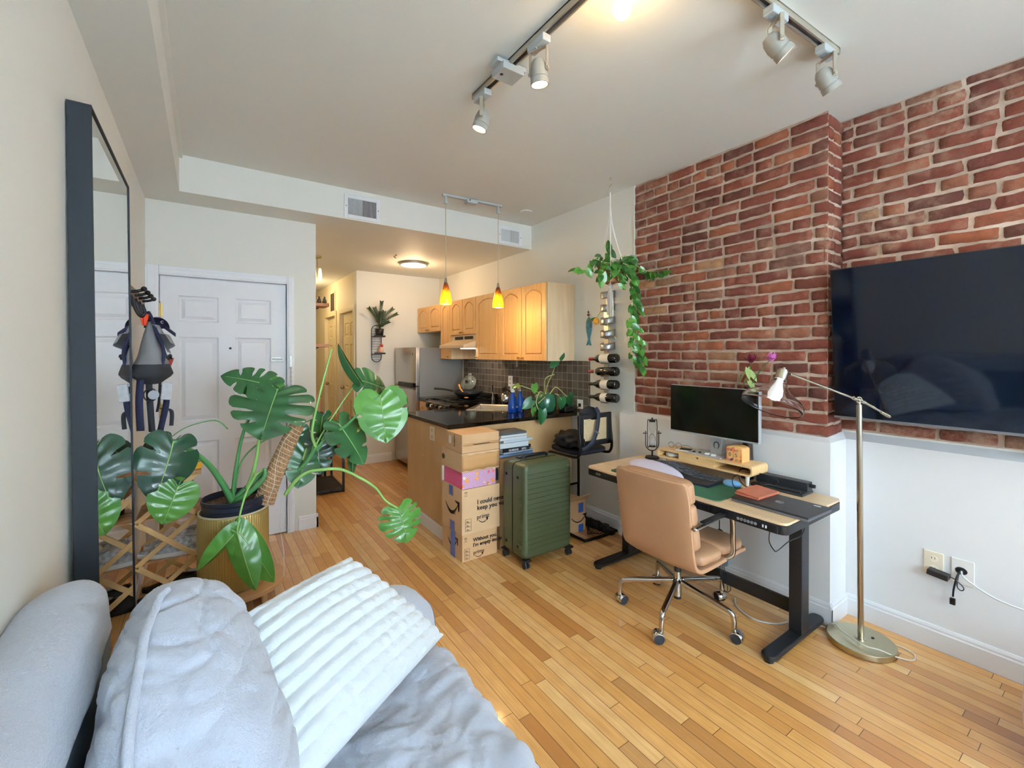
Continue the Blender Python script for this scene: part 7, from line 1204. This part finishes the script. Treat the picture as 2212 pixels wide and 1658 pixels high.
monstera((1.03, 2.80, 0.46), (1.07, 2.70, 0.265), (-0.1, -0.75, 0.65), 0.29, M_ml, 4, seed=15, cut=0.42, droop=0.25); monstera((0.133, 2.76, 0.525), (0.20, 2.66, 0.225), (-0.3, -0.9, 0.3), 0.15, M_ml, 0, seed=16, fold=-0.3); monstera((0.140, 2.76, 0.525), (0.318, 2.68, 0.235), (0.1, -0.9, 0.4), 0.16, M_ml, 0, seed=17, fold=-0.3, droop=0.25); monstera((0.128, 2.77, 0.525), (-0.02, 2.72, 0.36), (0.3, -0.8, -0.3), 0.11, M_ml, 0, seed=22, fold=-0.4, droop=0.2); monstera((0.14, 2.80, 0.52), (0.29, 2.86, 0.28), (0.3, -0.9, 0.2), 0.12, M_md, 0, seed=23, fold=-0.3)
cr = (0.125, 3.10, 0.585)
for pts, r_, m in (([cr, (0.085, 3.06, 0.70), (0.02, 3.0, 0.835), (-0.05, 2.90, 0.94), (-0.135, 2.80, 1.03)], 0.020, M_pet), ([(0.06, 3.03, 0.78), (-0.0, 2.98, 0.875), (-0.07, 2.85, 0.885), (-0.115, 2.76, 0.81)], 0.005, M_pet), ([cr, (0.14, 3.09, 0.75), (0.17, 3.08, 0.95), (0.22, 3.06, 1.10), (0.34, 3.05, 1.268)], 0.012, M_pet),
 ([(0.20, 3.08, 0.66), (0.24, 3.05, 0.80), (0.26, 3.04, 0.95), (0.29, 3.02, 1.12), (0.355, 3.0, 1.255)], 0.012, M_pel), ([cr, (0.20, 3.10, 0.66), (0.30, 3.13, 0.73), (0.44, 3.10, 0.72), (0.50, 3.05, 0.76), (0.57, 3.0, 0.88)], 0.020, M_pet), ([(0.14, 3.12, 0.64), (0.17, 3.14, 0.80), (0.25, 3.15, 0.90), (0.40, 3.16, 0.97), (0.62, 3.16, 1.05)], 0.006, M_pet),
 ([(0.40, 3.04, 0.60), (0.455, 3.0, 0.69), (0.52, 2.98, 0.735), (0.606, 2.95, 0.745), (0.70, 2.93, 0.735), (0.80, 2.89, 0.68), (0.90, 2.86, 0.60), (0.96, 2.84, 0.51), (1.03, 2.80, 0.46)], 0.012, M_pel), ([(0.57, 3.0, 0.88), (0.545, 3.0, 0.97), (0.57, 3.0, 1.12), (0.62, 3.0, 1.33), (0.665, 3.0, 1.50)], 0.010, M_pel), ([(0.57, 3.0, 0.86), (0.64, 2.98, 0.95), (0.73, 2.95, 1.0), (0.83, 2.92, 1.10), (0.944, 2.9, 1.195)], 0.012, M_pet),
 ([(0.57, 3.0, 0.90), (0.64, 3.0, 1.02), (0.75, 3.03, 1.17), (0.845, 3.05, 1.292)], 0.006, M_pel), ([(0.60, 2.99, 0.92), (0.65, 2.99, 1.0), (0.698, 2.97, 1.02)], 0.005, M_pel), ([(0.50, 3.05, 0.80), (0.52, 3.08, 0.85), (0.53, 3.10, 0.86)], 0.005, M_pel), ([(0.55, 3.04, 0.84), (0.58, 3.10, 0.90), (0.60, 3.12, 0.92)], 0.005, M_pel),
 ([(0.28, 3.08, 0.76), (0.24, 2.98, 0.76), (0.19, 2.90, 0.70), (0.155, 2.82, 0.62), (0.133, 2.76, 0.525)], 0.008, M_pel), ([(0.10, 2.93, 1.05), (0.04, 2.95, 1.10), (-0.08, 2.93, 1.08), (-0.16, 2.88, 1.03)], 0.004, M_pet), ([cr, (0.19, 3.05, 0.63), (0.28, 3.03, 0.72), (0.29, 3.04, 0.78)], 0.018, M_pet)):
    MB().tube(spline(pts, 7), lambda u, r_=r_: r_*(1-0.45*u), 8).build('petiole', m, t, smooth=True)
MB().tube(spline([(0.33, 3.04, 0.66), (0.375, 2.99, 0.58), (0.36, 2.95, 0.45), (0.375, 2.92, 0.30), (0.375, 2.90, 0.16)], 8), 0.0016, 5).build('aerial_root', M_cot, t)
t = thing('plant_stand', 'round wooden plant stand under the gold pot', 'plant stand', (px0, py0, 0)); M_ws2 = mat('stand_wood', '#b98f62', 0.5, var=0.1); MB().cyl((px0+0.02, py0, 0.09), (px0+0.02, py0, 0.12), 0.25, n=48).build('round_top', M_ws2, t, bevel=0.006)
for a in (0.8, 2.4, 3.9, 5.5): MB().cyl((px0+0.02+0.18*math.cos(a), py0+0.18*math.sin(a), 0.0), (px0+0.02+0.17*math.cos(a), py0+0.17*math.sin(a), 0.092), 0.016, 0.02).build('leg', M_ws2, t)
tag(MB().box((0.26, 2.72, 0.02), (0.07, 0.10, 0.035), rotm(0, 0, 0.4)).build('dark_red_box', mat('maroon', '#6a1524', 0.5), bevel=0.006), 'small dark red object on the floor in front of the plant stand', 'box')

# ---------------------------------------------------------------- sofa with throws and cushions
def fleece(name, col, sc=1.0, rough=0.95):
    s = NT(name); v = s.coord(); f = s.noise(3.5*sc, 4, v); c = srgb(col); s.base(s.mix(f, tuple(x*0.93 for x in c[:3])+(1,), tuple(min(1, x*1.05) for x in c[:3])+(1,))); s.p.inputs['Roughness'].default_value = rough
    s.p.inputs['Sheen Weight'].default_value = 0.4; s.p.inputs['Sheen Roughness'].default_value = 0.5
    h = s.math('ADD', s.math('MULTIPLY', s.noise(420, 3, v), 0.25), s.math('ADD', s.math('MULTIPLY', s.noise(90, 4, v, 0.7), 0.6), s.math('MULTIPLY', s.noise(14, 4, s.scale(v, (1, 1, 1.6)), 0.6), 1.1))); s.bump(h, 0.55, 0.012); MATS[name] = s.m; return s.m
M_flc = fleece('grey_fleece', '#b4bac8'); M_wht = fleece('white_plush', '#dde5ea', 1.5); M_sof = mat('sofa_fabric', '#73828f', 0.9, bump=0.3, bs=400)
t = thing('sofa', 'grey sofa along the left wall, its seat and back under fleece throws', 'sofa', (0.15, 0.6, 0))
MB().bx((-0.33, -0.9, 0.06), (0.66, 1.62, 0.30)).build('base', M_sof, t, bevel=0.03, seg=3); MB().bx((-0.33, -0.9, 0.30), (-0.205, 1.56, 0.82)).build('backrest', M_sof, t, bevel=0.03, seg=3); MB().bx((-0.19, -0.85, 0.30), (0.66, 1.46, 0.40)).build('seat_cushion', M_sof, t, bevel=0.03, seg=3)
for x_, y_ in ((-0.28, -0.8), (0.6, -0.8), (-0.28, 1.55), (0.6, 1.55)): MB().cyl((x_, y_, 0), (x_, y_, 0.065), 0.018, 0.024).build('leg', M_dark, t)
def arm(u, v):
    a = 2*PI*u; e = 0.5; c, s_ = math.cos(a), math.sin(a); y = 1.63+0.125*math.copysign(abs(c)**0.7, c); z = 0.38+0.195*math.copysign(abs(s_)**0.7, s_); x = -0.18+0.90*v
    k = 1-0.45*max(0, (v-0.86)/0.14)**2; return Vector((x, 1.63+(y-1.63)*k, 0.38+(z-0.38)*k))
m = MB(); m.grid(arm, 28, 24, cu=True); m.add([arm(i/28, 1.0)+Vector((0.002, 0, 0)) for i in range(28)], [tuple(range(28))]); m.build('armrest', M_flc, t, smooth=True, auto=60)
def wr(p, a=0.012, f=5.0, st=(1, 1, 1), o=0.0): return a*noise.noise(Vector((p.x*f*st[0]+o, p.y*f*st[1], p.z*f*st[2])))
# throw over the seat
def seat(u, v):
    y = -1.0+2.50*u; x = -0.18+0.90*min(v, 0.78)/0.78; z = 0.445; ed = 0.022*noise.noise(Vector((y*6, 3, 0)))+0.010*noise.noise(Vector((y*19, 7, 0)))
    if v > 0.68:
        q = (v-0.68)/0.32; ang = q*PI*0.62; x = 0.63+0.085*math.sin(min(ang, PI/2))+ed; z = 0.445-0.085*(1-math.cos(min(ang, PI/2)))-max(0, ang-PI/2)*0.35
    p = Vector((x, y, z)); n = noise.noise(Vector((x*5+y*3.2, y*7-x*2, 1.3)))*0.020+noise.noise(Vector((x*13-y*3, y*15+x*5, 4)))*0.012+0.016*abs(noise.noise(Vector((x*6+y*4, y*17-x*8, 2))))-0.010*abs(noise.noise(Vector((x*15, y*34+x*12, 9)))); n += 0.010*abs(noise.noise(Vector((x*3+y*9, y*2, 8))))
    k = max(0.0, 1-abs(u-1)*8) ; return Vector((p.x+n*0.4*(v > 0.68), p.y, p.z+n-0.03*max(0, (u-0.97)/0.03)))
tag(MB().grid(seat, 220, 90).build('seat_throw', M_flc, smooth=True), 'rumpled light grey fleece throw over the sofa seat', 'blanket')
def backthrow(u, v):
    y = -1.0+2.60*u; a = PI*(v*1.15-0.12); endk = max(0, (u-0.93)/0.07); w_ = 0.085*(1-0.35*endk**2); h_ = 0.05
    if v < 0.6: q = v/0.6; ang = PI*q; x = -0.280-w_*0.85*math.cos(ang); z = 0.86+0.055*math.sin(ang)-0.05*endk**2.0
    else: q = (v-0.6)/0.4; x = -0.280+w_*0.85+0.01*q; z = 0.86-0.075*q-0.05*endk**2
    p = Vector((max(x, -0.349), y, z)); n = wr(p, 0.012, 6)+wr(p, 0.006, 17, o=3); return Vector((max(x+n*0.8, -0.349), y, z+n*0.6))
MB_ = MB().grid(backthrow, 80, 34); tag(MB_.build('back_throw', M_flc, smooth=True, solid=0.012), 'light grey fleece throw draped along the sofa back against the left wall', 'blanket')
# ---------------------------------------------------------------- cushions
def cush(u, v):
    # plump upholstered back cushion standing on the seat, tapering to a rounded top
    a, b = 2*PI*u, PI*(v-0.5); s1 = lambda w_, e: math.copysign(abs(w_)**e, w_)
    ca, sa = s1(math.cos(a), 0.62), s1(math.sin(a), 0.62); sb_ = math.sin(b); q = (sb_+1)/2
    prof = (1-max(0, (q-0.30)/0.70)**2.1)**0.62 if q > 0.30 else (min(1, q/0.10))**0.4
    top = Vector((-0.062, 1.235, 0.0)); bot = Vector((0.0, 1.10, 0.0)); c = bot*(1-q**1.3)+top*q**1.3
    p = Vector((c.x+0.175*prof*ca, c.y+0.34*prof*sa, 0.448+0.505*q))
    n = 0.014*noise.noise(Vector((p.x*4+p.y*3, p.y*5, p.z*9)))+0.007*noise.noise(Vector((p.x*9-p.y*4, p.y*5+p.z*8, p.z*26)))-0.013*(0.5-abs(noise.noise(Vector((p.x*5, p.y*5+p.z*3, p.z*12-p.y*4)))))**2*2-0.009*(1-min(1, 7*abs(noise.noise(Vector((p.x*6-p.z*2, p.y*7, p.z*21+p.y*6+3))))))
    d = Vector((ca*prof, sa*prof, sb_*0.6)).normalized(); p += d*n; p.z = max(p.z, 0.448); p.x = max(p.x, -0.172); return p
t = thing('sofa_cushion', 'large plump grey fleece cushion with a raised seam on the sofa', 'cushion', (0, 1.1, 0.45)); MB().grid(cush, 220, 130, cu=True).build('cushion_body', M_flc, t, smooth=True)
sm = [cush(u_, v_)+Vector((-0.004, -0.004, 0.006)) for u_, v_ in ((0.40, 0.97), (0.52, 0.94), (0.60, 0.90), (0.655, 0.84), (0.685, 0.77), (0.70, 0.68), (0.71, 0.58), (0.71, 0.45))]
MB().tube(spline(sm, 8), 0.0085, 8).build('seam_piping', M_flc, t, smooth=True)
# white plush pillow with wide ribs
TL, TR, BR, BL = Vector((0.085, 1.33, 0.80)), Vector((0.385, 1.50, 0.80)), Vector((0.665, 1.38, 0.505)), Vector((0.13, 0.99, 0.55))
nrm_ = ((TR-TL).cross(BL-TL)).normalized(); nrm_ = nrm_ if nrm_.z > 0 else -nrm_
def pil(u, v, sd):
    # u along TL->TR side, v towards the camera
    p = (TL*(1-u)+TR*u)*(1-v)+(BL*(1-u)+BR*u)*v; e = (max(0, 16*u*(1-u)*v*(1-v)))**0.42; rib = 2*abs(math.cos(PI*v*11.0+0.3*math.sin(u*4)))-1; edge = min(1, 12*min(u, 1-u, v, 1-v))
    th = 0.075*e*sd+sd*(0.0042*rib*edge+0.006*noise.noise(Vector((p.x*40, p.y*40, p.z*40))))
    scl = (0.0045*rib)*(1-min(1, 8*u) if u < 0.5 else 1-min(1, 8*(1-u))); dirx = (TR-TL).normalized(); p = p+dirx*scl*(-1 if u < 0.5 else 1)
    return p+nrm_*th
t = thing('ribbed_pillow', 'white plush pillow with wide diagonal ribs lying on the sofa', 'pillow', (0.35, 1.3, 0.5)); m = MB(); m.grid(lambda u, v: pil(u, v, 1), 110, 200); m.grid(lambda u, v: pil(1-u, v, -0.8), 60, 60); m.build('plush_cover', M_wht, t, smooth=True)
